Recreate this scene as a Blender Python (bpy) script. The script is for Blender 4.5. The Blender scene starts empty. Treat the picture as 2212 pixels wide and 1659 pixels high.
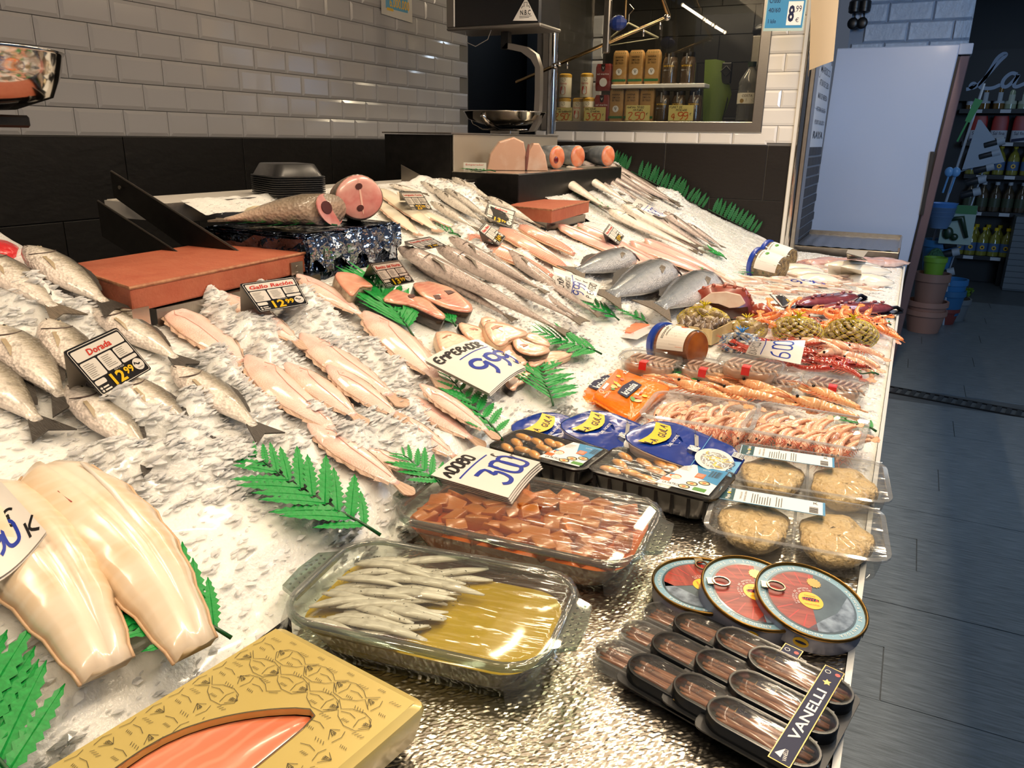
import bpy, bmesh, math, random
import numpy as np
from mathutils import Matrix, Vector
R = random.Random(7)
SC = bpy.context.scene
COL = SC.collection
# ------------------------------------------------------------------ camera (solved from the vanishing points of the photograph)
PW, PH, FPX, CAMH = 2212, 1659, 1680.0, 1.52
def _solve():
    a = Vector((1990-PW/2, -(313-PH/2), -FPX)).normalized()
    up = Vector((1, -.016, 0)).cross(a).normalized()
    if up.y < 0: up = -up
    return a.cross(up), a, up
XW, YW, ZW = _solve()                                   # world axes seen in camera space
RCW = Matrix((XW, YW, ZW))                              # camera -> world
CAM = Vector((0, 0, CAMH))
cd = bpy.data.cameras.new('camera'); cam = bpy.data.objects.new('camera', cd); COL.objects.link(cam)
cam.matrix_world = Matrix.Translation(CAM) @ RCW.to_4x4()
cd.sensor_width = 36; cd.lens = FPX/PW*36; cd.clip_start = .02; cd.clip_end = 60
SC.camera = cam
SC.view_settings.view_transform = 'Standard'; SC.view_settings.look = 'None'
SC.view_settings.exposure = -0.06; SC.view_settings.gamma = 1; SC.view_settings.use_curve_mapping = False
SC.cycles.max_bounces = 6; SC.cycles.diffuse_bounces = 3; SC.cycles.glossy_bounces = 3
SC.cycles.transmission_bounces = 4; SC.cycles.transparent_max_bounces = 12
SC.cycles.caustics_reflective = False; SC.cycles.caustics_refractive = False
SC.cycles.sample_clamp_indirect = 4; SC.cycles.use_denoising = True
# ------------------------------------------------------------------ sky, lamps and added fill lights
W = bpy.data.worlds.new('world'); SC.world = W; W.use_nodes = True
W.node_tree.nodes['Background'].inputs[0].default_value = (.62, .74, 1, 1)
W.node_tree.nodes['Background'].inputs[1].default_value = .11
def area(name, loc, target, sx, sy, power, col, spread=180):
    l = bpy.data.lights.new(name, 'AREA'); l.shape = 'RECTANGLE'; l.size = sx; l.size_y = sy
    l.energy = power; l.color = col; l.spread = math.radians(spread)
    o = bpy.data.objects.new(name, l); COL.objects.link(o); o.location = loc
    o.rotation_euler = (Vector(target)-Vector(loc)).to_track_quat('-Z', 'Y').to_euler()
    return o
WARM = (1, .80, .57)
for i in range(6):                                      # the lamp row over the counter, with an added rear row
    area('counter_lamp', (.08, -.35+.95*i, 2.74), (-.25, -.35+.95*i, 0), .66, .03, 15.5, WARM)
    area('rear_fill', (-1.25, -.1+.95*i, 2.74), (-1.1, -.1+.95*i, 0), .60, .06, 6.4+1.0*(i > 2), WARM)  # unseen second row, added to brighten the rear shelf
area('street_daylight', (3.0, .6, 2.6), (-.2, 6.8, 1.7), 1.4, 1.4, 16, (.36, .60, 1), 70)
area('aisle_fill', (1.5, 3.4, 3.0), (1.3, 3.6, 0), .5, 2.4, 30, (.62, .80, 1))  # added fill for the store's general lights, lifts the dark aisle floor
area('corridor_fill', (-2.45, 5.2, 2.5), (-2.5, 5.6, 1.4), .3, .3, 2.2, (.7, .85, 1))  # unseen light added so the doorway is not pitch black
area('window_fill', (-1.55, 4.985, 2.66), (-1.55, 5.01, 1.6), 1.0, .03, 13, (1, .82, .58))  # unseen strip added above the sill to brighten the goods
area('shop_lamp', (.9, 8.2, 2.9), (.9, 8.2, 0), .5, 1.6, 6, (.75, .88, 1))
area('kitchen_fill', (-1.5, 5.6, 2.9), (-1.5, 5.5, 0), .9, .4, 5, (1, .84, .62))  # unseen fill added behind the glass to light the goods
# ------------------------------------------------------------------ small maths
def ray(u, v): return RCW @ Vector((u-PW/2, -(v-PH/2), -FPX))
def at(u, v, x=None, y=None, z=None):                   # point seen at a pixel on an axis plane
    d = ray(u, v)
    t = (x/d.x) if x is not None else (y/d.y) if y is not None else ((z-CAMH)/d.z)
    return CAM+d*t
SL, XB, ZB = .41, -.62, .92                             # the ice bed: slope, break line, its height
NS = Vector((SL, 0, 1)).normalized(); FS = .055; NF = Vector((FS, 0, 1)).normalized()
def bz(x): return ZB+SL*(XB-x) if x < XB else ZB-FS*(x-XB)
def B(u, v, h=0):                                       # point on the ice bed seen at a pixel, h above it
    d = ray(u, v)
    p0 = Vector((XB, 0, ZB))+NS*h
    p = CAM+d*((p0-CAM).dot(NS)/d.dot(NS))
    if p.x < XB: return p
    p0 = Vector((XB, 0, ZB))+NF*h
    return CAM+d*((p0-CAM).dot(NF)/d.dot(NF))
ZF = .885
def F(u, v, h=0): return at(u, v, z=ZF+h)               # point on the foil tray
def nrm(p): return NS if p.x < XB else NF
def frame(o, x, n):                                     # matrix with origin o, X along x, Z near n
    x = Vector(x).normalized(); y = Vector(n).cross(x).normalized(); z = x.cross(y)
    return Matrix(((x.x, y.x, z.x, o.x), (x.y, y.y, z.y, o.y), (x.z, y.z, z.z, o.z), (0, 0, 0, 1)))
def srgb(h):
    if isinstance(h, str):
        h = h.lstrip('#'); h = [int(h[i:i+2], 16) for i in (0, 2, 4)]
    return tuple(((c/255)/12.92 if c/255 < .04045 else ((c/255+.055)/1.055)**2.4) for c in h)+(1,)
# ------------------------------------------------------------------ materials
_M = {}
def nt(m):
    m.use_nodes = True; return m.node_tree.nodes, m.node_tree.links, m.node_tree.nodes['Principled BSDF']
def mat(name, col='#888888', rough=.5, metal=0, spec=.5, noise=None, bump=None, trans=0, coat=0, emit=0, stretch=None, sss=0, alpha=None):
    """noise=(scale, second colour, contrast); bump=(scale, strength, distance)"""
    if name in _M: return _M[name]
    m = bpy.data.materials.new(name); N, L, P = nt(m)
    P.inputs['Base Color'].default_value = srgb(col); P.inputs['Roughness'].default_value = rough
    P.inputs['Metallic'].default_value = metal; P.inputs['Specular IOR Level'].default_value = spec
    P.inputs['Transmission Weight'].default_value = trans; P.inputs['Coat Weight'].default_value = coat
    P.inputs['Coat Roughness'].default_value = .08
    if sss: P.inputs['Subsurface Weight'].default_value = sss; P.inputs['Subsurface Radius'].default_value = (.01, .008, .006)
    if emit: P.inputs['Emission Color'].default_value = srgb(col); P.inputs['Emission Strength'].default_value = emit
    vec = None
    if noise or bump:
        tc = N.new('ShaderNodeTexCoord'); vec = tc.outputs['Object']
        if stretch:
            mp = N.new('ShaderNodeMapping'); mp.inputs['Scale'].default_value = stretch
            L.new(vec, mp.inputs[0]); vec = mp.outputs[0]
    if noise:
        n = N.new('ShaderNodeTexNoise'); n.inputs['Scale'].default_value = noise[0]; n.inputs['Detail'].default_value = 5
        L.new(vec, n.inputs['Vector'])
        r = N.new('ShaderNodeValToRGB'); c = noise[2] if len(noise) > 2 else .2
        r.color_ramp.elements[0].position = .5-c; r.color_ramp.elements[1].position = .5+c
        r.color_ramp.elements[0].color = srgb(col); r.color_ramp.elements[1].color = srgb(noise[1])
        L.new(n.outputs['Fac'], r.inputs[0]); L.new(r.outputs[0], P.inputs['Base Color'])
    if bump:
        n = N.new('ShaderNodeTexNoise'); n.inputs['Scale'].default_value = bump[0]; n.inputs['Detail'].default_value = 3
        L.new(vec, n.inputs['Vector'])
        b = N.new('ShaderNodeBump'); b.inputs['Strength'].default_value = bump[1]; b.inputs['Distance'].default_value = bump[2] if len(bump) > 2 else .01
        L.new(n.outputs['Fac'], b.inputs['Height']); L.new(b.outputs[0], P.inputs['Normal'])
    _M[name] = m; return m
def film(name, tint='#ffffff', refl=.06, edge=.55, rough=.05, body=0, bump=None):
    """thin clear plastic or glass: see-through, mirror gloss rising at grazing angles, a little milky body"""
    if name in _M: return _M[name]
    m = bpy.data.materials.new(name); N, L, P = nt(m); N.remove(P)
    out = N['Material Output']
    tr = N.new('ShaderNodeBsdfTransparent'); tr.inputs[0].default_value = srgb(tint)
    gl = N.new('ShaderNodeBsdfGlossy'); gl.inputs['Roughness'].default_value = rough
    lw = N.new('ShaderNodeLayerWeight'); lw.inputs[0].default_value = .5; pw = N.new('ShaderNodeMath'); pw.operation = 'POWER'; pw.inputs[1].default_value = 3.5
    mr = N.new('ShaderNodeMapRange'); mr.inputs[3].default_value = refl; mr.inputs[4].default_value = edge
    L.new(lw.outputs['Facing'], pw.inputs[0]); L.new(pw.outputs[0], mr.inputs[0])
    mx = N.new('ShaderNodeMixShader'); L.new(mr.outputs[0], mx.inputs[0]); L.new(tr.outputs[0], mx.inputs[1]); L.new(gl.outputs[0], mx.inputs[2])
    last = mx
    if body:
        df = N.new('ShaderNodeBsdfDiffuse'); df.inputs[0].default_value = (.85, .85, .85, 1)
        m2 = N.new('ShaderNodeMixShader'); m2.inputs[0].default_value = body
        L.new(mx.outputs[0], m2.inputs[1]); L.new(df.outputs[0], m2.inputs[2]); last = m2
    if bump:
        tc = N.new('ShaderNodeTexCoord'); n = N.new('ShaderNodeTexNoise'); n.inputs['Scale'].default_value = bump[0]; n.inputs['Detail'].default_value = 2
        mp = N.new('ShaderNodeMapping'); mp.inputs['Scale'].default_value = bump[2] if len(bump) > 2 else (1, 1, 1)
        L.new(tc.outputs['Object'], mp.inputs[0]); L.new(mp.outputs[0], n.inputs['Vector'])
        b = N.new('ShaderNodeBump'); b.inputs['Strength'].default_value = bump[1]; b.inputs['Distance'].default_value = .004
        L.new(n.outputs['Fac'], b.inputs['Height']); L.new(b.outputs[0], gl.inputs['Normal'])
    L.new(last.outputs[0], out.inputs[0]); _M[name] = m; return m
def flesh(name, ramp, axis=1, rough=.28, mott=None, scales=None, coat=.5, wobble=.08, stripe=None, xramp=None):
    """skin or meat coloured across a generated axis: ramp=[(pos, colour)...]; mott=(scale, colour, amount); scales=(scale, strength)"""
    if name in _M: return _M[name]
    m = bpy.data.materials.new(name); N, L, P = nt(m)
    P.inputs['Roughness'].default_value = rough; P.inputs['Coat Weight'].default_value = coat; P.inputs['Coat Roughness'].default_value = .12
    tc = N.new('ShaderNodeTexCoord'); sp = N.new('ShaderNodeSeparateXYZ'); L.new(tc.outputs['Generated'], sp.inputs[0])
    nz = N.new('ShaderNodeTexNoise'); nz.inputs['Scale'].default_value = 35; nz.inputs['Detail'].default_value = 4; L.new(tc.outputs['Object'], nz.inputs['Vector'])
    ma = N.new('ShaderNodeMath'); ma.operation = 'MULTIPLY_ADD'; ma.inputs[1].default_value = wobble*2; L.new(nz.outputs['Fac'], ma.inputs[0])
    sb = N.new('ShaderNodeMath'); sb.operation = 'SUBTRACT'; sb.inputs[1].default_value = wobble; L.new(sp.outputs[axis], sb.inputs[0]); L.new(sb.outputs[0], ma.inputs[2])
    rp = N.new('ShaderNodeValToRGB'); el = rp.color_ramp.elements
    while len(el) < len(ramp): el.new(.5)
    for e, (p, c) in zip(el, ramp): e.position = p
    for e, (p, c) in zip(el, ramp): e.color = srgb(c)
    L.new(ma.outputs[0], rp.inputs[0]); out = rp.outputs[0]
    def mixin(fac, colr, out):
        mx = N.new('ShaderNodeMix'); mx.data_type = 'RGBA'; L.new(fac, mx.inputs[0]); L.new(out, mx.inputs[6]); mx.inputs[7].default_value = srgb(colr); return mx.outputs[2]
    if mott:
        n2 = N.new('ShaderNodeTexNoise'); n2.inputs['Scale'].default_value = mott[0]; n2.inputs['Detail'].default_value = 6; L.new(tc.outputs['Object'], n2.inputs['Vector'])
        mr = N.new('ShaderNodeMapRange'); mr.inputs[1].default_value = .5; mr.inputs[2].default_value = .72; mr.inputs[4].default_value = mott[2]
        L.new(n2.outputs['Fac'], mr.inputs[0]); out = mixin(mr.outputs[0], mott[1], out)
    if stripe:                                          # (scale, colour, amount): muscle bands
        wv = N.new('ShaderNodeTexWave'); wv.inputs['Scale'].default_value = stripe[0]; wv.inputs['Distortion'].default_value = 4; wv.inputs['Detail'].default_value = 2
        L.new(tc.outputs['Object'], wv.inputs['Vector'])
        mr = N.new('ShaderNodeMapRange'); mr.inputs[1].default_value = .6; mr.inputs[4].default_value = stripe[2]
        L.new(wv.outputs['Fac'], mr.inputs[0]); out = mixin(mr.outputs[0], stripe[1], out)
    if scales:
        vo = N.new('ShaderNodeTexVoronoi'); vo.inputs['Scale'].default_value = scales[0]; L.new(tc.outputs['Object'], vo.inputs['Vector'])
        b = N.new('ShaderNodeBump'); b.inputs['Strength'].default_value = scales[1]; b.inputs['Distance'].default_value = .004
        L.new(vo.outputs['Distance'], b.inputs['Height']); L.new(b.outputs[0], P.inputs['Normal'])
        if len(scales) > 2:
            mr = N.new('ShaderNodeMapRange'); mr.inputs[1].default_value = .25; mr.inputs[2].default_value = .75; mr.inputs[4].default_value = scales[3]
            L.new(vo.outputs['Distance'], mr.inputs[0]); out = mixin(mr.outputs[0], scales[2], out)
    L.new(out, P.inputs['Base Color']); _M[name] = m; return m
# ------------------------------------------------------------------ mesh builder
_T = {}
def glyphs(s, bold=0, shear=0):
    k = (s, bold, shear)
    if k not in _T:
        c = bpy.data.curves.new('t', 'FONT'); c.body = s; c.size = 1; c.offset = bold; c.shear = shear; c.resolution_u = 2
        c.align_x = 'CENTER'; c.align_y = 'CENTER'
        o = bpy.data.objects.new('t', c); COL.objects.link(o)
        me = bpy.data.meshes.new_from_object(o.evaluated_get(bpy.context.evaluated_depsgraph_get()))
        V = [(v.co.x, v.co.y) for v in me.vertices]; Fc = [tuple(p.vertices) for p in me.polygons]
        bpy.data.objects.remove(o); bpy.data.curves.remove(c); bpy.data.meshes.remove(me)
        if V:
            xs = [v[0] for v in V]; ys = [v[1] for v in V]
            _T[k] = (V, Fc, min(xs), max(xs), min(ys), max(ys))
        else: _T[k] = ([], [], 0, 1, 0, 1)
    return _T[k]
# hand lettering: pen strokes on a 4 x 6 grid, points as digit pairs, strokes split by blanks
PEN = dict(zip("A B C D E F G H I K L M N O P R S T U V X Y Z 0 1 2 3 4 5 6 7 8 9 e ' / . - i c".split(),
 "002640_1333 000636453403_0334423000 4536160501103041 00062645412000 46060040_0333 460600_0333 45361605011030414323 0006_4046_0343 2026 0006_460340 060040 0006234640 00064046 26160501103041453626 000636453403 00063645340340 45361605143441301001 0646_2620 060110304146 062046 0046_0640 062346_2320 06460040 26160501103041453626 052620 051636450040 0646234442301001 30360242 46060334423010 360501103041423303 064610 23040516364534234130100123 45361605041333454120 45361605011030_0323_0424 2624 0046 2021 0343 2023 33131020".split()))
def pen(s): return [[(int(p[i]), int(p[i+1])) for i in range(0, len(p)-1, 2)] for p in PEN[s].split('_')]
class MB:
    def __init__(s): s.v = []; s.f = []; s.m = []; s.X = None
    def add(s, V, Fc, mi=0):
        k = len(s.v)
        s.v += [tuple(s.X @ Vector(p)) for p in V] if s.X is not None else [tuple(p) for p in V]
        s.f += [tuple(i+k for i in f) for f in Fc]; s.m += [mi]*len(Fc); return s
    def box(s, x0, x1, y0, y1, z0, z1, mi=0):
        V = [(x, y, z) for z in (z0, z1) for x, y in ((x0, y0), (x1, y0), (x1, y1), (x0, y1))]
        return s.add(V, [(3, 2, 1, 0), (4, 5, 6, 7), (0, 1, 5, 4), (1, 2, 6, 5), (2, 3, 7, 6), (3, 0, 4, 7)], mi)
    def prism(s, P, z0, z1, mi=0, mtop=None):
        n = len(P); a = sum(P[i][0]*P[(i+1) % n][1]-P[(i+1) % n][0]*P[i][1] for i in range(n))
        if a < 0: P = P[::-1]
        s.add([(x, y, z0) for x, y in P]+[(x, y, z1) for x, y in P], [(i, (i+1) % n, n+(i+1) % n, n+i) for i in range(n)]+[tuple(range(n-1, -1, -1))], mi)
        return s.add([(x, y, z1) for x, y in P], [tuple(range(n))], mi if mtop is None else mtop)
    def poly(s, P, z, mi=0): return s.add([(x, y, z) for x, y in P], [tuple(range(len(P)))], mi)
    def loft(s, rings, mi=0, cap=True, closed=True):
        n = len(rings[0]); k = len(rings); V = [p for r in rings for p in r]; Fc = []
        for i in range(k-1):
            for j in range(n if closed else n-1):
                a, b = i*n+j, i*n+(j+1) % n
                Fc.append((a, b, b+n, a+n))
        if cap: Fc += [tuple(range(n-1, -1, -1)), tuple(range((k-1)*n, k*n))]
        return s.add(V, Fc, mi)
    def lathe(s, prof, n=24, mi=0, cap=True, o=(0, 0, 0)):
        return s.loft([[(o[0]+r*math.cos(2*math.pi*j/n), o[1]+r*math.sin(2*math.pi*j/n), o[2]+z) for j in range(n)] for r, z in prof], mi, cap)
    def tube(s, P, r, n=8, mi=0, cap=True):
        P = [Vector(p) for p in P]; rings = []; rr = r if isinstance(r, (list, tuple)) else [r]*len(P)
        up = Vector((0, 0, 1))
        for i, p in enumerate(P):
            d = (P[min(i+1, len(P)-1)]-P[max(i-1, 0)]).normalized()
            a = d.cross(up)
            if a.length < .05: a = d.cross(Vector((1, 0, 0)))
            a.normalize(); b = a.cross(d); up = b
            rings.append([tuple(p+(a*math.cos(t)+b*math.sin(t))*rr[i]) for t in [2*math.pi*j/n for j in range(n)]])
        return s.loft(rings, mi, cap)
    def ball(s, c, rx, ry, rz, n=12, k=8, mi=0, jit=0):
        rings = []
        for i in range(k+1):
            t = math.pi*(i+.02)/(k+.04); q = 1+(R.random()-.5)*jit
            rings.append([(c[0]+rx*q*math.sin(t)*math.cos(2*math.pi*j/n), c[1]+ry*q*math.sin(t)*math.sin(2*math.pi*j/n), c[2]-rz*math.cos(t)) for j in range(n)])
        return s.loft(rings, mi)
    def text(s, t, x, y, h, mi=0, z=0, w=None, rot=0, bold=0, shear=0, anchor='c', mx=None):
        """flat lettering centred at x, y; h = cap height-ish of the box, w squeezes to a width"""
        V, Fc, x0, x1, y0, y1 = glyphs(t, bold, shear)
        sc = h/max(y1-y0, .01); sx = sc if w is None else w/max(x1-x0, .01)
        cx, cy = (x0+x1)/2, (y0+y1)/2
        if anchor == 'l': cx = x0
        c, n = math.cos(rot), math.sin(rot); out = []
        for a, b in V:
            a = (a-cx)*sx; b = (b-cy)*sc; out.append((x+a*c-b*n, y+a*n+b*c, z))
        return s.add(out, Fc, mi)
    def hand(s, t, x, y, h, wd, mi=0, z=0, rot=0, adv=.82, jit=.06, rise=0, slant=.12):
        """hand lettering drawn as marker strokes from x, y (left foot of the first letter)"""
        c, n = math.cos(rot), math.sin(rot); px = 0; u = h/6
        for ch in t:
            if ch == ' ': px += h*.5; continue
            if ch in PEN:
                for st in pen(ch):
                    P = [((px+a*u*1.0+b*u*slant+(R.random()-.5)*u*jit*4), (b*u+(R.random()-.5)*u*jit*4)) for a, b in st]
                    Q = []
                    for i in range(len(P)-1):            # soften the corners a little
                        for q in (0, .34, .67): Q.append((P[i][0]*(1-q)+P[i+1][0]*q, P[i][1]*(1-q)+P[i+1][1]*q))
                    Q.append(P[-1])
                    for _ in range(2):
                        Q = [Q[0]]+[((Q[i-1][0]+Q[i][0]*2+Q[i+1][0])/4, (Q[i-1][1]+Q[i][1]*2+Q[i+1][1])/4) for i in range(1, len(Q)-1)]+[Q[-1]]
                    s.line([(x+a*c-b*n, y+a*n+b*c+rise*a) for a, b in Q], wd, mi, z)
                px += h*adv*(.5 if ch in "'.iI1" else 1)
            z += 1e-5
        return s
    def line(s, P, wd, mi=0, z=0, close=False):
        if not close:
            Q = []
            for a, b in zip(P, P[1:]):
                k = min(12, int(math.hypot(b[0]-a[0], b[1]-a[1])/.08)+1); Q += [(a[0]+(b[0]-a[0])*j/k, a[1]+(b[1]-a[1])*j/k) for j in range(k)]
            P = Q+[P[-1]]
        V = []; n = len(P)
        for i in range(n):
            a = P[i-1] if (close or i) else P[0]; b = P[(i+1) % n] if (close or i < n-1) else P[-1]
            dx, dy = b[0]-a[0], b[1]-a[1]; l = math.hypot(dx, dy) or 1
            V += [(P[i][0]-dy/l*wd/2, P[i][1]+dx/l*wd/2, z), (P[i][0]+dy/l*wd/2, P[i][1]-dx/l*wd/2, z)]
        m = n if close else n-1
        return s.add(V, [(2*i, 2*i+1, 2*((i+1) % n)+1, 2*((i+1) % n)) for i in range(m)], mi)
    def build(s, name, mats, parent=None, M=None, smooth=False, bevel=0, seg=1, warp=None, auto=None):
        V = [tuple(warp(*p)) for p in s.v] if warp else s.v
        me = bpy.data.meshes.new(name); me.from_pydata(V, [], s.f)
        mats = mats if isinstance(mats, (list, tuple)) else [mats]
        for m in mats: me.materials.append(m)
        me.polygons.foreach_set('material_index', s.m)
        if bevel:
            bm = bmesh.new(); bm.from_mesh(me); bmesh.ops.remove_doubles(bm, verts=bm.verts, dist=1e-5)
            E = [e for e in bm.edges if len(e.link_faces) == 2 and e.calc_face_angle(0) > .6]
            bmesh.ops.bevel(bm, geom=E, offset=bevel, segments=seg, affect='EDGES', profile=.6, clamp_overlap=True); bm.to_mesh(me); bm.free()
        if smooth:
            me.polygons.foreach_set('use_smooth', [True]*len(me.polygons))
            if auto: me.set_sharp_from_angle(angle=math.radians(auto))
        me.validate(); me.update()
        o =  bpy.data.objects.new(name, me); COL.objects.link(o)
        if M is not None: o.matrix_world = M
        if parent is not None: o.parent = parent
        if name in ('ribs', 'suckers', 'netting', 'tentacles', 'legs', 'printing', 'lettering', 'engraving', 'side_badge', 'label', 'fittings', 'foliage', 'claw', 'knot', 'ink_stamp'): o['kind'] = 'stuff'
        return o
def tag(o, label, cat=None, group=None, kind=None):
    if label: o['label'] = label
    if cat: o['category'] = cat
    if group: o['group'] = group
    if kind: o['kind'] = kind
    return o
def thing(name, label, cat, M=None, group=None):
    o = bpy.data.objects.new(name, None); COL.objects.link(o); o.empty_display_size = .02
    if M is not None: o.matrix_world = M if isinstance(M, Matrix) else Matrix.Translation(M)
    return tag(o, label, cat, group)
def part(name, me, mats=None, parent=None, M=None):      # another object on the same mesh
    o = bpy.data.objects.new(name, me); COL.objects.link(o)
    if parent is not None: o.parent = parent
    if M is not None: o.matrix_local = M
    return o
def copy_tree(o, M=None, label=None, group=None, parent=None):
    c = o.copy(); COL.objects.link(c); c.parent = parent
    for ch in o.children: copy_tree(ch, parent=c)
    if M is not None: c.matrix_world = M
    if label: c['label'] = label
    if group: c['group'] = group
    return c
def structure(o): o['kind'] = 'structure'; return o
ORD = 'first second third fourth fifth sixth seventh eighth ninth tenth eleventh twelfth thirteenth fourteenth'.split()
def vnoise(x, y, f, seed=0):                             # value noise on numpy arrays
    rs = np.random.RandomState(seed); T = rs.rand(256, 256)
    x = np.asarray(x)*f+100; y = np.asarray(y)*f+100; i = np.floor(x).astype(int); j = np.floor(y).astype(int)
    a = x-i; b = y-j; a = a*a*(3-2*a); b = b*b*(3-2*b)
    g = lambda p, q: T[p % 256, q % 256]
    return g(i, j)*(1-a)*(1-b)+g(i+1, j)*a*(1-b)+g(i, j+1)*(1-a)*b+g(i+1, j+1)*a*b
def rrect(w, h, r, n=4, cx=0, cy=0):
    P = []
    for sx, sy, t0 in ((1, 1, 0), (-1, 1, 90), (-1, -1, 180), (1, -1, 270)):
        for i in range(n+1):
            t = math.radians(t0+90*i/n); P.append((cx+sx*(w/2-r)+r*math.cos(t), cy+sy*(h/2-r)+r*math.sin(t)))
    return P
def ellipse(a, b, n=24, cx=0, cy=0, rot=0):
    c, s = math.cos(rot), math.sin(rot)
    return [(cx+a*math.cos(t)*c-b*math.sin(t)*s, cy+a*math.cos(t)*s+b*math.sin(t)*c) for t in [2*math.pi*i/n for i in range(n)]]
def bilin(P00, P10, P11, P01, asp=1, sag=0):             # warp: u in 0..asp, v in 0..1 -> the quad, w along its normal
    n = (P10-P00).cross(P01-P00).normalized()
    def f(u, v, w):
        u /= asp
        return P00*(1-u)*(1-v)+P10*u*(1-v)+P11*u*v+P01*(1-u)*v+n*(w+sag*(4*u*(1-u)))
    return f
# ================================================================== SETTING
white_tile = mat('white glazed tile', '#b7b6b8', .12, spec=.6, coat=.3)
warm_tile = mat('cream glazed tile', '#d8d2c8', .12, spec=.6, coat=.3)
grout = mat('grey grout', '#77736c', .8)
black_tile = mat('black slate tile', '#0d0b0a', .5, spec=.3, bump=(14, .5, .004), stretch=(1, 2, 5))
steel = mat('brushed steel', '#9a938a', .30, 1, noise=(40, '#aaa49b', .3), stretch=(1, 30, 1))
dsteel = mat('dark steel', '#2b2927', .38, .6, noise=(30, '#1b1a19', .3))
chrome = mat('polished steel', '#c9c4bd', .1, 1)
plank_m = mat('grey weathered plank', '#4a545b', .42, noise=(9, '#7d8890', .25), bump=(40, .25, .003), stretch=(1.2, 14, 1))
def plate_tile(w, h, b, d, name):                        # metro tile: flat face with four bevelled sides
    g = .0012; a, c = w/2-g, h/2-g
    m = MB(); m.loft([[(-a, -c, 0), (a, -c, 0), (a, c, 0), (-a, c, 0)], [(-a, -c, .004), (a, -c, .004), (a, c, .004), (-a, c, .004)],
                      [(-a+b, -c+b, d), (a-b, -c+b, d), (a-b, c-b, d), (-a+b, c-b, d)]])
    return m
def mesh_of(mb, name, m):
    o = mb.build(name, m); me = o.data; bpy.data.objects.remove(o); return me
tileM = mesh_of(plate_tile(.2, .0955, .013, .010, 'tile'), 'tile', white_tile)
tileH = mesh_of(plate_tile(.1, .0955, .013, .010, 'tile'), 'half_tile', warm_tile)
tileW = mesh_of(plate_tile(.2, .0955, .013, .010, 'tile'), 'tile_warm', warm_tile)
WL, WB, ZT = -2.7, 4.87, 1.505
# left wall: white metro tiles over black slate tiles
m = MB(); m.box(WL-.12, WL-.002, -.6, 4.72, 0, 3.0); wl = structure(m.build('wall_left', grout))
RL = Matrix(((0, 0, 1, 0), (1, 0, 0, 0), (0, 1, 0, 0), (0, 0, 0, 1)))     # tile face towards +x
for r in range(12):
    z = ZT+.0955*(r+.5); off = 1.706+(.1 if r % 2 else 0)
    for k in range(-3, 16):
        y0 = off+.2*k
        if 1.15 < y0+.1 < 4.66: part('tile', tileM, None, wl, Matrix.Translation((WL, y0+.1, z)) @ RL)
def slab_tile(w, h, name, m, g=.0015):
    q = MB(); a, c = w/2-g, h/2-g
    q.loft([[(-a, -c, 0), (a, -c, 0), (a, c, 0), (-a, c, 0)], [(-a, -c, .007), (a, -c, .007), (a, c, .007), (-a, c, .007)], [(-a+.002, -c+.002, .008), (a-.002, -c+.002, .008), (a-.002, c-.002, .008), (-a+.002, c-.002, .008)]])
    return mesh_of(q, name, m)
slab = slab_tile(.605, .292, 'slab_tile', black_tile)
for r in range(4):
    for k in range(-1, 5):
        yc = (2.09 if r % 2 == 0 else 1.804)+.605*k+.3
        if .9 < yc < 4.65: part('slab_tile', slab, None, wl, Matrix.Translation((WL, yc, ZT-.292*(r+.5)-.001)) @ RL)
# back wall with its serving window
RB = Matrix(((1, 0, 0, 0), (0, 0, -1, 0), (0, 1, 0, 0), (0, 0, 0, 1)))    # face towards -y
m = MB(); x0, x1 = -2.28, -.62
m.box(x0, x1, WB+.002, WB+.1, 0, 1.575); m.box(-.88, x1, WB+.002, WB+.1, 1.575, 3.0); m.box(x0, -2.21, WB+.002, WB+.1, 1.575, 3.0); m.box(-2.21, -.88, WB+.002, WB+.1, 2.75, 3.0)
wb = structure(m.build('wall_back', grout))
for r in range(14):
    z = ZT+.012+.0955*(r+.5)
    if r == 0:
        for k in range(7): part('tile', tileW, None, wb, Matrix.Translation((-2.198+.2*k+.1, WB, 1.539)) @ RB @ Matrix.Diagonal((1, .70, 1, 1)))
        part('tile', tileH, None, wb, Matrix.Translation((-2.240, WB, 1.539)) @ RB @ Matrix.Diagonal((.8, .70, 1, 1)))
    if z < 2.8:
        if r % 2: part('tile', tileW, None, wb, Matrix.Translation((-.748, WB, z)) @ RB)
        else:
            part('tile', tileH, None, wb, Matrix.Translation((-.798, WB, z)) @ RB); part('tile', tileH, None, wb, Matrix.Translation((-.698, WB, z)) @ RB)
for r in range(4):
    for k in range(-2, 3):
        xc = (-1.391 if r % 2 == 0 else -1.097)+.605*k+.3
        a, b = max(xc-.3, -2.28), min(xc+.3, -.665)
        if b-a > .05: part('slab_tile', slab_tile(b-a+.003, .31, 'slab_tile', mat('brown slate tile', '#150f0b', .5, spec=.3, bump=(14, .5, .004), stretch=(1, 2, 5))), None, wb, Matrix.Translation(((a+b)/2, WB, ZT-.31*(r+.5)-.001)) @ RB)
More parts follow.
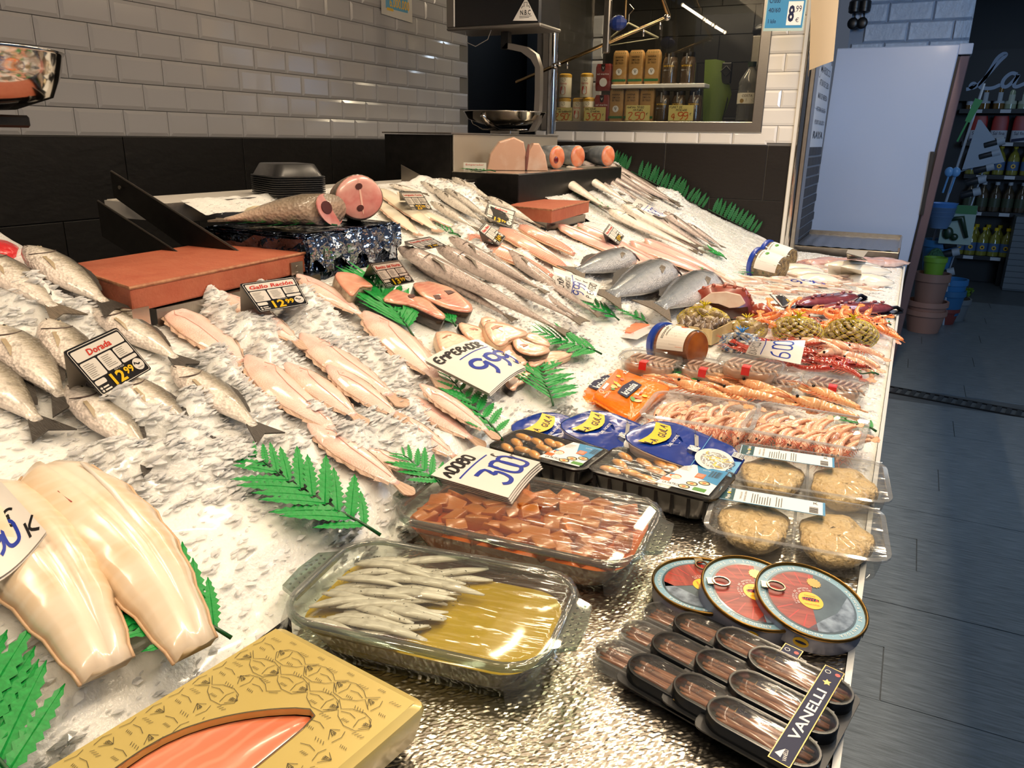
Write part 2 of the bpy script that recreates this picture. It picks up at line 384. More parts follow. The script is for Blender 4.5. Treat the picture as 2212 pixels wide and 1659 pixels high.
# window frame, glass and the kitchen behind
win = bpy.data.objects.new('window_1', None); COL.objects.link(win); structure(win)
m = MB(); wx0, wx1, wz0, wz1 = -2.235, -.835, 1.572, 2.70
m.prism([(wx0, wz0), (wx1, wz0), (wx1-.06, wz0+.06), (wx0+.05, wz0+.06)], 0, .03); m.prism([(wx1, wz0), (wx1, wz1), (wx1-.06, wz1-.06), (wx1-.06, wz0+.06)], 0, .03)
m.prism([(wx0, wz0), (wx0, wz1), (wx0+.05, wz1-.06), (wx0+.05, wz0+.06)], 0, .03); m.prism([(wx0, wz1), (wx1, wz1), (wx1-.06, wz1-.06), (wx0+.05, wz1-.06)], 0, .03)
m.build('window_frame', steel, win, Matrix.Translation((0, WB+.016, 0)) @ RB, bevel=.004)
m = MB(); m.box(-2.2, -.88, WB-.005, WB+.30, 1.60, 1.632); m.build('window_sill', steel, win)
m = MB(); m.box(-2.19, -.9, WB+.012, WB+.018, 1.632, 2.7); m.build('window_pane', film('window glass', '#f0f0ec', .05, .4, .01), win)
dark_tile = mat('dim grey tile', '#4b5052', .3)
m = MB(); m.box(-2.9, -.69, 6.5, 6.6, 0, 3.1); m.box(-.76, -.69, WB+.1, 6.5, 0, 3.1); m.box(-2.30, -2.24, WB+.1, 6.5, 0, 3.1); m.box(-2.9, -.69, WB+.1, 6.6, 3.0, 3.1)
wk = structure(m.build('wall_kitchen', mat('dark kitchen wall', '#2a2824', .35)))
kt = slab_tile(.4, .2, 'kitchen_tile', mat('dark kitchen tile', '#35332f', .25))
for r in range(8):
    for k in range(4): part('kitchen_tile', kt, None, wk, Matrix.Translation((-2.25+.4*k+(.15 if r % 2 else 0), 6.5, 1.2+.2*r)) @ RB)
# doorway between the two walls
m = MB(); m.box(-2.9, -2.30, 6.1, 6.2, 0, 3.1); m.box(-2.95, -2.86, 4.72, 6.1, 0, 3.1); m.box(-2.9, -2.28, 4.75, 6.2, 2.55, 2.62)
wd = structure(m.build('wall_corridor', mat('dark corridor wall', '#161719', .5)))
for r in range(6):
    for k in range(2): part('corridor_tile', tileM, None, wd, Matrix.Translation((-2.46+.2*k-(.1 if r % 2 else 0)*0, 5.75, 1.55+.15*r)) @ RB @ Matrix.Diagonal((1, 1.5, 1, 1)))
m = MB(); m.box(-2.75, -2.565, 5.70, 5.74, 0, 2.35); dr = structure(m.build('door_1', mat('dark door', '#1a1c1f', .3)))
m = MB(); m.box(-2.565, -2.535, 5.66, 5.74, 0, 2.4); m.build('door_frame', mat('door frame grey', '#3a3c3d', .4), dr)
m = MB(); m.box(-2.72, -2.58, 5.68, 5.70, 1.62, 1.66); m.tube([(-2.6, 5.66, 1.60), (-2.6, 5.64, 1.63), (-2.6, 5.66, 1.66)], .006); m.build('door_handle', steel, dr)
# end column and right hand reveal
m = MB(); m.box(-.66, -.635, WB-.02, WB+.12, 0, 3.0); structure(m.build('trim_1', mat('white edge trim', '#d9d3c6', .4), bevel=.004))
m = MB(); m.box(-.634, -.606, WB-.03, WB+.12, 0, 3.0); structure(m.build('trim_2', chrome, bevel=.009, seg=3))
m = MB(); m.box(-.605, -.578, WB-.015, WB+.14, 0, 3.0); structure(m.build('trim_3', steel, bevel=.004))
m = MB(); m.box(-.68, -.60, WB+.15, 5.88, 0, 3.0); wr = structure(m.build('wall_right', mat('grey reveal wall', '#7c8088', .5)))
gb = slab_tile(.19, .06, 'dark_brick', mat('dark grey split brick', '#2c3038', .7, bump=(60, .6, .004)))
for r in range(16):
    for k in range(5): part('dark_brick', gb, None, wr, Matrix.Translation((-.60, 5.13+.165*k-(.06 if r % 2 else 0), .55+.0615*r)) @ Matrix.Scale(.85, 4) @ RL)
# floor of long planks running across the aisle
m = MB(); m.box(-3, 4, -1.5, 14, -.05, -.004)
fl = structure(m.build('floor', mat('far floor', '#3a4045', .45, noise=(7, '#565e64', .25), stretch=(1, 9, 1))))
pl = []
for q in range(3):
    m = MB(); m.box(-.598, .598, -.1385, .1385, -.006, 0); pl.append(mesh_of(m, 'plank', plank_m))
for me in pl: pass
for r in range(-3, 26):
    y = 1.861+.279*(r+.5); x = 0 + ((r*.43) % 1.2) - .9
    w = .8+.26*max(y, .5)
    for k in range(5):
        xc = x+1.2*k
        if xc-.6 < w and xc+.6 > -.1 and abs(y-5.24) > .15:
            part('plank', pl[(r+k) % 3], None, fl, Matrix.Translation((xc, y, R.uniform(-.0012, .0008))) @ Matrix.Rotation(math.pi*(k % 2), 4, 'Z'))
# drain channel across the floor
dg = thing('floor_drain', 'long black slotted drain grate set across the grey plank floor', 'drain', Matrix.Translation((1.2, 5.2, -.005)) @ Matrix.Rotation(-.19, 4, 'Z'))
m = MB(); m.box(-1.4, 1.4, -.07, .07, -.012, -.004); m.box(-1.4, 1.4, .06, .075, -.004, .008); m.box(-1.4, 1.4, -.075, -.06, -.004, .008)
m.build('channel', mat('drain black', '#07080a', .5), dg)
sl = MB(); sl.box(-.013, .013, -.058, .058, -.002, .008); slm = mesh_of(sl, 'slat', mat('drain grey', '#3c4248', .4, .5))
for k in range(52): part('slat', slm, None, dg, Matrix.Translation((-1.35+.053*k, 0, 0)))
# far side of the aisle: upper panel of white split brick, dark shop ceiling
m = MB(); m.box(-.62, .20, 7.0, 7.1, 2.12, 3.2); wu = structure(m.build('wall_upper', mat('pale panel', '#8b97a8', .6)))
ub = mesh_of(plate_tile(.30, .135, .010, .022, 'white_brick'), 'white_brick', mat('white embossed brick', '#c3cfde', .45, bump=(14, .7, .02)))
ub.materials[0]
for r in range(7):
    for k in range(4):
        xc = -.52+.305*k+(.15 if r % 2 else 0)
        a, b = max(xc-.15, -.60), min(xc+.15, .20)
        if b-a > .04: part('white_brick', ub, None, wu, Matrix.Translation(((a+b)/2, 7.0, 2.19+.137*r)) @ RB @ Matrix.Diagonal(((b-a)/.30, 1, 1, 1)))
m = MB(); m.box(-.5, 4, 7.0, 13, 3.05, 3.15); cl = structure(m.build('ceiling', mat('dark shop ceiling', '#3b4047', .8)))
ct = slab_tile(.6, .6, 'ceiling_tile', mat('grey ceiling tile', '#454b53', .8))
for i in range(5):
    for j in range(8): part('ceiling_tile', ct, None, cl, Matrix.Translation((.5+.605*i, 7.6+.605*j, 3.05)) @ Matrix.Rotation(math.pi, 4, 'X'))
m = MB(); m.box(-.5, 3.2, 10.6, 10.7, 0, 3.1); structure(m.build('wall_far', mat('black shop wall', '#08090b', .5)))
# unseen canopy around the lamps, shaped so its aprons cut aisle and wall light
m = MB(); m.box(-1.43, -1.415, -1.0, 4.8, 2.56, 2.95); m.box(.100, .112, -1.0, 4.8, 2.42, 2.95); m.box(-1.43, .112, -1.0, 4.8, 2.90, 2.95)
tag(m.build('unseen_canopy', mat('canopy white', '#cfcac0', .6)), 'unseen white canopy shaped to cut the lamp light over the ice counter', 'canopy')

m = MB(); m.box(-2.8, 1.0, -1.5, 6.9, 3.12, 3.2); structure(m.build('ceiling_counter', mat('market ceiling', '#b9b2a6', .7)))
# ================================================================== ICE BED
def ice_mat(name, col, through, rough, bump, rad=.022):            # white ice that also lets light through
    m = mat(name, col, rough, spec=.6, bump=bump, coat=.3); N, L, P = nt(m); P.inputs['Subsurface Weight'].default_value = .75; P.inputs['Subsurface Radius'].default_value = (rad, rad*.96, rad*.92); P.inputs['Subsurface Scale'].default_value = 1; tr = N.new('ShaderNodeBsdfTranslucent'); tr.inputs[0].default_value = srgb(col)
    mx = N.new('ShaderNodeMixShader'); mx.inputs[0].default_value = through; L.new(P.outputs[0], mx.inputs[1]); L.new(tr.outputs[0], mx.inputs[2]); L.new(mx.outputs[0], N['Material Output'].inputs[0]); return m
ice_m = ice_mat('crushed ice', '#f8f5ef', 0, .22, (170, .55, .004)); chip_m = ice_mat('ice chips', '#ffffff', .28, .14, None, .0035)
FOIL_Y, FOIL_X = 1.33, -.64                               # the foil tray occupies the near right corner
MOUNDS = []                                               # (u, v, radius m, height m) heaps of ice shovelled over the fish
for a in ((60,650,.07,.05),(110,610,.05,.04),(185,685,.06,.03),(250,905,.045,.04),(310,925,.045,.04),(425,890,.045,.045),(395,950,.05,.04),(240,1000,.05,.03),(330,1020,.06,.035),(420,1010,.06,.03),(520,1000,.07,.025),
          (470,790,.05,.04),(500,720,.05,.035),(570,730,.055,.045),(585,775,.05,.045),(690,700,.07,.05),(650,690,.05,.045),(720,760,.06,.04),(800,760,.055,.03),(560,880,.06,.03),(500,830,.05,.035),
          (690,905,.05,.035),(820,920,.08,.032),(640,965,.05,.03),(760,960,.055,.04),(880,880,.05,.025),(480,690,.045,.04),(430,650,.045,.04),(900,960,.055,.022),(460,655,.05,.045),(570,640,.04,.045),(860,800,.05,.03),
          (1035,560,.09,.055),(1090,640,.09,.035),(1170,640,.10,.035),(1010,510,.07,.04),(1130,560,.07,.03),(1200,690,.07,.02),
          (1000,430,.12,.05),(930,400,.10,.03),(1030,410,.10,.05),(1070,470,.08,.03),(1250,600,.08,.03),(1340,660,.09,.03),
          (1330,420,.12,.04),(1400,380,.12,.05),(1450,430,.15,.05),(1330,370,.10,.05),(1490,480,.15,.04),(1200,400,.09,.04)):
    p = B(a[0], a[1]); MOUNDS.append((p.x, p.y, a[2], a[3]))
def bedz(x, y):
    x = np.asarray(x, float); y = np.asarray(y, float)
    z = np.where(x < XB, ZB+SL*(XB-x), ZB-FS*(x-XB))
    for mx, my, r, h in MOUNDS: z = z+h*np.clip(1-((x-mx)**2+(y-my)**2)/(r*r), 0, 1)**1.5*(.8+.4*vnoise(x, y, 40, 5))
    amp = np.where(x < XB, 1, .55)
    z = z+amp*(.011*(vnoise(x, y, 9, 1)-.5)+.006*(vnoise(x, y, 28, 2)-.5)+.003*(vnoise(x, y, 75, 3)-.5))
    e = np.clip((x-FOIL_X+.10)/.10, 0, 1)*np.clip((FOIL_Y+.10-y)/.06, 0, 1); z = z*(1-e)+(ZF+.004)*e
    return z-.003
def gap(x, y):                                             # where boards, block, partition and tier replace the ice
    return ((x < -1.25) & (y > .94) & (y < 1.39)) | ((x < -1.29) & (y > .94) & (y < 1.455)) | ((x < -1.28) & (y > 1.455) & (y < 1.82) & (x > -1.60)) | ((x < -1.25) & (y > 2.80) & (y < 3.27)) | ((x < -1.48) & (y > 3.0) & (y < 4.3))
def in_foil(x, y): return (x > FOIL_X-.005) & (y < FOIL_Y+.02*np.sin(x*30))
def grid(x0, x1, y0, y1, st, fz):
    nx, ny = int((x1-x0)/st)+1, int((y1-y0)/st)+1
    X, Y = np.meshgrid(np.linspace(x0, x1, nx), np.linspace(y0, y1, ny)); Z = fz(X, Y)
    V = np.stack([X.ravel(), Y.ravel(), Z.ravel()], 1)
    i = (np.arange(ny-1)[:, None]*nx+np.arange(nx-1)[None, :]).ravel()
    return V, np.stack([i, i+1, i+nx+1, i+nx], 1)
def npmesh(name, V, Fc, m, smooth=True):
    me = bpy.data.meshes.new(name); me.from_pydata(V.tolist(), [], Fc.tolist()); me.materials.append(m)
    me.polygons.foreach_set('use_smooth', [smooth]*len(me.polygons)); me.update()
    o = bpy.data.objects.new(name, me); COL.objects.link(o); return o
bedV, bedF = grid(-1.69, .012, -.15, 4.86, .0095, lambda X, Y: np.where(in_foil(X, Y), ZF-.012, np.where(X > .004, bedz(X, Y)-.008, bedz(X, Y))))
bc = bedV[bedF].mean(1); bedF = bedF[~gap(bc[:, 0], bc[:, 1])]
tag(npmesh('ice_bed', bedV, bedF, ice_m), 'white crushed ice covering the whole sloping display counter', 'ice', kind='stuff')
def chips(n, x0, x1, y0, y1, smin, smax, seed, keep=None, lift=.14, flat=.36):
    """irregular flat splinters of ice lying on the bed"""
    rs = np.random.RandomState(seed); x = rs.uniform(x0, x1, n); y = rs.uniform(y0, y1, n)
    k = ~in_foil(x, y) & ~gap(x, y)
    if keep is not None: k &= keep(x, y)
    x, y = x[k], y[k]; n = len(x); z = bedz(x, y); s = rs.uniform(smin, smax, n)
    base = np.array([(1, 0, 0), (.3, .9, .1), (-.7, .6, 0), (-.9, -.4, .1), (.1, -1, 0), (.15, .1, 1), (-.1, -.05, -1)])
    fc = np.array([(0, 1, 5), (1, 2, 5), (2, 3, 5), (3, 4, 5), (4, 0, 5), (1, 0, 6), (2, 1, 6), (3, 2, 6), (4, 3, 6), (0, 4, 6)])
    P = base[None]*np.stack([s, s*rs.uniform(.6, 1, n), s*flat*rs.uniform(.5, 1, n)], 1)[:, None, :]*(1+.35*(rs.rand(n, 7, 1)-.5))
    a, b, c = rs.uniform(0, 6.28, n), rs.normal(0, .2, n), rs.normal(0, .2, n)
    def rot(P, t, i, j):
        Q = P.copy(); Q[:, :, i] = P[:, :, i]*np.cos(t)[:, None]-P[:, :, j]*np.sin(t)[:, None]; Q[:, :, j] = P[:, :, i]*np.sin(t)[:, None]+P[:, :, j]*np.cos(t)[:, None]; return Q
    P = rot(rot(rot(P, a, 0, 1), b, 1, 2), c, 0, 2)
    P = rot(P, np.where(x < XB, math.atan(SL), .05), 0, 2)*np.array([1, 1, 1])
    P += np.stack([x, y, z+s*lift*rs.uniform(-.2, .9, n)], 1)[:, None, :]
    return P.reshape(-1, 3), (fc[None]+7*np.arange(n)[:, None, None]).reshape(-1, 3)
def mdist(x, y, q):
    r = np.zeros_like(x, bool)
    for mx, my, rad, h in MOUNDS: r |= ((x-mx)**2+(y-my)**2) < (rad*q)**2
    return r
parts = [chips(16000, -1.66, -.5, .2, 1.7, .006, .016, 11, lambda x, y: mdist(x, y, 1.25)), chips(9000, -1.66, .0, .1, 2.0, .002, .006, 12),
         chips(16000, -1.66, -.6, 1.4, 4.85, .004, .012, 13, lambda x, y: mdist(x, y, 1.2)), chips(17000, -1.66, .0, 1.6, 4.85, .003, .009, 14),
         chips(1800, -1.3, -.6, .3, 1.5, .006, .012, 15), chips(500, -.62, -.2, 1.35, 2.2, .006, .014, 16)]
k = 0; Vs, Fs_ = [], []
for V, Fc in parts: Vs.append(V); Fs_.append(Fc+k); k += len(V)
tag(npmesh('ice_chips', np.concatenate(Vs), np.concatenate(Fs_), chip_m, False), 'loose chips of clear ice heaped over and between the fish', 'ice', kind='stuff')
def near(pts, r):
    Q = [B(u, v) for u, v in pts]
    return lambda x, y: np.any([((x-q.x)**2+(y-q.y)**2) < r*r for q in Q], axis=0)
V, Fc = chips(9000, -1.1, -.55, .3, 2.4, .007, .013, 21, near([(640, 1060), (700, 1090), (735, 1110), (760, 1140), (600, 1040), (250, 1320), (150, 1610), (190, 1650), (1225, 900), (1270, 905), (1000, 870), (900, 1120), (1255, 740), (1230, 890)], .035), .9)
tag(npmesh('clear_ice', V, Fc, mat('clear ice', '#f2f6f4', .08, spec=.6, trans=.75), False), 'bigger clear lumps of ice scattered over the ferns', 'ice', kind='stuff')
# counter body: panels under the bed, steel lip on the customer side, white shelf at the back
m = MB(); m.box(-1.66, -.02, -.3, 4.80, .02, .80); m.prism([(-.02, .8), (-.02, .86), (-.6, .87), (-1.66, 1.30), (-1.66, .8)], 0, 5.1)
body = tag(MB().box(-1.64, -.02, -.3, 4.80, .02, .84).build('counter_body', mat('counter panel', '#8d9094', .5)), 'long pale fish counter body under the ice', 'counter')
m = MB(); m.box(.013, .021, -.3, 4.72, .70, ZF+.006); m.build('edge_lip', mat('white lip', '#cfd2d2', .3), body)
m = MB(); m.box(-.02, .013, -.3, 4.72, .72, .862); m.build('front_panel', mat('counter front', '#40474d', .5), body)
m = MB(); m.box(-1.69, -1.675, 1.39, 4.86, 1.30, 1.349); m.build('rear_lip', steel, body)
m = MB(); m.box(-1.95, -1.69, 1.43, 4.3, 1.30, 1.344)
ws = tag(m.build('rear_shelf', mat('white shelf top', '#ded8cd', .35)), 'long white tiled shelf running behind the ice bed', 'shelf')
for k in range(14): 
    q = MB(); q.box(-1.945, -1.695, 1.435+.2*k, 1.632+.2*k, 1.344, 1.3465); q.build('shelf_tile', mat('white shelf tile', '#e6e0d6', .25), ws)
# foil tray
foil_m = mat('embossed foil', '#efe8da', .24, 1)
rsf = np.random.RandomState(4)
V, Fc = grid(-.645, .012, .25, 1.36, .0031, lambda X, Y: ZF+.004*(vnoise(X, Y, 14, 8)-.5)+.0010*(rsf.rand(*X.shape)-.5)-.010*(Y > 1.345))
fo = tag(npmesh('foil_sheet', V, Fc, foil_m, False), 'crinkled silver foil sheet lining the near corner of the counter', 'foil')
m = MB(); m.box(-.652, -.646, -.1, .66, .86, .915); tag(m.build('tray_rim', dsteel), 'dark steel tray edge between the ice and the silver foil', 'rim')
# ================================================================== FISH
fin_m = mat('fin grey brown', '#7d6f5f', .35, noise=(60, '#4b4338', .25), bump=(90, .6, .003), stretch=(1, 6, 1))
fin_p = mat('fin pale', '#d8b79e', .35, noise=(50, '#b08d74', .25), bump=(90, .6, .003), stretch=(1, 6, 1))
fin_d = mat('fin dark', '#3c3732', .35, bump=(90, .6, .003), stretch=(1, 6, 1))
gill_m = mat('gill line', '#4a3a34', .5); blood_m = mat('blood red', '#6e1712', .3, coat=.6); eye_w = mat('eye silver', '#b9a98c', .2); eye_b = mat('eye black', '#0b0a0a', .1)
SKIN = dict(
 bream=flesh('bream skin', [(0, '#f3e3d8'), (.4, '#e6dccf'), (.6, '#a59b8a'), (.78, '#615a4c'), (1, '#2d2a24')], mott=(90, '#3b372f', .45), scales=(190, .55), coat=.6),
 hake=flesh('hake skin', [(0, '#d8c6bd'), (.28, '#bba9a0'), (.5, '#8f7f76'), (.75, '#66584f'), (1, '#463d37')], mott=(110, '#453c36', .5), scales=(260, .4), coat=.6),
 bass=flesh('bass skin', [(0, '#ece2d5'), (.35, '#d2cabc'), (.55, '#7f776a'), (.75, '#46413a'), (1, '#2c2924')], mott=(90, '#2f2c26', .4), scales=(240, .4), coat=.6),
 whitehake=flesh('white hake skin', [(0, '#f2e6d6'), (.5, '#eadfce'), (.75, '#c2b5a1'), (.9, '#81776a'), (1, '#5b5348')], mott=(70, '#a89a86', .4), scales=(240, .3), coat=.6),
 salmon=flesh('salmon skin', [(0, '#20252c'), (.25, '#3c444d'), (.5, '#79818a'), (.72, '#bcbfc4'), (1, '#e6e0dc')], mott=(60, '#2b3036', .35), scales=(230, .7), coat=.7),
 megrim=flesh('megrim skin', [(0, '#c9a183'), (.10, '#e6c1ad'), (.35, '#efd3c7'), (.5, '#ecc3b8'), (.65, '#efd3c7'), (.9, '#e4bfa9'), (1, '#bf9678')], mott=(25, '#e0a496', .5), scales=(320, .2), coat=.7),
 sole=flesh('sole skin', [(0, '#e6d6b8'), (.3, '#f0e5cc'), (.7, '#efe4cc'), (1, '#dccaa6')], mott=(20, '#f6eedd', .5), coat=.6),
 squidling=flesh('squid skin', [(0, '#efe2d2'), (.5, '#e9d6c4'), (1, '#cfae9a')], mott=(60, '#a77f70', .45), coat=.8))
# (t, dorsal, ventral, half thickness) as shares of the length
PROF = dict(
 bream=[(0, .012, .010, .01), (.03, .045, .04, .028), (.09, .095, .085, .05), (.18, .145, .125, .068), (.3, .17, .145, .075), (.43, .16, .14, .07), (.56, .12, .11, .055), (.68, .075, .07, .036), (.77, .042, .04, .02), (.84, .045, .045, .008)],
 hake=[(0, .012, .008, .010), (.03, .032, .026, .028), (.1, .05, .042, .042), (.2, .058, .054, .046), (.33, .055, .055, .043), (.5, .044, .045, .034), (.68, .031, .032, .023), (.82, .02, .02, .013), (.91, .014, .014, .007), (.94, .016, .016, .004)],
 bass=[(0, .01, .01, .01), (.04, .04, .034, .03), (.12, .075, .065, .05), (.25, .1, .09, .06), (.42, .1, .092, .058), (.58, .078, .072, .045), (.72, .045, .045, .026), (.82, .03, .03, .014), (.88, .034, .034, .006)],
 salmon=[(0, .10, .10, .055), (.02, .115, .11, .075), (.15, .135, .125, .085), (.35, .135, .125, .08), (.55, .105, .1, .06), (.72, .065, .065, .036), (.83, .042, .042, .02), (.88, .05, .05, .006)],
 megrim=[(0, .018, .018, .012), (.03, .05, .05, .022), (.1, .1, .1, .034), (.22, .15, .15, .042), (.38, .175, .175, .042), (.55, .15, .15, .036), (.7, .1, .1, .028), (.8, .055, .055, .02), (.86, .04, .04, .01)],
 sole=[(0, .05, .05, .014), (.05, .09, .09, .024), (.2, .125, .125, .032), (.45, .135, .135, .032), (.7, .1, .1, .026), (.88, .05, .05, .016), (.95, .03, .03, .008)],
 squidling=[(0, .02, .02, .02), (.05, .07, .07, .05), (.3, .11, .11, .085), (.6, .085, .085, .07), (.85, .04, .04, .035), (1, .006, .006, .006)])
PROF['whitehake'] = [(t, d*1.12, v*1.2, h*1.1) for t, d, v, h in PROF['hake']]
FORK = dict(bream=.45, hake=.15, whitehake=.2, bass=.3, salmon=.3, megrim=0, sole=0)
def sec(kind, L, fl, curl):
    t = [p[0] for p in PROF[kind]]; tt = sorted(set([t[0]+(t[-1]-t[0])*(i/20)**1.25 for i in range(21)]+t)); out = []
    for q in tt:
        d, v, h = [float(np.interp(q, t, [p[k] for p in PROF[kind]])) for k in (1, 2, 3)]
        out.append((q, d, v, h, curl*math.sin(math.pi*min(q, 1))))
    return out
def fish(kind, px, label, fl=1, h=0, curl=0, group=None, wide=1, thick=1, sink=.5, name=None, cat='fish', surf=B, roll=0, detail=True, skin=None):
    """a fish from head pixel to tail pixel, lying on the bed; fl=1 has its back up and to the far side"""
    p, q = surf(px[0], px[1], h), surf(px[2], px[3], h); L = (q-p).length; n = nrm((p+q)/2) if surf is B else Vector((0, 0, 1))
    th = max(a[3] for a in PROF[kind])*L*thick
    M = frame(p+n*th*(1-sink)*1.0, q-p, n) @ Matrix.Rotation(roll, 4, 'X')
    t = thing(name or {'whitehake': 'hake', 'bass': 'sea_bass', 'bream': 'sea_bream', 'sole': 'sole', 'squidling': 'small_squid'}.get(kind, kind), label, cat, M, group)
    S = sec(kind, L, fl, curl); flat = kind in ('megrim', 'sole'); rings = []
    for q_, d, v, hh, c in S:
        ring = []
        for j in range(16):
            a = 2*math.pi*j/16; cy, sz = math.cos(a), math.sin(a)
            y = (d if cy*fl > 0 else v)*cy*wide; z = hh*thick*(sz*abs(sz)**.6 if flat else sz)
            if flat and sz > 0: z *= 1-.16*math.exp(-(cy/.12)**2)
            ring.append(((q_)*L, (y+c)*L, z*L))
        rings.append(ring)
    mb = MB(); mb.loft(rings); mb.build('body', skin or SKIN[kind], t, smooth=True)
    tl, td, tv, tt, tc = S[-1]; fm = fin_p if kind in ('megrim', 'sole') else fin_m
    if kind == 'squidling':
        mb = MB()
        for k in range(6): mb.tube([(-.02*L+.04*L, (k-2.5)*.02*L, 0), (-.12*L, (k-2.5)*.03*L, .01*L), (-.25*L, (k-2.5)*.045*L+R.uniform(-.02, .02)*L, 0)], [.016*L, .012*L, .004*L], 5)
        mb.build('tentacles', mat('squid tentacle', '#b98f7c', .25, coat=.6), t, smooth=True); return t
    f = FORK[kind]; w = (td+tv)*(2.6 if kind != 'megrim' else 2.0)*wide; mb = MB(); P = []
    x0 = tl-.05; N = 8
    if kind == 'bream': w *= 1.15
    for i in range(N+1):
        s = -1+2*i/N; P.append(((1-f*(1-abs(s))*(1-x0)*.7-(0 if f else .25*(1-x0)*s*s))*L, (s*w/2+tc)*L))
    P = [(x0*L, (-tv*.8*wide+tc)*L)]+P+[(x0*L, (td*.8*wide+tc)*L)]
    mb.prism(P, -.0012, .0016); mb.build('tail_fin', fin_d if kind == 'bream' and R.random() < .5 else fm, t)
    if not detail: return t
    def Z(q_, y):                                        # top surface height at share q_, lateral y
        d, v, hh = [float(np.interp(q_, [s[0] for s in S], [s[k] for s in S])) for k in (1, 2, 3)]
        e = (d if y*fl > 0 else v)*wide; r = max(0, 1-(y/max(e, 1e-4))**2); return hh*thick*math.sqrt(r)
    if flat:
        mb = MB(); V = []                                 # fringe fins down both edges
        for sgn in (1, -1):
            P1 = [(s[0]*L, (sgn*(s[1])*wide+s[4])*L) for s in S if .1 < s[0] < .84]; P2 = [(x+.01*L, y+sgn*.03*L*(.6+.4*math.sin(i*2.3))) for i, (x, y) in enumerate(P1)]
            mb.loft([[(x, y, .001) for x, y in P1], [(x, y, -.002) for x, y in P2]], 0, False, False)
        mb.build('fringe_fin', fin_p, t)
        if kind == 'sole': return t
        mb = MB(); mb.tube([(q_*L, (.06*math.exp(-((q_-.2)/.06)**2)*fl+.004)*L, (Z(q_, .004)*.9+.001)*L) for q_ in (.14, .2, .26, .4, .6, .78)], .0007, 5); mb.build('lateral_line', mat('pink line', '#e6b1a4', .4), t)
        mb = MB(); mb.tube([(.16*L, -.10*wide*L, (Z(.16, .1)*.3+.002)*L), (.19*L, 0, (Z(.19, 0)*.85+.001)*L), (.15*L, .09*wide*L, (Z(.15, .09)*.3+.002)*L)], .001, 5); mb.build('gill_edge', mat('pink line', '#e6b1a4', .4), t); return t
    if kind != 'salmon':
        e = .10 if kind == 'bream' else .065; ey = fl*(.040 if kind == 'bream' else .018)
        ez = Z(e, ey); mb = MB(); r = (.017 if kind == 'bream' else .0115)*L
        mb.ball((e*L, ey*L, ez*L-r*.25), r, r, r*.6, 10, 6); mb.ball((e*L, ey*L, ez*L+r*.08), r*.62, r*.62, r*.4, 8, 5, 1); mb.build('eye', [eye_w, eye_b], t, smooth=True)
        g = .235 if kind == 'bream' else .17; mx = .10 if kind == 'bream' else .042
        mb = MB(); mb.tube([((g-1.6*(y/.1)**2*.03*(1 if kind == 'bream' else .6))*L, y*L, (Z(g, y)+.0005)*L) for y in [fl*mx*k/4*wide for k in range(-4, 5)]], [.0006*(1+5*(L > .2)*(1-abs(k)/4.5)*.3) for k in range(-4, 5)], 5); mb.build('gill_slit', gill_m, t, smooth=True)
        mb = MB(); mb.tube([(.001*L, 0, 0), (.03*L, -fl*.012*L, (Z(.03, .012)+.0005)*L), (.065*L, -fl*.02*L, (Z(.065, .02)+.0003)*L)], .0009, 5); mb.build('mouth', gill_m, t)
    else:
        mb = MB(); mb.poly(ellipse(.095*L*wide, .052*L*thick, 20), 0); mb.X = None
        o = mb.build('cut_face', mat('salmon cut', '#d98a72', .3, noise=(40, '#b2574a', .25), coat=.5), t); o.matrix_local = Matrix.Translation((-.001, 0, 0)) @ Matrix(((0, 0, -1, 0), (1, 0, 0, 0), (0, -1, 0, 0), (0, 0, 0, 1)))
        mb = MB(); mb.tube([(.015*L, -.09*L, .02*L), (.05*L, -.04*L, Z(.05, .04)*L), (.05*L, .05*L, Z(.05, .05)*L), (.015*L, .10*L, .02*L)], [.003, .006, .006, .003], 6); mb.build('gill_flap', mat('gill flap', '#6d5a55', .35), t, smooth=True)
    pf = .27 if kind == 'bream' else .2; py = -fl*(.045 if kind == 'bream' else .02)
    mb = MB(); a = .17 if kind == 'bream' else .11
    mb.loft([[(pf*L, (py+fl*.012)*L, (Z(pf, py)+.0012)*L), ((pf+a*.6)*L, (py+fl*.0)*L, (Z(pf+a*.6, py)+.002)*L), ((pf+a)*L, (py-fl*.035)*L, (Z(pf+a, py-fl*.035)+.002)*L)],
             [(pf*L, (py-fl*.016)*L, (Z(pf, py)+.0012)*L), ((pf+a*.5)*L, (py-fl*.028)*L, (Z(pf+a*.5, py)+.002)*L), ((pf+a*.95)*L, (py-fl*.037)*L, (Z(pf+a, py-fl*.035)+.0018)*L)]], 0, False, False)
    mb.build('pectoral_fin', mat('fin olive', '#a8977c', .35) if kind == 'bream' else fin_m, t)
    mb = MB(); Pd = [(s[0]*L, (fl*s[1]*wide*.97+s[4])*L) for s in S if .24 < s[0] < .72]; n_ = len(Pd)
    mb.loft([[(x, y, .0) for x, y in Pd], [(x+.015*L, y+fl*(.035*math.sin(math.pi*(i+.3)/n_)+.004*(i % 2))*L, .001) for i, (x, y) in enumerate(Pd)]], 0, False, False)
    mb.build('dorsal_fin', fin_d, t); return t
G = 'gilt head bream'
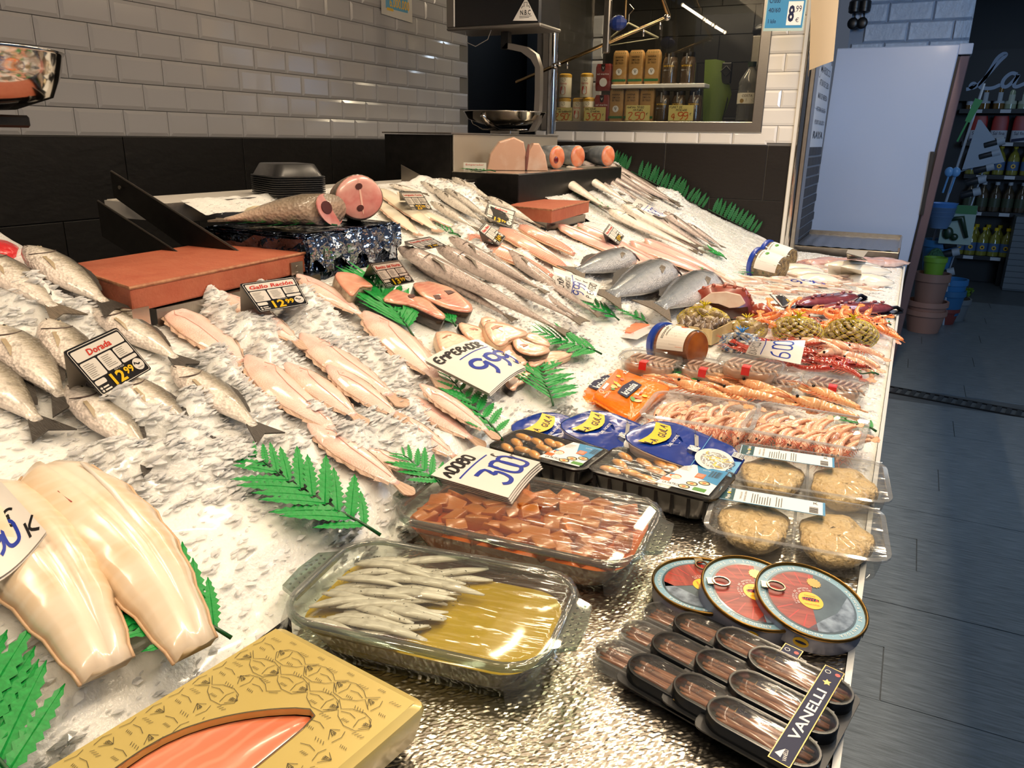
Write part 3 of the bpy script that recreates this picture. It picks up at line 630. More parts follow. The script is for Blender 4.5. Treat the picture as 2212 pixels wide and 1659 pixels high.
D = [((51, 545, 262, 690), 'large gilt-head bream below the near end of the red cutting board, topmost of the bream', -.0, .02), ((-55, 555, 150, 700), 'gilt-head bream half buried in ice at the left, under the red bag', 0, .015),
     ((199, 676, 412, 808), 'gilt-head bream lying behind the black Dorada tag, tail towards the flatfish', .02, .005), ((98, 702, 226, 880), 'gilt-head bream with a dark open mouth, partly hidden under the Dorada tag', 0, .012),
     ((-25, 715, 160, 905), 'plump gilt-head bream left of the Dorada tag, cut by the photo edge', .02, .008), ((-95, 770, 118, 955), 'bream at the far left with a forked grey tail lying on ice', 0, 0),
     ((142, 846, 345, 1030), 'gilt-head bream below the Dorada tag, leftmost of the lower three bream', .03, .008), ((248, 822, 445, 975), 'gilt-head bream with its snout over the lower corner of the Dorada tag', .02, .006),
     ((368, 803, 580, 960), 'gilt-head bream nearest the flatfish, its tail buried in ice', .03, .008)]
for px, lab, c, hh in D: fish('bream', px, lab, 1, hh, c, 'gilt-head bream on ice', .98, sink=.42)
fish('bream', (455, 900, 622, 1012), 'bream under the ice with only its dark tail showing by the fern', 1, -.045, 0, 'gilt-head bream on ice')
fish('bream', (300, 965, 455, 1080), 'bream buried in ice with dark fins showing above the white fillet', 1, -.045, 0, 'gilt-head bream on ice')
GA = [((353, 665, 545, 812), .0, 1.05), ((478, 640, 665, 762), .012, .9), ((647, 728, 880, 885), .008, .95), ((531, 776, 752, 962), .008, .9), ((615, 790, 790, 925), .016, .95), ((705, 795, 880, 918), .02, .95),
      ((640, 598, 800, 700), .012, .95), ((785, 680, 965, 850), .008, 1), ((905, 835, 1076, 956), .01, .85), ((850, 850, 1046, 972), -.01, .85), ((663, 922, 892, 1076), .01, .8), ((783, 972, 935, 1042), .008, .9), ((830, 890, 1005, 1010), -.004, .9), ((580, 600, 730, 715), -.008, .95), ((420, 720, 560, 840), -.01, 1)]
GL = ['left of all by the steel board bracket', 'sticking out below the Gallo tag', 'in the middle with its brown snout clear of the ice', 'second from the left, brown tail fanned over its neighbour', 'with a brown comb-like edge, right of the second',
      'yellowish and nearly clear of ice, in the middle of the heap', 'beside the foil covered block, right of the Gallo tag', 'on the far edge of the heap next to the bonito', 'with its thin pointed tail beside the fern, furthest to the right', 'mostly under ice below the far edge',
      'lying white belly up at the near end above the big fern', 'small, at the near end by the Adobo sign', 'under ice at the near end of the heap', 'under ice behind the Gallo tag', 'under ice next to the bream']
for (px, hh, w), l in zip(GA, GL): fish('megrim', px, 'pink megrim, '+l, R.choice((1, -1)), hh, R.uniform(-.03, .03), 'megrims under the Gallo tag', w*1.0, sink=.35, cat='flatfish')
HK = [((858, 546, 1222, 732), .026, .02, 'longest silver hake in front, beside the bonito steaks'), ((940, 542, 1255, 708), .02, .01, 'silver hake second from the front of the bundle'), ((1000, 535, 1262, 705), .0, .0, 'silver hake in the middle of the bundle under ice'),
      ((1085, 548, 1296, 692), .012, -.01, 'silver hake at the back of the bundle, ending by the salmon sign'), ((968, 520, 1180, 640), .022, .01, 'hake with a grey head behind the heaped ice'), ((885, 565, 1110, 700), .0, 0, 'hake with red gills below the front one')]
for px, hh, c, l in HK: fish('hake', px, l, 1, hh, c, 'hake bundle', 1.12, sink=.4, name='hake')
BS = [((928, 441, 1036, 504), .012), ((936, 416, 1052, 492), .008), ((958, 414, 1066, 486), .012), ((1005, 425, 1112, 490), .008), ((1050, 430, 1170, 497), .012), ((905, 398, 1010, 462), .0), ((945, 390, 1055, 440), .0), ((975, 388, 1075, 445), .004), ((840, 402, 925, 424), .006), ((895, 392, 960, 425), 0)]
BL_ = ['nearest the camera, below the Lenguado tag', 'just right of the Lenguado tag', 'third from the Lenguado tag', 'in the middle, ending at the Lubina tag', 'beside the smaller cutting board', 'under ice behind the Lenguado tag', 'high up under ice, near the shelf', 'at the top edge by the black partition', 'pale and alone at the top left', 'second from the top left, under ice']
for (px, hh), l in zip(BS, BL_): fish('bass', px, 'grey sea bass in the Lubina row, '+l, 1, hh, .01, 'sea bass by the Lubina tag', .85, sink=.4)
for px, l in (((824, 412, 948, 505), 'long cream sole beside the round tuna cut'), ((822, 440, 905, 512), 'cream sole with a dark tail tip, nearest the foil block'), ((902, 452, 1000, 502), 'pale pink sole below the Lenguado tag'), ((865, 418, 930, 478), 'cream sole under the Lenguado tag')):
    fish('sole', px, l, 1, .008, 0, 'soles by the Lenguado tag', 1.1, cat='flatfish')
BR = [((1180, 372, 1312, 458), 'whitehake', .02, 'big white-bellied hake at the top left of the far slope'), ((1223, 366, 1362, 447), 'whitehake', .02, 'hake with bloody gills, second from the left on the far slope'), ((1250, 354, 1412, 440), 'hake', .015, 'third hake from the left on the far slope'),
      ((1272, 350, 1416, 436), 'hake', .015, 'fourth hake from the left on the far slope'), ((1295, 352, 1460, 444), 'hake', .01, 'hake nearest the ferns on the far slope'), ((1368, 386, 1462, 444), 'hake', .0, 'half buried hake above the paper sign on the far slope'),
      ((1312, 460, 1506, 552), 'whitehake', .02, 'white-bellied hake nearest the pink fillets, lower row'), ((1340, 448, 1510, 540), 'whitehake', .02, 'hake with a red gill opening under the paper sign, lower row'), ((1432, 463, 1542, 538), 'hake', .01, 'third hake of the lower row'), ((1482, 486, 1562, 538), 'hake', .004, 'furthest hake of the lower row, thin and half buried')]
BR += [((1236, 362, 1345, 425), 'hake', .012, 'slim hake between the bloody one and the third on the far slope'), ((1316, 372, 1470, 452), 'hake', .004, 'slim hake along the ferns, half in ice'), ((1262, 366, 1390, 446), 'hake', .004, 'slim hake lying low between its neighbours on the far slope'), ((1376, 470, 1520, 552), 'hake', .006, 'slim hake between the two white bellied ones, lower row'), ((1408, 470, 1530, 545), 'hake', .01, 'slim hake right of the red gilled one, lower row'), ((1205, 392, 1330, 470), 'hake', .0, 'hake half under the big white bellied one on the far slope')]
for px, k, hh, l in BR: fish(k, px, l, 1, hh, .01, 'hake on the far slope', 1.9 if k == 'whitehake' else 1.6, sink=.4, name='hake')
for px, l in (((1350, 566, 1226, 604), 'small headless salmon behind the Salmon sign'), ((1430, 598, 1292, 664), 'small headless salmon in the middle, its tail beside the Salmon sign'), ((1524, 622, 1398, 690), 'small headless salmon beside the octopus, its tail by the smoked salmon pack')):
    fish('salmon', px, l, -1, .02, 0, 'headless salmon', .8, thick=.8, sink=.35)
# ------------------------------------------------------------------ fillets
fil_pink = flesh('pink fillet', [(0, '#d8a184'), (.3, '#e4a893'), (.5, '#d68a7a'), (.7, '#e6ad98'), (1, '#dcae93')], stripe=(45, '#efc6b2', .5), mott=(40, '#cf7f6e', .4), coat=.7)
fil_rose = flesh('rose fillet', [(0, '#e2b09c'), (.3, '#eec2b4'), (.5, '#e0a096'), (.7, '#efc5b7'), (1, '#e3b5a2')], mott=(30, '#d58c82', .4), coat=.7)
fil_cod = flesh('cod fillet', [(0, '#dfc5a4'), (.3, '#ead7bd'), (.55, '#ecdecb'), (.8, '#e0c5a2'), (1, '#e8d8c2')], mott=(16, '#dcb98c', .5), stripe=(16, '#efe0cb', .3), coat=.7)
fil_edge = mat('fillet skin edge', '#d6b592', .4, noise=(50, '#c09a74', .25))
def fillet(px, label, m, w=.22, th=.02, h=.004, group=None, prof=None, curl=.0, groove=.35, name='fish_fillet', surf=B):
    p, q = surf(px[0], px[1], h), surf(px[2], px[3], h); L = (q-p).length; M = frame(p, q-p, nrm((p+q)/2) if surf is B else Vector((0, 0, 1)))
    t = thing(name, label, 'fish fillet', M, group); prof = prof or [(0, .35), (.06, .75), (.2, 1), (.45, .95), (.7, .66), (.9, .4), (1, .28)]
    rings = []; E = []
    for i in range(19):
        s = i/18; ww = float(np.interp(s, [a for a, b in prof], [b for a, b in prof]))*w*L/2*(1+.04*math.sin(i*2.1)); y0 = curl*L*math.sin(math.pi*s)
        tt = th*(math.sin(math.pi*min(.98, .06+.94*s))**.4)*(.9 if i in (0, 18) else 1); ring = []
        for j in range(13):
            a = -1+2*j/12; z = tt*(1-abs(a)**3)*(1-groove*math.exp(-((a-.05)/.13)**2)-.12*math.exp(-((a+.5)/.2)**2))
            ring.append((s*L+.01*L*math.sin(a*5), y0+a*ww, z+.002))
        E.append((ring[0], ring[-1])); ring += [(s*L, y0+ww*.7, -.003), (s*L, y0-ww*.7, -.003)]; rings.append(ring)
    MB().loft(rings).build('flesh', m, t, smooth=True)
    mb = MB()
    for k in (0, 1): mb.tube([e[k] for e in E], .0022, 5)
    mb.build('skin_edge', fil_edge, t, smooth=True); return t
for px, l in (((1012, 513, 1192, 600), 'long pink mero fillet left of the small black tag'), ((1082, 497, 1224, 584), 'pink mero fillet running under the small black tag'), ((1122, 491, 1240, 552), 'brown edged mero fillet, furthest from the hake bundle')):
    fillet(px, l, fil_pink, .44, .024, .012, 'mero fillets')
for px, l in (((1206, 489, 1386, 572), 'rose fillet nearest the small cutting board'), ((1248, 487, 1388, 556), 'rose fillet running under the Rosada tag'), ((1338, 530, 1488, 618), 'rose fillet below the Rosada tag, nearest the salmon'), ((1362, 526, 1530, 596), 'rose fillet second from the salmon, below the tag'), ((1392, 520, 1545, 590), 'furthest rose fillet, by the white hake'), ((1290, 520, 1440, 600), 'rose fillet half under the others by the tag')):
    fillet(px, l, fil_rose, .40, .02, .008, 'rosada fillets')
codp = [(0, .45), (.05, .8), (.2, 1), (.4, .98), (.6, .85), (.8, .64), (.95, .5), (1, .46)]
c1 = fillet((95, 1018, 422, 1408), 'thick cream cod fillet with a bloody fold, lying on the fern', fil_cod, .36, .034, .027, 'cod fillets', codp, .05, .45)
mb = MB(); mb.tube([(.05, -.012, .021), (.07, -.016, .023), (.095, -.013, .025), (.115, -.005, .022)], [.001, .004, .0035, .0008], 6); mb.build('blood_fold', mat('blood stain', '#a4513e', .35, coat=.5), c1, smooth=True)
mb = MB(); mb.tube([(.03, .030, .027), (.1, .034, .031), (.2, .03, .028)], [.002, .004, .001], 6); mb.build('white_membrane', mat('membrane', '#f7efe4', .3, coat=.5), c1, smooth=True)
fillet((-40, 1060, 232, 1452), 'pale cod fillet partly under the curled white sign', fil_cod, .40, .032, .024, 'cod fillets', codp, .03, .5)
# ------------------------------------------------------------------ cut pieces: outlines taken on the bed, with real thickness
def slab_cut(name, label, cat, pts, h, th, top, side, group=None, inner=(), surf=B, bev=.003, seed=0, tilt=None):
    P = [surf(u, v, h) for u, v in pts]; c = sum(P, Vector())/len(P); n = nrm(c) if surf is B else Vector((0, 0, 1))
    M = frame(c, Vector((1, 0, -SL if c.x < XB and surf is B else 0)), n); I = M.inverted()
    t = thing(name, label, cat, M, group); Q = [(I @ p)[:2] for p in P]
    Q = [((a[0]*3+b[0])/4, (a[1]*3+b[1])/4) if k == 0 else ((a[0]+b[0]*3)/4, (a[1]+b[1]*3)/4) for a, b in zip(Q, Q[1:]+Q[:1]) for k in (0, 1)]   # round the corners once
    MB().prism(Q, -th, -.002).build('skin', side, t, bevel=.002, smooth=True, auto=50)
    cx = sum(q[0] for q in Q)/len(Q); cy = sum(q[1] for q in Q)/len(Q); n_ = len(Q)
    rings = [[(cx+(x-cx)*k, cy+(y-cy)*k, z+(.0012*math.sin(i*1.7+k*9))*(k < .97)) for i, (x, y) in enumerate(Q)] for k, z in ((1, -.003), (.985, -.0005), (.95, .0015), (.7, .0025), (.4, .002), (.1, .002))]
    MB().loft(rings).build('flesh', top, t, smooth=True)
    for nm, pl, mm in inner:
        W = [(I @ surf(u, v, h))[:2] for u, v in pl]
        MB().prism(W, .0012, .0036).build(nm, mm, t, bevel=.001)
    return t
tuna_m = flesh('tuna flesh', [(0, '#d9a083'), (.35, '#c97f6c'), (.6, '#d08f78'), (1, '#e2b392')], mott=(30, '#b0574f', .55), stripe=(25, '#dfae92', .35), coat=.7, wobble=.2)
tuna_s = mat('tuna skin', '#191513', .25, noise=(30, '#3a2a20', .25), coat=.5); dark_red = mat('bloodline', '#3a1513', .35, noise=(60, '#5d2b22', .25), coat=.4)
slab_cut('tuna_steak', 'bonito steak with torn edge in front, black skin facing the camera', 'fish steak', [(824, 648), (838, 632), (852, 624), (872, 630), (892, 640), (912, 640), (934, 655), (952, 672), (966, 684), (955, 690), (925, 676), (890, 660), (850, 655)], .035, .034, tuna_m, tuna_s, 'bonito steaks', [('bloodline', [(880, 640), (893, 637), (898, 643), (884, 647)], dark_red)])
slab_cut('tuna_steak', 'bonito steak behind, oval with two dark blood spots', 'fish steak', [(890, 612), (905, 608), (930, 608), (958, 614), (985, 628), (1010, 648), (1024, 664), (1018, 674), (990, 672), (955, 662), (925, 646), (903, 632)], .04, .036, tuna_m, tuna_s, 'bonito steaks', [('bloodline', [(934, 640), (948, 638), (953, 647), (940, 650)], dark_red), ('bloodline', [(958, 630), (972, 629), (984, 634), (968, 638)], dark_red)])
slab_cut('tuna_belly', 'folded pink bonito belly piece under the foil covered block', 'fish piece', [(722, 590), (740, 585), (775, 595), (808, 616), (800, 621), (780, 618), (770, 632), (760, 640), (745, 625), (728, 605)], .045, .035, mat('belly flesh', '#e3a68a', .35, noise=(40, '#d98b70', .25), coat=.4), mat('belly skin', '#58483c', .35, noise=(40, '#d8c8ac', .2)))
sw_m = flesh('swordfish flesh', [(0, '#dfb193'), (.5, '#e9c3a8'), (1, '#e4b99c')], stripe=(28, '#d39a80', .45), mott=(20, '#eed0b8', .5), coat=.6, wobble=.2)
sw_s = mat('swordfish skin', '#e3c7a6', .35); sw_d = mat('swordfish dark skin', '#2a2320', .3, coat=.4)
def z6(l): return [(880+a/5.027, 640+b/5.027) for a, b in l]
ES = [([(300, 400), (330, 378), (450, 378), (600, 420), (740, 480), (600, 640), (400, 640), (330, 530)], .025, sw_s, [(370, 470), (420, 430), (480, 428), (420, 450)], 'half hidden under the Emperador sign'), ([(558, 285), (640, 290), (800, 345), (845, 400), (900, 500), (760, 520), (620, 420), (556, 320)], .03, sw_d, [(660, 360), (720, 350), (770, 375), (700, 375)], 'with dark skin, second from the left'),
      ([(795, 260), (805, 228), (870, 222), (1000, 262), (1000, 420), (870, 380), (800, 300)], .034, sw_s, [(830, 290), (870, 268), (900, 272), (850, 285)], 'furthest up the slope, mostly covered'), ([(835, 300), (880, 265), (1060, 290), (1220, 350), (1320, 400), (1280, 430), (1110, 470), (1080, 520), (990, 545), (900, 470), (850, 380)], .05, sw_s, [(905, 350), (950, 325), (1040, 335), (960, 360), (920, 385)], 'large and uppermost of the pile'),
      ([(1290, 390), (1450, 420), (1540, 500), (1560, 545), (1450, 530), (1330, 480), (1250, 440)], .03, sw_s, None, 'behind the pile beside the hake tails'), ([(1140, 450), (1165, 432), (1260, 480), (1400, 520), (1540, 560), (1560, 600), (1430, 640), (1310, 635), (1200, 590), (1150, 520)], .045, sw_d, [(1215, 535), (1260, 525), (1310, 540), (1260, 560)], 'with a dark skin edge on the right of the pile'),
      ([(1450, 640), (1540, 590), (1700, 600), (1800, 610), (1790, 640), (1640, 690), (1620, 730), (1560, 765), (1510, 745), (1480, 700)], .022, sw_s, None, 'ragged one lying furthest right on the foil'), ([(1040, 520), (1140, 510), (1180, 600), (1290, 690), (1300, 740), (1230, 750), (1100, 700), (1000, 620)], .032, sw_s, None, 'under the dark skinned one, right of the sign'),
      ([(1190, 700), (1370, 780), (1375, 830), (1320, 860), (1290, 930), (1200, 960), (1170, 1030), (1080, 980), (1050, 900)], .022, sw_d, None, 'ragged one sticking out under the lower edge of the sign'), ([(1300, 690), (1480, 660), (1510, 700), (1400, 770), (1330, 760)], .024, sw_s, None, 'small strip between the two ragged ones')]
for pts, h, sk, bl, l in ES: slab_cut('swordfish_steak', 'pale swordfish steak '+l, 'fish steak', z6(pts), h, .02, sw_m, sk, 'swordfish steaks', [('bloodline', z6(bl), mat('sword blood', '#b27f68', .4))] if bl else ())
# ------------------------------------------------------------------ big cuts on the foil covered block and on the rear shelf
bx = thing('foil_block', 'block wrapped in crumpled blue-silver foil carrying the big fish cuts', 'block', Matrix.Translation((-1.435, 1.635, 1.17)))
blue_foil = mat('blue silver foil', '#6f7f98', .16, 1, noise=(9, '#2c3442', .15), bump=(18, 1, .03))
m = MB()
V = []
for (x0, x1, y0, y1, z0, z1) in ((-.17, .165, -.185, .185, -.06, .124),):
    m.box(x0, x1, y0, y1, z0, z1)
o = m.build('wrapped_block', blue_foil, bx, bevel=.012, seg=2)
me = o.data; bm = bmesh.new(); bm.from_mesh(me); bmesh.ops.subdivide_edges(bm, edges=bm.edges, cuts=7, use_grid_fill=True); bmesh.ops.triangulate(bm, faces=[f for f in bm.faces if len(f.verts) > 4])
for v in bm.verts: v.co += Vector((R.uniform(-1, 1), R.uniform(-1, 1), R.uniform(-.6, .4)))*.006
bm.to_mesh(me); bm.free()
m = MB(); rs = []
for i in range(25):
    y = -.19+.38*i/24; rs.append([(.168+.004*math.sin(i*1.9), y, .118+.003*math.sin(i*2.7)), (.176+.006*math.sin(i*1.3), y+.006*math.sin(i*3), .08+.012*math.sin(i*2.1)), (.172+.008*math.sin(i*2.9), y, .045+.02*math.sin(i*1.1))])
m.loft(rs, 0, False, False); m.build('foil_flap', mat('bright foil', '#aeb6c4', .15, 1, bump=(20, 1, .03)), bx)
trunk_m = flesh('trunk skin', [(0, '#e6c3ac'), (.45, '#c9b09a'), (.8, '#8f8272'), (1, '#6a5f50')], axis=2, mott=(60, '#7b6f60', .4), scales=(120, .5), coat=.5)
cut_m = flesh('red fish cut', [(0, '#d9a096'), (.4, '#cf8079'), (.7, '#dba397'), (1, '#d0938a')], mott=(26, '#a8424a', .45), coat=.6, wobble=.35)
t = thing('headless_fish', 'headless silver fish body with a hollow red cut end on the foil block', 'fish', frame(Vector((-1.555, 1.475, 1.300)), Vector((.225, .125, .0)), Vector((0, 0, 1))))
L = .262; rg = [(0, .022, .006), (.08, .022, .008), (.2, .020, .014), (.35, .028, .024), (.55, .040, .034), (.75, .048, .040), (.95, .051, .042), (1, .048, .040)]
SH = lambda s, y: .75*y*max(0, (s-.6)/.4)
MB().loft([[(s*L+SH(s, w*math.cos(a)), w*math.cos(a), .038*min(1, s+.3)+th*math.sin(a)) for a in [2*math.pi*j/20 for j in range(20)]] for s, w, th in rg]).build('body', trunk_m, t, smooth=True)
MB().prism([(.03, -.014), (-.035, -.034), (-.025, 0), (-.035, .03), (.03, .014)], .008, .013).build('tail_fin', fin_m, t)
EF = Matrix.Translation((L+.0005, 0, .038)) @ Matrix(((0, 0, 1, 0), (1, 0, 0, 0), (0, 1, 0, 0), (0, 0, 0, 1)))
EF = EF @ Matrix(((1, 0, 0, 0), (0, 1, 0, 0), (.75, 0, 1, 0), (0, 0, 0, 1)))
c = MB().prism(ellipse(.0475, .0395, 24), 0, .003).build('cut_face', cut_m, t); c.matrix_local = EF
c = MB().prism(ellipse(.021, .016, 16, -.014, .002, .5), .003, .005).build('belly_hollow', mat('dark hollow', '#43100f', .4), t); c.matrix_local = EF
t = thing('fish_round', 'thick round fish cut standing on edge with pink face and two dark spots', 'fish piece', frame(Vector((-1.335, 1.73, 1.360)), Vector((.65, .75, .0)), Vector((.75, -.65, .14))))
PR = [(.062*math.cos(a)*(1+.05*math.cos(2*a)), .060*math.sin(a)) for a in [2*math.pi*j/28 for j in range(28)]]
m = MB(); m.loft([[(x*k, y*k, z) for x, y in PR] for k, z in ((.93, -.075), (1, -.06), (1.0, .028), (.985, .034))]); m.build('skin', trunk_m, t, smooth=True)
MB().loft([[(x*k, y*k, z) for x, y in PR] for k, z in ((.985, .033), (.9, .0365), (.5, .037), (.1, .0365))]).build('cut_face', cut_m, t, smooth=True)
for a, b in ((0, .035), (0, -.035)): MB().prism(ellipse(.010, .008, 12, a, b*.8, .4), .036, .0385).build('dark_spot', dark_red, t)
MB().prism(ellipse(.0025, .046, 12, .004, 0, .08), .036, .0378).build('bone_line', mat('bone line', '#e7b9a8', .4), t)
t = thing('fish_liver', 'pale folded piece of fish lying behind the headless fish body', 'fish piece', Matrix.Translation((-1.56, 1.62, 1.30)))
m = MB()
for k in range(3): m.ball((.01*k, .03*k-.02, .018), .05, .028, .02, 12, 7, 0, .2)
m.build('flesh', mat('pale flesh', '#e3d2ae', .35), t, smooth=True)
# ================================================================== boards, partitions, rear tier
red_m = mat('red cutting board', '#a9563c', .55, noise=(22, '#b5684b', .22), bump=(120, .4, .004)); wornm = mat('worn board edge', '#b98862', .7, noise=(60, '#8f4a34', .2))
def board(name, label, P, z0, z1):
    t = thing(name, label, 'cutting board', Vector((P[0][0], P[0][1], z0))); o = Vector((P[0][0], P[0][1]))
    Q = [(x-o.x, y-o.y) for x, y in P]; m = MB(); m.prism(Q, 0, z1-z0)
    ob = m.build('slab', red_m, t, bevel=.004, seg=2)
    n = len(Q); m = MB()
    m.tube([(x, y, z1-z0-.001) for x, y in (Q[0], Q[1], Q[2])], .0035, 6); m.build('worn_edge', wornm, t)
    return t
b1 = board('cutting_board', 'large worn red cutting board above the bream and megrims', [(-1.575, 1.035), (-1.24, .935), (-1.28, 1.45), (-1.61, 1.505)], 1.205, 1.252)
m = MB(); m.X = Matrix.Translation((.352, -.10, 0)); m.box(-.002, .003, -.012, .02, -.03, .012); m.box(-.03, .003, -.016, -.012, -.03, .012); m.tube([(0, .004, -.03), (.0, .004, -.06)], .003); m.build('steel_bracket', chrome, b1)
m = MB(); m.X = Matrix.Translation((.300, .385, 0)); m.box(.0, .004, -.03, .01, -.012, .03); m.tube([(.004, -.01, .018), (.0065, -.01, .018)], .004); m.tube([(.004, -.01, .004), (.0065, -.01, .004)], .004); m.build('steel_bracket', steel, b1)
m = MB(); m.box(-1.60, -1.245, .99, 1.46, 1.10, 1.202); tag(m.build('board_stand', steel), 'steel stand carrying the large red cutting board', 'stand')
b2 = board('cutting_board', 'smaller red cutting board beside the black partition at the back', [(-1.455, 2.85), (-1.22, 2.77), (-1.273, 3.30), (-1.53, 3.26)], 1.212, 1.262)
m = MB(); m.box(-1.46, -1.265, 2.83, 3.24, 1.08, 1.209); tag(m.build('board_stand', steel), 'steel stand carrying the smaller red cutting board', 'stand')
# black partitions that follow the slope (upright plates across the counter)
def plate(name, label, y, P, th, m, grp=None):
    o = MB().prism([(x, z) for x, z in P], -th, 0).build(name, m, None, Matrix.Translation((0, y, 0)) @ RB, bevel=.0015)
    return tag(o, label, 'partition', grp)
t = thing('partition', 'tall black sloping steel partition plate next to the white shelf', 'partition', Vector((0, 0, 0)))
MB().prism([(-1.85, 1.36), (-1.85, 1.424), (-1.30, 1.195), (-1.30, 1.10)], -.004, 0).build('plate', dsteel, t, Matrix.Translation((0, 1.385, 0)) @ RB)
m = MB(); m.tube([(-1.85, 1.387, 1.424), (-1.30, 1.387, 1.196)], .003, 6); m.tube([(-1.815, 1.38, 1.385), (-1.815, 1.378, 1.385)], .005); m.build('bright_rim', steel, t)
t = thing('partition', 'lower black sloping steel plate in front of the tall one, left of it', 'partition', Vector((0, 0, 0)))
MB().prism([(-1.80, 1.27), (-1.80, 1.357), (-1.25, 1.13), (-1.25, 1.06)], -.004, 0).build('plate', dsteel, t, Matrix.Translation((0, 1.30, 0)) @ RB)
m = MB(); m.tube([(-1.80, 1.302, 1.357), (-1.25, 1.302, 1.131)], .0025, 6); m.build('bright_rim', steel, t)
plate('partition', 'bare steel sloping plate at the far end of the white shelf', 2.66, [(-1.83, 1.33), (-1.83, 1.415), (-1.55, 1.30), (-1.55, 1.25)], .004, steel)
m = MB(); m.X = Matrix.Translation((0, 3.0, 0)) @ RB
tr = thing('rear_tier', 'black raised steel box on the slope under the swordfish block', 'display box', Vector((-1.65, 3.5, 1.3)))
m = MB(); m.X = Matrix.Translation((1.65, -.5, -1.3)) @ RB; m.prism([(-1.80, 1.30), (-1.80, 1.377), (-1.475, 1.377), (-1.475, 1.16)], -1.3, 0); m.build('box', dsteel, tr, bevel=.003)
m = MB(); m.X = Matrix.Translation((1.65, -3.5, -1.3)); m.box(-1.80, -1.478, 3.004, 4.3, 1.377, 1.3795); m.build('foil_top', foil_m, tr)
m = MB(); m.X = Matrix.Translation((1.65, -.55, -1.3)) @ RB; m.prism([(-1.78, 1.33), (-1.475, 1.235), (-1.22, 1.13), (-1.22, 1.16), (-1.475, 1.265), (-1.78, 1.352)], 0, .004); m.build('slope_rail', dsteel, tr)
sc = thing('steel_cabinet', 'brushed steel cabinet panel behind the swordfish, under the far scale', 'cabinet', Vector((-1.95, 3.5, 1.3)))
m = MB(); m.X = Matrix.Translation((1.95, -3.5, -1.3)); m.box(-2.16, -1.815, 3.02, 4.15, 0.5, 1.530); m.build('body', dsteel, sc)
m = MB(); m.X = Matrix.Translation((1.95, -3.5, -1.3)); m.box(-1.813, -1.805, 3.03, 4.15, 1.36, 1.534); m.build('front_panel', mat('panel steel', '#b9b0a2', .5, .75), sc, bevel=.002)
m = MB(); m.X = Matrix.Translation((1.95, -3.5, -1.3)); m.box(-2.16, -1.80, 3.0, 4.15, 1.534, 1.54); m.build('steel_top', steel, sc)
# swordfish block and salmon sections on the tier
sb = thing('swordfish_block', 'tall pale swordfish block with a split in front of the steel panel', 'fish piece', Matrix.Translation((-1.655, 3.32, 1.381)) @ Matrix.Rotation(.55, 4, 'Z'))
m = MB(); pr = [(-.13, 0), (-.115, .07), (-.075, .125), (-.01, .145), (.035, .125), (.05, .06), (.045, 0)]
m.loft([[(x, y, z) for x, z in [(a*k, b*k) for a, b in pr]] for y, k in ((-.055, .97), (-.05, 1), (.05, 1), (.055, .97))]); swb = flesh('swordfish block flesh', [(0, '#dcae92'), (.5, '#e8c4ab'), (1, '#dfb398')], mott=(14, '#f0d6c2', .6), coat=.5, wobble=.2); m.build('front_half', swb, sb, bevel=.008, seg=2)
m = MB(); pr = [(.05, 0), (.06, .08), (.08, .12), (.105, .12), (.135, .07), (.15, 0)]
m.loft([[(x*1, y, z*k) for x, z in pr] for y, k in ((-.05, .97), (-.045, 1), (.06, 1), (.065, .97))]); m.build('rear_half', swb, sb, bevel=.006, seg=2)
m = MB(); m.tube([(.048, -.052, .005), (.05, -.054, .06), (.058, -.052, .115)], [.006, .009, .004], 6); m.build('dark_split', mat('dark sinew', '#7d4b42', .5), sb)
salm_o = flesh('salmon orange', [(0, '#e2744a'), (.5, '#ea8a5c'), (1, '#d9683f')], stripe=(22, '#f0b08a', .5), coat=.6); salm_sk = mat('salmon silver skin', '#aeb3b7', .22, .3, noise=(20, '#7d848a', .25), coat=.5)
for k, (x, y, l) in enumerate(((-1.575, 3.62, 'nearest the swordfish block'), (-1.60, 3.95, 'in the middle of three'), (-1.53, 4.22, 'furthest back, by the ferns'))):
    s = thing('salmon_section', 'cut salmon section with orange face on the rear tier, '+l, 'fish piece', Matrix.Translation((x, y, 1.435)) @ Matrix.Rotation(-.75, 4, 'Z'), 'salmon sections')
    PR = [(.042*math.cos(a), .056*math.sin(a)) for a in [2*math.pi*j/20 for j in range(20)]]
    MB().loft([[(x_, y_*q, z_*q) for y_, z_ in PR] for x_, q in ((-.30, .8), (-.15, .95), (0, 1), (.001, .98))]).build('skin', salm_sk, s, smooth=True)
    MB().loft([[(x_, y_*q, z_*q) for y_, z_ in PR] for x_, q in ((0, .98), (.004, .93), (.005, .5), (.004, .1))]).build('cut_face', salm_o, s, smooth=True)
    if k == 0: MB().loft([[(.005+x_, -.006+y_*.3*q, -.012+z_*.3*q) for y_, z_ in PR] for x_, q in ((0, 1), (.002, .5))]).build('belly_hollow', blood_m, s)
# red bag at the far left
rb = tag(MB().ball((0, 0, 0), .10, .16, .05, 16, 10, 0, .12).build('plastic_bag', mat('red plastic', '#d8242a', .3, coat=.6, bump=(25, .6, .02)), None, Matrix.Translation((-1.59, .80, 1.285)), smooth=True), 'red plastic bag behind the ice at the far left', 'bag')
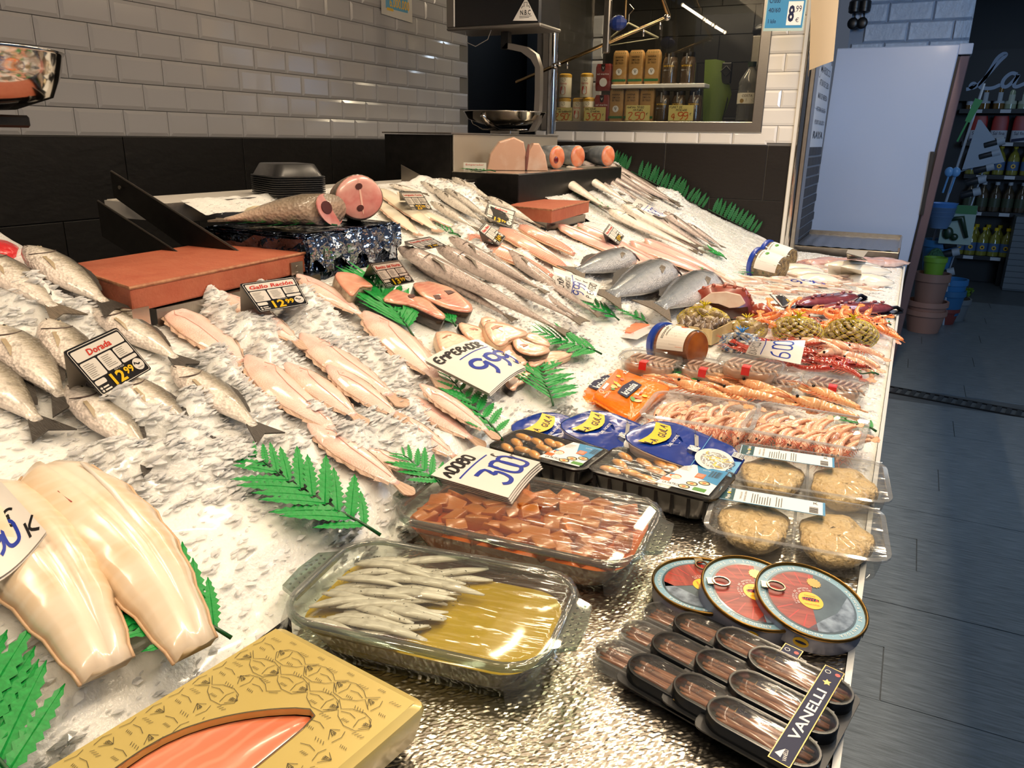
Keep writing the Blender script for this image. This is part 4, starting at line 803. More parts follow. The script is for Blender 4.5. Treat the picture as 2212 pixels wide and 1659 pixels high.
# stack of black trays on the white shelf
blackp = mat('black plastic', '#17181a', .35, spec=.5)
for k in range(9):
    s = .21; m = MB(); z = .0062*k; top = k == 8
    m.loft([[(x*q, y*q, zz+z) for x, y in rrect(.165, .225, .03, 3)] for q, zz in ((1.0, 0), (1.0, .003), (.93, .004), (.74, .036 if top else .018), (.70, .038 if top else .019))])
    tag(m.build('black_tray', mat('grey black plastic', '#2b2b2c', .3), None, frame(Vector((-1.70, 1.87, 1.349)), Vector((.45, .9, 0)), Vector((0, 0, 1))) @ Matrix.Translation((0, 0, z*0+.002)), smooth=True, auto=40), 'upturned black tray in the stack on the white shelf, %s from the bottom' % ORD[k] if not top else 'topmost upturned black tray of the stack on the white shelf', 'tray', 'stack of black trays on the shelf')
# ================================================================== PACKAGED GOODS
clear = film('clear plastic', '#f4f4f2', .05, .40, .06, .03); clear_thick = film('clear plastic rim', '#eceef0', .10, .55, .08, .12)
glass = film('glass side', '#f6faf6', .05, .45, .03); glass_rim = film('glass rim', '#c4cfc6', .16, .8, .03, .06); cling = film('cling film', '#f7f7f5', .05, .45, .10, .035, (9, .9, (1, 6, 1)))
white_p = mat('white print', '#f1efea', .4); black_p = mat('black print', '#111111', .4); grey_p = mat('grey print', '#8d8d8d', .5); blue_p = mat('blue print', '#2f86b8', .35); orange_p = mat('orange print', '#e8662a', .35)
yellow_p = mat('yellow print', '#f2c22b', .35); navy_p = mat('navy print', '#10193f', .5, spec=.3); red_p = mat('red print', '#c22d28', .35); green_p = mat('green print', '#4f8f3a', .4); gold_p = mat('gold print', '#b89655', .3, .6)
def qframe(px, z, x=None):                               # four rim corners TL TR BR BL -> matrix at the centre, width, depth
    a, b, c, d = [at(u, v, z=z) for u, v in px]; o = (a+b+c+d)/4; ex = ((b-a)+(c-d))/2; ey = ((a-d)+(b-c))/2
    return frame(o, ex, Vector((0, 0, 1))), ex.length, abs(ey.dot(Vector((-ex.y, ex.x, 0)).normalized()))
def zrot(x, y, z, a=0, tx=0, ty=0): return Matrix.Translation((x, y, z)) @ Matrix.Rotation(a, 4, 'Z') @ Matrix.Rotation(ty, 4, 'Y') @ Matrix.Rotation(tx, 4, 'X')
def tub(t, w, d, h, r, m, rim=.008, taper=.9, name='tub', mr=None, n=5, base=True):
    """open thin walled tray: rim at z=0, floor at -h"""
    mb = MB(); rings = [[(x, y, z) for x, y in rrect(w*k, d*k2, r, n)] for k, k2, z in ((1, 1, 0), (.985, .98, -.004), ((1+taper)/2, (1+taper)/2, -h*.5), (taper, taper, -h*.95), (taper*.95, taper*.94, -h))]
    mb.loft(rings, 0, False)
    if base: mb.add(rings[-1], [tuple(range(len(rings[-1])-1, -1, -1))])
    mb.build(name, m, t, smooth=True, auto=50)
    mb = MB(); o = rrect(w+rim*2, d+rim*2, r+rim, n); i = rrect(w, d, r, n)
    mb.loft([[(x, y, -.003) for x, y in o], [(x, y, .001) for x, y in o], [(x, y, .002) for x, y in i], [(x, y, -.003) for x, y in i]], 0, False)
    mb.build('rim', mr or m, t, smooth=True, auto=50)
def bars(mb, x0, x1, y0, dy, n, mi, z, wd=.0007, short=.6):
    for k in range(n):
        xe = x1-(x1-x0)*R.random()*short*(R.random() < .5); mb.box(x0, xe, y0-dy*k-wd/2, y0-dy*k+wd/2, z, z+.00005, mi)
def barcode(mb, x, y, w, h, mi, z, vert=False):
    k = 0
    while k < w:
        b = R.choice((.0006, .0011, .0017))
        if vert: mb.box(x, x+h, y+k, y+k+b, z, z+.00006, mi)
        else: mb.box(x+k, x+k+b, y, y+h, z, z+.00006, mi)
        k += b+R.choice((.0007, .0012))
# ---- clear trays of shrimp fritter dough
dough = mat('fritter dough', '#dcb676', .45, noise=(30, '#ead09c', .25), bump=(45, 1, .02), coat=.4)
for i, (cx, cy, a, lab) in enumerate(((-.093, 1.238, .10, 'clear twin tray of yellow dough patties nearest the anchovy tins'), (-.098, 1.448, .10, 'clear twin tray of yellow dough patties behind the first, by the prawn tray'))):
    t = thing('dough_tray', lab, 'food tray', zrot(cx, cy, ZF+.047+.004*i, a), 'clear dough trays'); w, d = .262, .185
    tub(t, w, d, .044, .028, clear, .008, .93, 'tub', clear_thick)
    mb = MB(); mb.box(-.002, .002, -.085, .085, -.04, -.006); mb.build('divider', clear_thick, t)
    mb = MB(); n_ = 14; V = [[((-.5+u/n_)*w, (-.5+v/n_)*d, .0025+.0016*math.sin(u*1.3+v*2.1)*math.sin(v*.9)-.004*math.sin(math.pi*u/n_)) for u in range(n_+1)] for v in range(n_+1)]; mb.loft(V, 0, False, False); mb.build('film_lid', cling, t, smooth=True)
    for s in (-1, 1):
        mb = MB(); rg = []
        for k, z in ((.86, -.04), (1, -.030), (1.02, -.020), (.96, -.014), (.7, -.010), (.2, -.0085)):
            rg.append([(s*.063+.056*k*math.cos(q)*(1+.07*math.sin(5*q+i+s)), .079*k*math.sin(q)*(1+.07*math.cos(4*q+s)), z+.0015*math.sin(q*7)) for q in [2*math.pi*j/28 for j in range(28)]])
        o = mb.loft(rg).build('dough_patty', dough, None, smooth=True); o.matrix_world = t.matrix_world; tag(o, 'yellow fritter dough patty in the %s half of the %s clear tray' % ('left' if s < 0 else 'right', ('nearer', 'farther')[i]), 'dough', 'dough patties')
    lb = MB(); x0, x1, y0, y1 = -.128, .045, .02, .072; z = .0062
    lb.box(x0, x1, y0, y1, z-.0012, z-.0008, 0); lb.box(x0+.001, x1-.001, y0+.0015, y1-.0015, z-.0008, z-.0006, 1); lb.box(x0+.002, x0+.026, y0+.002, y1-.002, z-.0006, z-.0004, 2)
    lb.text('Playa Odiel', x0+.017, (y0+y1)/2, .0085, 1, z, w=.044, rot=math.pi/2, bold=.01); lb.poly(ellipse(.003, .0035, 12, x0+.017, (y0+y1)/2+.004), z+.0001, 4)
    lb.text('TORTILLAS DE', x0+.037, (y0+y1)/2, .003, 3, z, w=.03, rot=math.pi/2); lb.text('CAMARONES CASERAS', x0+.044, (y0+y1)/2, .0033, 3, z, w=.042, rot=math.pi/2)
    for k in range(11): lb.box(x0+.055+.0042*k+(.006 if k > 7 else 0), x0+.0563+.0042*k+(.006 if k > 7 else 0), y0+.004, y1-.006-.014*R.random(), z-.0004, z-.0003, 3)
    barcode(lb, x0+.148, y0+.004, .022, .014, 3, z-.0004, True); lb.text('K', x0+.158, y1-.010, .009, 3, z); lb.box(x1-.004, x1-.001, y0+.002, y1-.002, z-.0005, z-.0003, 0)
    lb.build('label', [blue_p, white_p, mat('sea green print', '#1f4d55', .35), mat('soft black', '#3b3b3b', .5), yellow_p], t)
# ---- round anchovy tins
tin_side = mat('tin side', '#8f93a8', .35, .3); tin_gold = mat('tin gold rim', '#75592a', .36, .9); tin_blue = mat('tin light blue', '#86aec2', .4)
anch = mat('printed anchovy red', '#7a1d16', .4, noise=(14, '#a8402f', .12), stretch=(1, 9, 1)); tin_sea = mat('printed sea', '#33424c', .3, noise=(20, '#566974', .2), coat=.4); tin_foam = mat('printed foam', '#8ea0b4', .35, noise=(45, '#37475a', .12), coat=.4)
def arc(a0, a1, r, n=14): return [(r*math.cos(math.radians(a0+(a1-a0)*i/n)), r*math.sin(math.radians(a0+(a1-a0)*i/n))) for i in range(n+1)]
for i, (u, v, dz, ty, lab, rz) in enumerate(((1522, 1262, .031, 0, 'leftmost round anchovy tin lying flat under the next', -1.0), (1632, 1278, .046, .20, 'middle anchovy tin leaning on the first', .5), (1752, 1296, .046, .21, 'uppermost anchovy tin with its whole lid in view, at the counter edge', .35))):
    p = F(u, v, dz); t = thing('anchovy_tin', lab, 'tin', Matrix.Translation(p) @ Matrix.Rotation(-.55, 4, 'Z') @ Matrix.Rotation(ty, 4, 'Y') @ Matrix.Rotation(.55+rz, 4, 'Z'), 'anchovy tins')
    r = .074; mb = MB(); mb.lathe([(r*.97, -.027), (r*.985, -.025), (r*.985, -.002), (r*.9, -.003)], 48); mb.build('can', tin_side, t, smooth=True, auto=40)
    mb = MB(); mb.lathe([(r*.985, -.004), (r*1.012, -.002), (r*1.012, .001), (r*.985, .0025), (r*.965, .0008), (r*.96, -.0025)], 48, 0, False); mb.build('gold_rim', tin_gold, t, smooth=True)
    mb = MB(); z = -.0018; q = r*.965; mb.lathe([(q, z-.001), (q*.99, z)], 48, 0); mb.poly(ellipse(q*.84, q*.84, 40), z+.0003, 1)
    S = arc(75, 268, q*.80)+arc(268, 75, q*.12); mb.poly(S, z+.0005, 2); S = arc(-105, 20, q*.80)+[(q*.1, -q*.15)]; mb.poly(S[:-1]+[(q*.45, -q*.22), (q*.1, -q*.5)], z+.0005, 3)
    for k in range(9):
        mb.poly(arc(80+21*k, 82+21*k, q*.78, 2)+arc(82+21*k, 80+21*k, q*.42, 2), z+.0006, 6)
    for j, s in enumerate(('ANCHOAS DE SANTOÑA · ',)*3):
        for k, ch in enumerate(s):
            if ch == ' ': continue
            a = math.radians(150-j*120-k*5.6); mb.text(ch, q*.90*math.cos(a), q*.90*math.sin(a), .0044 if ch != '·' else .001, 4, z+.0007, rot=a-math.pi/2)
    mb.poly(ellipse(.0165, .0165, 26), z+.0009, 5); mb.poly(ellipse(.012, .0035, 14, .0, .002), z+.0011, 7); mb.text('HOYA', 0, .001, .006, 6, z+.0013, w=.022, bold=.02); mb.text('SANTOÑA', 0, -.008, .003, 6, z+.0013, w=.02); mb.text('Conservas', 0, .009, .003, 6, z+.0013, w=.015, shear=.3)
    for k, (s, rr) in enumerate((('FILETES DE ANCHOA', .0235), ('EN ACEITE DE OLIVA', .0195))):
        for j, ch in enumerate(s):
            if ch != ' ': a = math.radians(205-j*7.2); mb.text(ch, rr*math.cos(a), rr*math.sin(a), .0026, 4, z+.0012, rot=a-math.pi/2)
    P = [((.0085 if j % 2 else .0105)*math.cos(j*.2244)+.012, (.0085 if j % 2 else .0105)*math.sin(j*.2244)+.038) for j in range(28)]; mb.poly(P, z+.0011, 8)
    mb.build('printed_lid', [tin_blue, tin_sea, anch, tin_foam, white_p, yellow_p, red_p, navy_p, gold_p], t)
    mb = MB(); c = -.046; mb.tube([(c+.012*math.cos(a), .012*math.sin(a)*.75+.012, .003) for a in [2*math.pi*k/18 for k in range(19)]], .0016, 6, 0, False); mb.box(c-.02, c-.009, .006, .018, .0012, .0032); mb.build('pull_ring', mat('ring metal', '#b9a98a', .25, 1), t, smooth=True, auto=40)
    mb = MB()
    for a in (-1.9, -.4, 1.9):
        mb.X = Matrix.Rotation(a, 4, 'Z') @ Matrix.Translation((r*.986, 0, -.014)) @ Matrix(((0, 0, 1, 0), (1, 0, 0, 0), (0, 1, 0, 0), (0, 0, 0, 1)))
        mb.poly(ellipse(.010, .0075, 16), .0006, 0); mb.poly(ellipse(.0075, .0022, 10), .0008, 1)
    mb.build('side_badge', [yellow_p, navy_p], t)
# ---- anchovy fillet trays: three oval wells each
fil_anch = flesh('anchovy fillet', [(0, '#8f563c'), (.5, '#b87c5c'), (1, '#84503a')], mott=(60, '#d6a88e', .5), coat=.9, rough=.2); blackt = mat('black blister', '#101317', .25, spec=.6)
def anchovy_pack(label, M, black=True, band=True, w=.118):
    t = thing('anchovy_pack', label, 'food tray', M, 'anchovy fillet packs'); d = .178; m = blackt if black else clear_thick
    mb = MB(); o = rrect(w+.008, d, .012, 3); mb.loft([[(x, y, -.013) for x, y in o], [(x, y, -.011) for x, y in o]]); mb.build('backing', mat('black card', '#16181b', .4) if black else clear, t)
    for k in range(3):
        yc = .058-.058*k; mb = MB(); 
        rings = [[(x, y+yc, z) for x, y in rrect(w*q, .053*q2, .026*q2, 6)] for q, q2, z in ((1, 1, -.012), (1, 1, .002), (.985, .97, .0035), (.93, .80, .0035), (.91, .76, .001), (.89, .70, -.009))]
        mb.loft(rings, 0, True); ob = mb.build('oval_well', m, t, smooth=True, auto=35)
        mb = MB()
        for j in range(15): mb.box(-w*.40+w*.8*j/14-.0012, -w*.40+w*.8*j/14+.0012, yc+.0195, yc+.0235, -.004, .003)
        mb.build('ribs', m, ob)
        for j in range(6):
            y = yc-.0125+.005*j; mb = MB(); x0 = -w*.42+R.random()*.006; x1 = w*.43-R.random()*.004; rg = []
            for s in range(9):
                q = s/8; r = .0046*(math.sin(math.pi*min(.97, max(.06, q)))**.4); rg.append([(x0+(x1-x0)*q, y+.0012*math.sin(q*6+j)+r*math.cos(a), -.004+.0022*math.sin(q*4+j*2)+r*.8*math.sin(a)) for a in [2*math.pi*b/6 for b in range(6)]])
            mb.loft(rg); mb.build('anchovy_fillet', fil_anch, ob, smooth=True)
        mb = MB(); mb.loft([[(x, y+yc, z) for x, y in rrect(w*q, .05*q, .024*q, 5)] for q, z in ((.95, .0038), (.6, .005), (.1, .005))], 0, True); mb.build('film_lid', cling, ob, smooth=True)
        mb = MB()
        for j, s in enumerate(('LOTE 23', '06 24')): mb.text(s, -w*.25+.005*j, yc, .0032, 0, .0055, w=.022, rot=math.pi/2-.3)
        mb.build('ink_stamp', black_p, ob)
    if band:
        mb = MB(); bx = w*.24; mb.box(bx-.0115, bx+.0115, -.093, .093, .0052, .0057, 0); mb.box(bx-.0105, bx+.0105, -.092, .092, .0057, .0058, 1); mb.text('VANELLI', bx, -.004, .011, 2, .0061, w=.098, rot=math.pi/2, bold=.015)
        mb.text('VANELLI', bx+.002, -.080, .004, 2, .0061, w=.017, rot=math.pi/2+.2); mb.poly([(bx-.008, -.083), (bx-.001, -.071), (bx-.001, -.086)], .0061, 2); mb.poly([(bx+.005*math.cos(j*.628)*(1 if j % 2 else .5), .062+.006*math.sin(j*.628)*(1 if j % 2 else .5)) for j in range(10)], .0061, 0)
        mb.line(ellipse(.003, .003, 14, bx-.005, .082), .0007, 2, .0061, True); mb.poly(ellipse(.003, .003, 14, bx+.006, .083), .0061, 3)
        mb.build('label_band', [gold_p, navy_p, white_p, red_p], t)
    else:
        mb = MB(); mb.box(.015, .04, -.088, -.066, .004, .0045, 0); mb.box(.016, .039, -.087, -.067, .0045, .0046, 1); mb.text('VANELLI', .028, -.08, .0035, 2, .0049, w=.017); mb.poly([(.023, -.076), (.032, -.076), (.029, -.069)], .0049, 2); mb.build('label', [gold_p, black_p, white_p], t)
AZ = -.20
anchovy_pack('clear pack of brown anchovies, leftmost of the four overlapping packs', zrot(-.205, .855, ZF+.016, AZ-.05), False, False)
anchovy_pack('black pack of anchovies lying on the clear one, its band hidden', zrot(-.155, .835, ZF+.024, AZ-.02, 0, .07), True, False)
anchovy_pack('black pack of anchovies second from the counter edge, its band half covered', zrot(-.095, .815, ZF+.032, AZ, 0, .08), True, True)
anchovy_pack('black pack of anchovies nearest the counter edge with a full blue label band', zrot(-.047, .786, ZF+.037, AZ, 0, .07), True, True, .124)
# ---- black mussel trays
mus_o = flesh('mussel meat', [(0, '#c98a4a'), (.5, '#e3a860'), (1, '#c27b3c')], mott=(40, '#eec38a', .5), coat=.8); mus_b = mat('mussel shell', '#16171f', .2, coat=.6); brine = mat('mussel brine', '#3b4148', .12, coat=.5)
def mussel_tray(label, M, w, d, cover=False):
    t = thing('mussel_tray', label, 'food tray', M, 'black mussel trays'); tub(t, w, d, .05, .02, blackp, .006, .86, 'tub', mat('black rim', '#0d0d0f', .2, spec=.6))
    mb = MB()
    for k in range(8): mb.box(-w*.45+w*.9*k/7-.003, -w*.45+w*.9*k/7+.003, -d/2*.97, -d/2*.93, -.045, -.008)
    mb.build('ribs', blackp, t); mb = MB(); mb.poly(rrect(w*.95, d*.94, .018), -.010); mb.build('brine', brine, t)
    for k, (a, b) in enumerate(((-.38, .26), (-.36, -.02), (-.20, -.24), (-.2, .2), (-.37, -.3), (-.06, .02), (-.08, .3), (-.06, -.3), (.02, .28))):
        mt = Matrix.Translation((a*w, b*d, -.007)) @ Matrix.Rotation(-.35+R.uniform(-.3, .3), 4, 'Z') @ Matrix.Scale(1.22, 4)
        m_ = thing('mussel', 'x', 'mussel', M @ mt, None); m_['label'] = 'orange mussel in its half shell inside the %s black tray' % ('left' if cover else 'right'); m_['group'] = 'mussels in the %s tray' % ('left' if cover else 'right')
        mb = MB(); mb.ball((0, -.002, -.001), .023, .0135, .005, 14, 6); mb.build('shell', mus_b, m_, smooth=True); mb = MB(); mb.ball((.001, .001, .003), .019, .0085, .0055, 14, 7, 0, .08); mb.build('meat', mus_o, m_, smooth=True)
    mb = MB(); n_ = 10; mb.loft([[((-.5+u/n_)*w, (-.5+v/n_)*d, .0022+.0009*math.sin(u*1.9+v)*math.sin(v*1.7)) for u in range(n_+1)] for v in range(n_+1)], 0, False, False); mb.build('film_lid', cling, t, smooth=True)
    z = .0045; lb = MB(); x0, x1, y0, y1 = .04*w, .46*w, -.44*d, .42*d; lb.prism([(x0, y0), (x1, y0), (x1, y1), (x0+.1*w, y1)], z-.0006, z, 0); lb.poly([(x0+.17*w, y1), (x1, y1), (x1, y1-.02*d), (x1, -.1*d), (x0+.26*w, .0)], z+.0002, 1)
    lb.poly(ellipse(.011, .009, 18, x0+.022, -.10*d), z+.0003, 2); lb.poly(ellipse(.0085, .008, 18, x0+.024, -.125*d), z+.0005, 3); lb.line([(x0+.020, -.11*d), (x0+.0225, -.112*d)], .0006, 4, z+.0007); lb.line([(x0+.026, -.11*d), (x0+.0285, -.112*d)], .0006, 4, z+.0007); lb.line([(x0+.022, -.15*d), (x0+.0265, -.15*d)], .0008, 6, z+.0007); lb.poly(ellipse(.005, .003, 10, x0+.014, -.05*d), z+.0006, 1)
    bars(lb, x0+.018, x0+.036, .30*d, .003, 7, 5, z+.0003); lb.box(x0+.004, x0+.02, -.31*d, -.2*d, z, z+.0004, 6); lb.text('LA PATRONA', x0+.03, -.36*d, .009, 7, z+.0004, w=.038); lb.box(x0+.052, x0+.068, .0, .16*d, z, z+.0005, 6); bars(lb, x0+.054, x0+.066, .13*d, .0035, 4, 0, z+.0006)
    for a, b in ((x0+.058, -.22*d), (x0+.076, -.12*d), (x0+.05, -.36*d)):
        lb.poly(ellipse(.0105, .0085, 18, a, b), z+.0005, 4); lb.poly(ellipse(.0085, .006, 16, a, b-.001), z+.0007, 8); lb.poly(ellipse(.004, .003, 10, a, b-.001), z+.0009, 2)
    lb.box(x0+.066, x0+.088, -.4*d, -.3*d, z, z+.0006, 9); barcode(lb, x0+.072, .12*d, .018, .22*d, 4, z+.0003); lb.text('LOTE', x0+.063, .3*d, .004, 0, z+.0005)
    lb.build('label', [white_p, blue_p, orange_p, mat('skin print', '#f0d9c4', .4), black_p, grey_p, orange_p, navy_p, mat('cream print', '#e7c48c', .4), green_p], t)
mussel_tray('black tray of mussels at the left, its corner under the Adobo sign', zrot(-.565, 1.302, .94, -.10), .205, .118, True)
mussel_tray('black tray of mussels at the right with tall black side, by the dough trays', zrot(-.336, 1.297, .942, -.085), .232, .132)
# ---- blue baby eel packs
gula_b = mat('blue glossy film', '#123a9b', .2, noise=(14, '#0f2f83', .2), bump=(14, .6, .01), coat=.6); noodle = mat('noodle print', '#e9e6df', .4); noodle_g = mat('noodle shade', '#8f8d8c', .5)
for i, (u, v, z, a, lab) in enumerate(((1220, 938, .928, -.05, 'blue eel strip pack furthest left, half covered'), (1330, 935, .945, -.06, 'blue eel strip pack in the middle of three'), (1478, 962, .957, -.07, 'blue eel strip pack in front with the bowl of strips showing'))):
    p = at(u, v, z=z); M = Matrix.Translation(p) @ Matrix.Rotation(a, 4, 'Z') @ Matrix.Rotation(.14, 4, 'Y') @ Matrix.Rotation(.12, 4, 'X'); t = thing('eel_strip_pack', lab, 'food pack', M, 'blue eel strip packs'); w, d = .225, .15
    S = [(-.5, -.22), (-.42, .18), (-.36, .36), (-.24, .46), (-.1, .48), (.5, .34), (.52, -.44), (.1, -.5), (-.2, -.5), (-.42, -.42)]; S = [(x*w, y*d) for x, y in S]; S = [((a[0]*3+b[0])/4, (a[1]*3+b[1])/4) if k == 0 else ((a[0]+b[0]*3)/4, (a[1]+b[1]*3)/4) for a, b in zip(S, S[1:]+S[:1]) for k in (0, 1)]
    mb = MB(); mb.loft([[(x*q, y*q, z_) for x, y in S] for q, z_ in ((.8, -.028), (.9, -.024), (.96, -.003), (1.0, -.001), (1.0, .001))]); mb.build('tub', mat('white plastic', '#e9e9ea', .35), t, smooth=True, auto=40)
    mb = MB(); mb.loft([[(x*q, y*q, z_+.0015*math.sin(j*.9)*(q < .9)) for j, (x, y) in enumerate(S)] for q, z_ in ((1.0, .0012), (.97, .002), (.7, .003), (.4, .0025), (.1, .002))]); mb.build('film_lid', gula_b, t, smooth=True)
    z = .0068; mb = MB(); Y = [(-.25*w+.012*math.cos(math.pi*q)-(.000)+.10*w*(1-q)*0, (-.34+.62*q)*d) for q in (0, .25, .5, .75, 1)]
    A = [(-.34*w+.010*math.sin(math.pi*k/6), (-.36+.62*k/6)*d) for k in range(7)]; Bq = [(-.18*w+.016*math.sin(math.pi*k/6)-.006, (-.30+.58*k/6)*d) for k in range(7)]
    mb.poly(A+Bq[::-1], z, 0)
    for k, ch in enumerate('LA GULA'):
        if ch != ' ': q = k/6; mb.text(ch, -.255*w+.011*math.sin(math.pi*q), (-.29+.50*q)*d, .0155, 1, z+.0004, w=.0105, rot=math.pi/2+.25*(.5-q), bold=.02)
    mb.text('DEL NORTE', -.125*w+.008, -.05*d, .006, 2, z+.0003, w=.05, rot=math.pi/2); mb.line([(-.02*w, .44*d), (.03*w, .30*d), (.04*w, .22*d)], .0014, 1, z+.0002); mb.poly([(.02*w, .28*d), (.06*w, .27*d), (.12*w, .02*d), (.09*w, .0)], z+.0002, 6)
    for k in range(16): q = R.random()*6.3; mb.line([(.10*w+R.uniform(-.011, .011), -.06*d+R.uniform(-.011, .009)) for _ in range(4)], .0016, R.choice((2, 2, 6)), z+.0003+k*1e-5)
    mb.line([(.15*w, .42*d), (.17*w, -.48*d)], .0012, 7, z); cx, cy = .30*w, -.16*d; mb.poly(ellipse(.036, .040, 28, cx, cy), z+.0002, 3); mb.poly(ellipse(.027, .029, 24, cx+.002, cy-.002), z+.0004, 6)
    for k in range(60):
        a0 = R.random()*6.28; r0 = R.random()**.5*.022; x, y, th = cx+r0*math.cos(a0), cy-.002+r0*math.sin(a0)*1.05, R.random()*6.28; L_ = []
        for s in range(7): L_.append((x, y)); th += R.uniform(-.8, .8); x += .0028*math.cos(th); y += .0028*math.sin(th)
        mb.line(L_, .0017, R.choice((2, 2, 4, 4, 5)), z+.0005+k*4e-6)
    mb.box(.40*w, .49*w, .06*d, .19*d, z, z+.0003, 2); barcode(mb, .405*w, .07*d, .018, .017, 1, z+.0004); mb.poly([(.44*w, -.05*d), (.5*w, .0), (.5*w, -.42*d), (.40*w, -.42*d)], z+.0001, 7); mb.hand('ARTINTUN', .47*w, -.40*d, .008, .0012, 1, z+.0006, rot=math.pi/2)
    mb.build('printing', [yellow_p, navy_p, white_p, mat('plate print', '#dcdbd8', .35), noodle, yellow_p, noodle_g, mat('light blue print', '#4f9fd0', .35)], t)
# ---- orange surimi packs
orange_f = mat('orange film', '#f4801d', .25, bump=(30, .7, .01), coat=.5)
for i, (px, z, lab) in enumerate((([(1275, 787), (1400, 815), (1320, 878), (1197, 845)], .925, 'orange seafood stick pack behind, partly covered'), ([(1330, 797), (1452, 832), (1368, 898), (1278, 852)], .945, 'orange seafood stick pack lying on top of the other'))):
    M, w, d = qframe(px, z); I_ = M.inverted(); qa, qb, qc, qd = [I_ @ at(u, v, z=z) for u, v in px]; wq = lambda x, y, zz: tuple(qd*(.5-x/w)*(.5-y/d)+qc*(.5+x/w)*(.5-y/d)+qb*(.5+x/w)*(.5+y/d)+qa*(.5-x/w)*(.5+y/d)+Vector((0, 0, zz))); t = thing('seafood_stick_pack', lab, 'food pack', M @ Matrix.Rotation(.05, 4, 'Y'), 'orange seafood stick packs'); mb = MB(); n_ = 12
    rg = []
    for k, zz, q in ((0, -.02, .94), (1, -.010, 1), (2, -.004, .97), (3, 0, .9), (4, .0015, .6), (5, .001, .2)): rg.append([(x*q, y*q, zz+.0012*math.sin(j*2.7+k)) for j, (x, y) in enumerate(rrect(w*.98, d, .012, 6))])
    mb.loft(rg); mb.build('wrapper', orange_f, t, smooth=True, warp=wq)
    mb = MB()
    for s in (-1, 1): mb = MB(); mb.loft([[(-w*.49+w*.98*k/24, s*d*.49, -.010) for k in range(25)], [(-w*.49+w*.98*k/24, s*(d*.53+.002*(k % 2)), -.012+.002*(k % 2)) for k in range(25)]], 0, False, False); mb.build('crimped_end', orange_f, t, warp=wq)
    z = .0045; mb = MB(); mb.poly([(-.10*w, -.20*d), (.12*w, -.22*d), (.14*w, .21*d), (-.06*w, .24*d), (-.12*w, .0)], z, 0); mb.text('krissia', .02*w, .0, .024, 1, z+.0004, w=d*.34, rot=math.pi/2, bold=.02)
    mb.text('original', .14*w+.014, .08*d, .010, 1, z, w=.06, rot=math.pi/2, shear=.2); mb.text('x2', -.28*w, .38*d, .016, 1, z, rot=math.pi/2, bold=.01)
    for k in range(14): mb.poly(ellipse(R.uniform(.006, .014), R.uniform(.004, .008), 9, R.choice((-.26, -.2, .24, .3))*w+R.uniform(-.01, .01), R.uniform(-.2, .25)*d, R.random()*3), z-.0006+k*2e-5, R.choice((2, 3, 4, 5)))
    mb.line(ellipse(.008, .008, 14, -.36*w, -.36*d), .0014, 1, z, True); mb.text('OMEGA 3', -.22*w, -.36*d, .007, 1, z, rot=math.pi/2); mb.box(-.40*w, -.34*w, -.28*d, -.10*d, z-.0003, z, 1)
    mb.build('printing', [navy_p, white_p, green_p, yellow_p, mat('pale orange print', '#f9c48c', .4), mat('salmon print', '#e8603a', .4)], t, warp=wq)
# ---- small clear boxes of marinated anchovies with a red seal
marin = flesh('marinated fillet', [(0, '#b98e74'), (.5, '#d7b49c'), (1, '#a67a62')], mott=(50, '#8d6a58', .5), coat=.8)
AB = [((1405, 775), 0, .0, 'furthest left, below the big tub'), ((1530, 790), .0, .0, 'second from the left'), ((1660, 812), .0, .05, 'underneath, in the middle of the row'), ((1621, 785), .036, .0, 'stacked on top of two others'), ((1802, 826), 0, .0, 'furthest right by the red prawns')]
for (u, v), dz, a, lab in AB:
    p = B(u, v, .038+dz); w, d = .155*(1.0 if v > 770 else .95), .135; t = thing('anchovy_box', 'small clear box of marinated anchovies with red seal, '+lab, 'food tray', frame(p, Vector((1, .02+a, -.05)), NF), 'marinated anchovy boxes')
    tub(t, w, d, .036, .045, clear, .005, .88, 'tub', clear_thick, 7)
    mb = MB(); o = rrect(w+.008, d+.008, .05, 7); mb.loft([[(x*q, y*q, z) for x, y in o] for q, z in ((1, .002), (1.0, .007), (.93, .008), (.90, .004), (.1, .004))], 0, False); mb.build('lid', clear, t, smooth=True, auto=40)
    for s in (-1, 1):
        for k in range(8):
            mb = MB(); x0 = -w*.36+w*.72*k/7; rg = []
            for q in range(7): f = q/6; r = .0075*math.sin(math.pi*min(.95, max(.1, f)))**.5; rg.append([(x0+.020*f*1.0+r*.8*math.cos(b)*.8, s*(.004+f*d*.34)+0*b, -.006+.004*math.sin(f*3)+r*.5*math.sin(b)+.0) for b in [2*math.pi*e/6 for e in range(6)]])
            mb.loft(rg); mb.build('fillet', marin, t, smooth=True)
    mb = MB(); mb.loft([[(x*q, y*q, z) for x, y in rrect(w*.84, d*.84, .04, 6)] for q, z in ((.98, -.034), (1, -.012), (.9, -.008), (.2, -.007))]); mb.build('filling', marin, t, smooth=True)
    mb = MB(); mb.box(-.010, .010, -d/2-.008, -d/2+.020, .0082, .0088, 0); mb.box(-.010, .010, -d/2-.0085, -d/2-.0078, -.012, .0088, 0); mb.text('LA MAR', 0, -d/2+.008, .004, 1, .0091, w=.016); mb.build('red_seal', [mat('seal red', '#c8282c', .3), white_p], t)
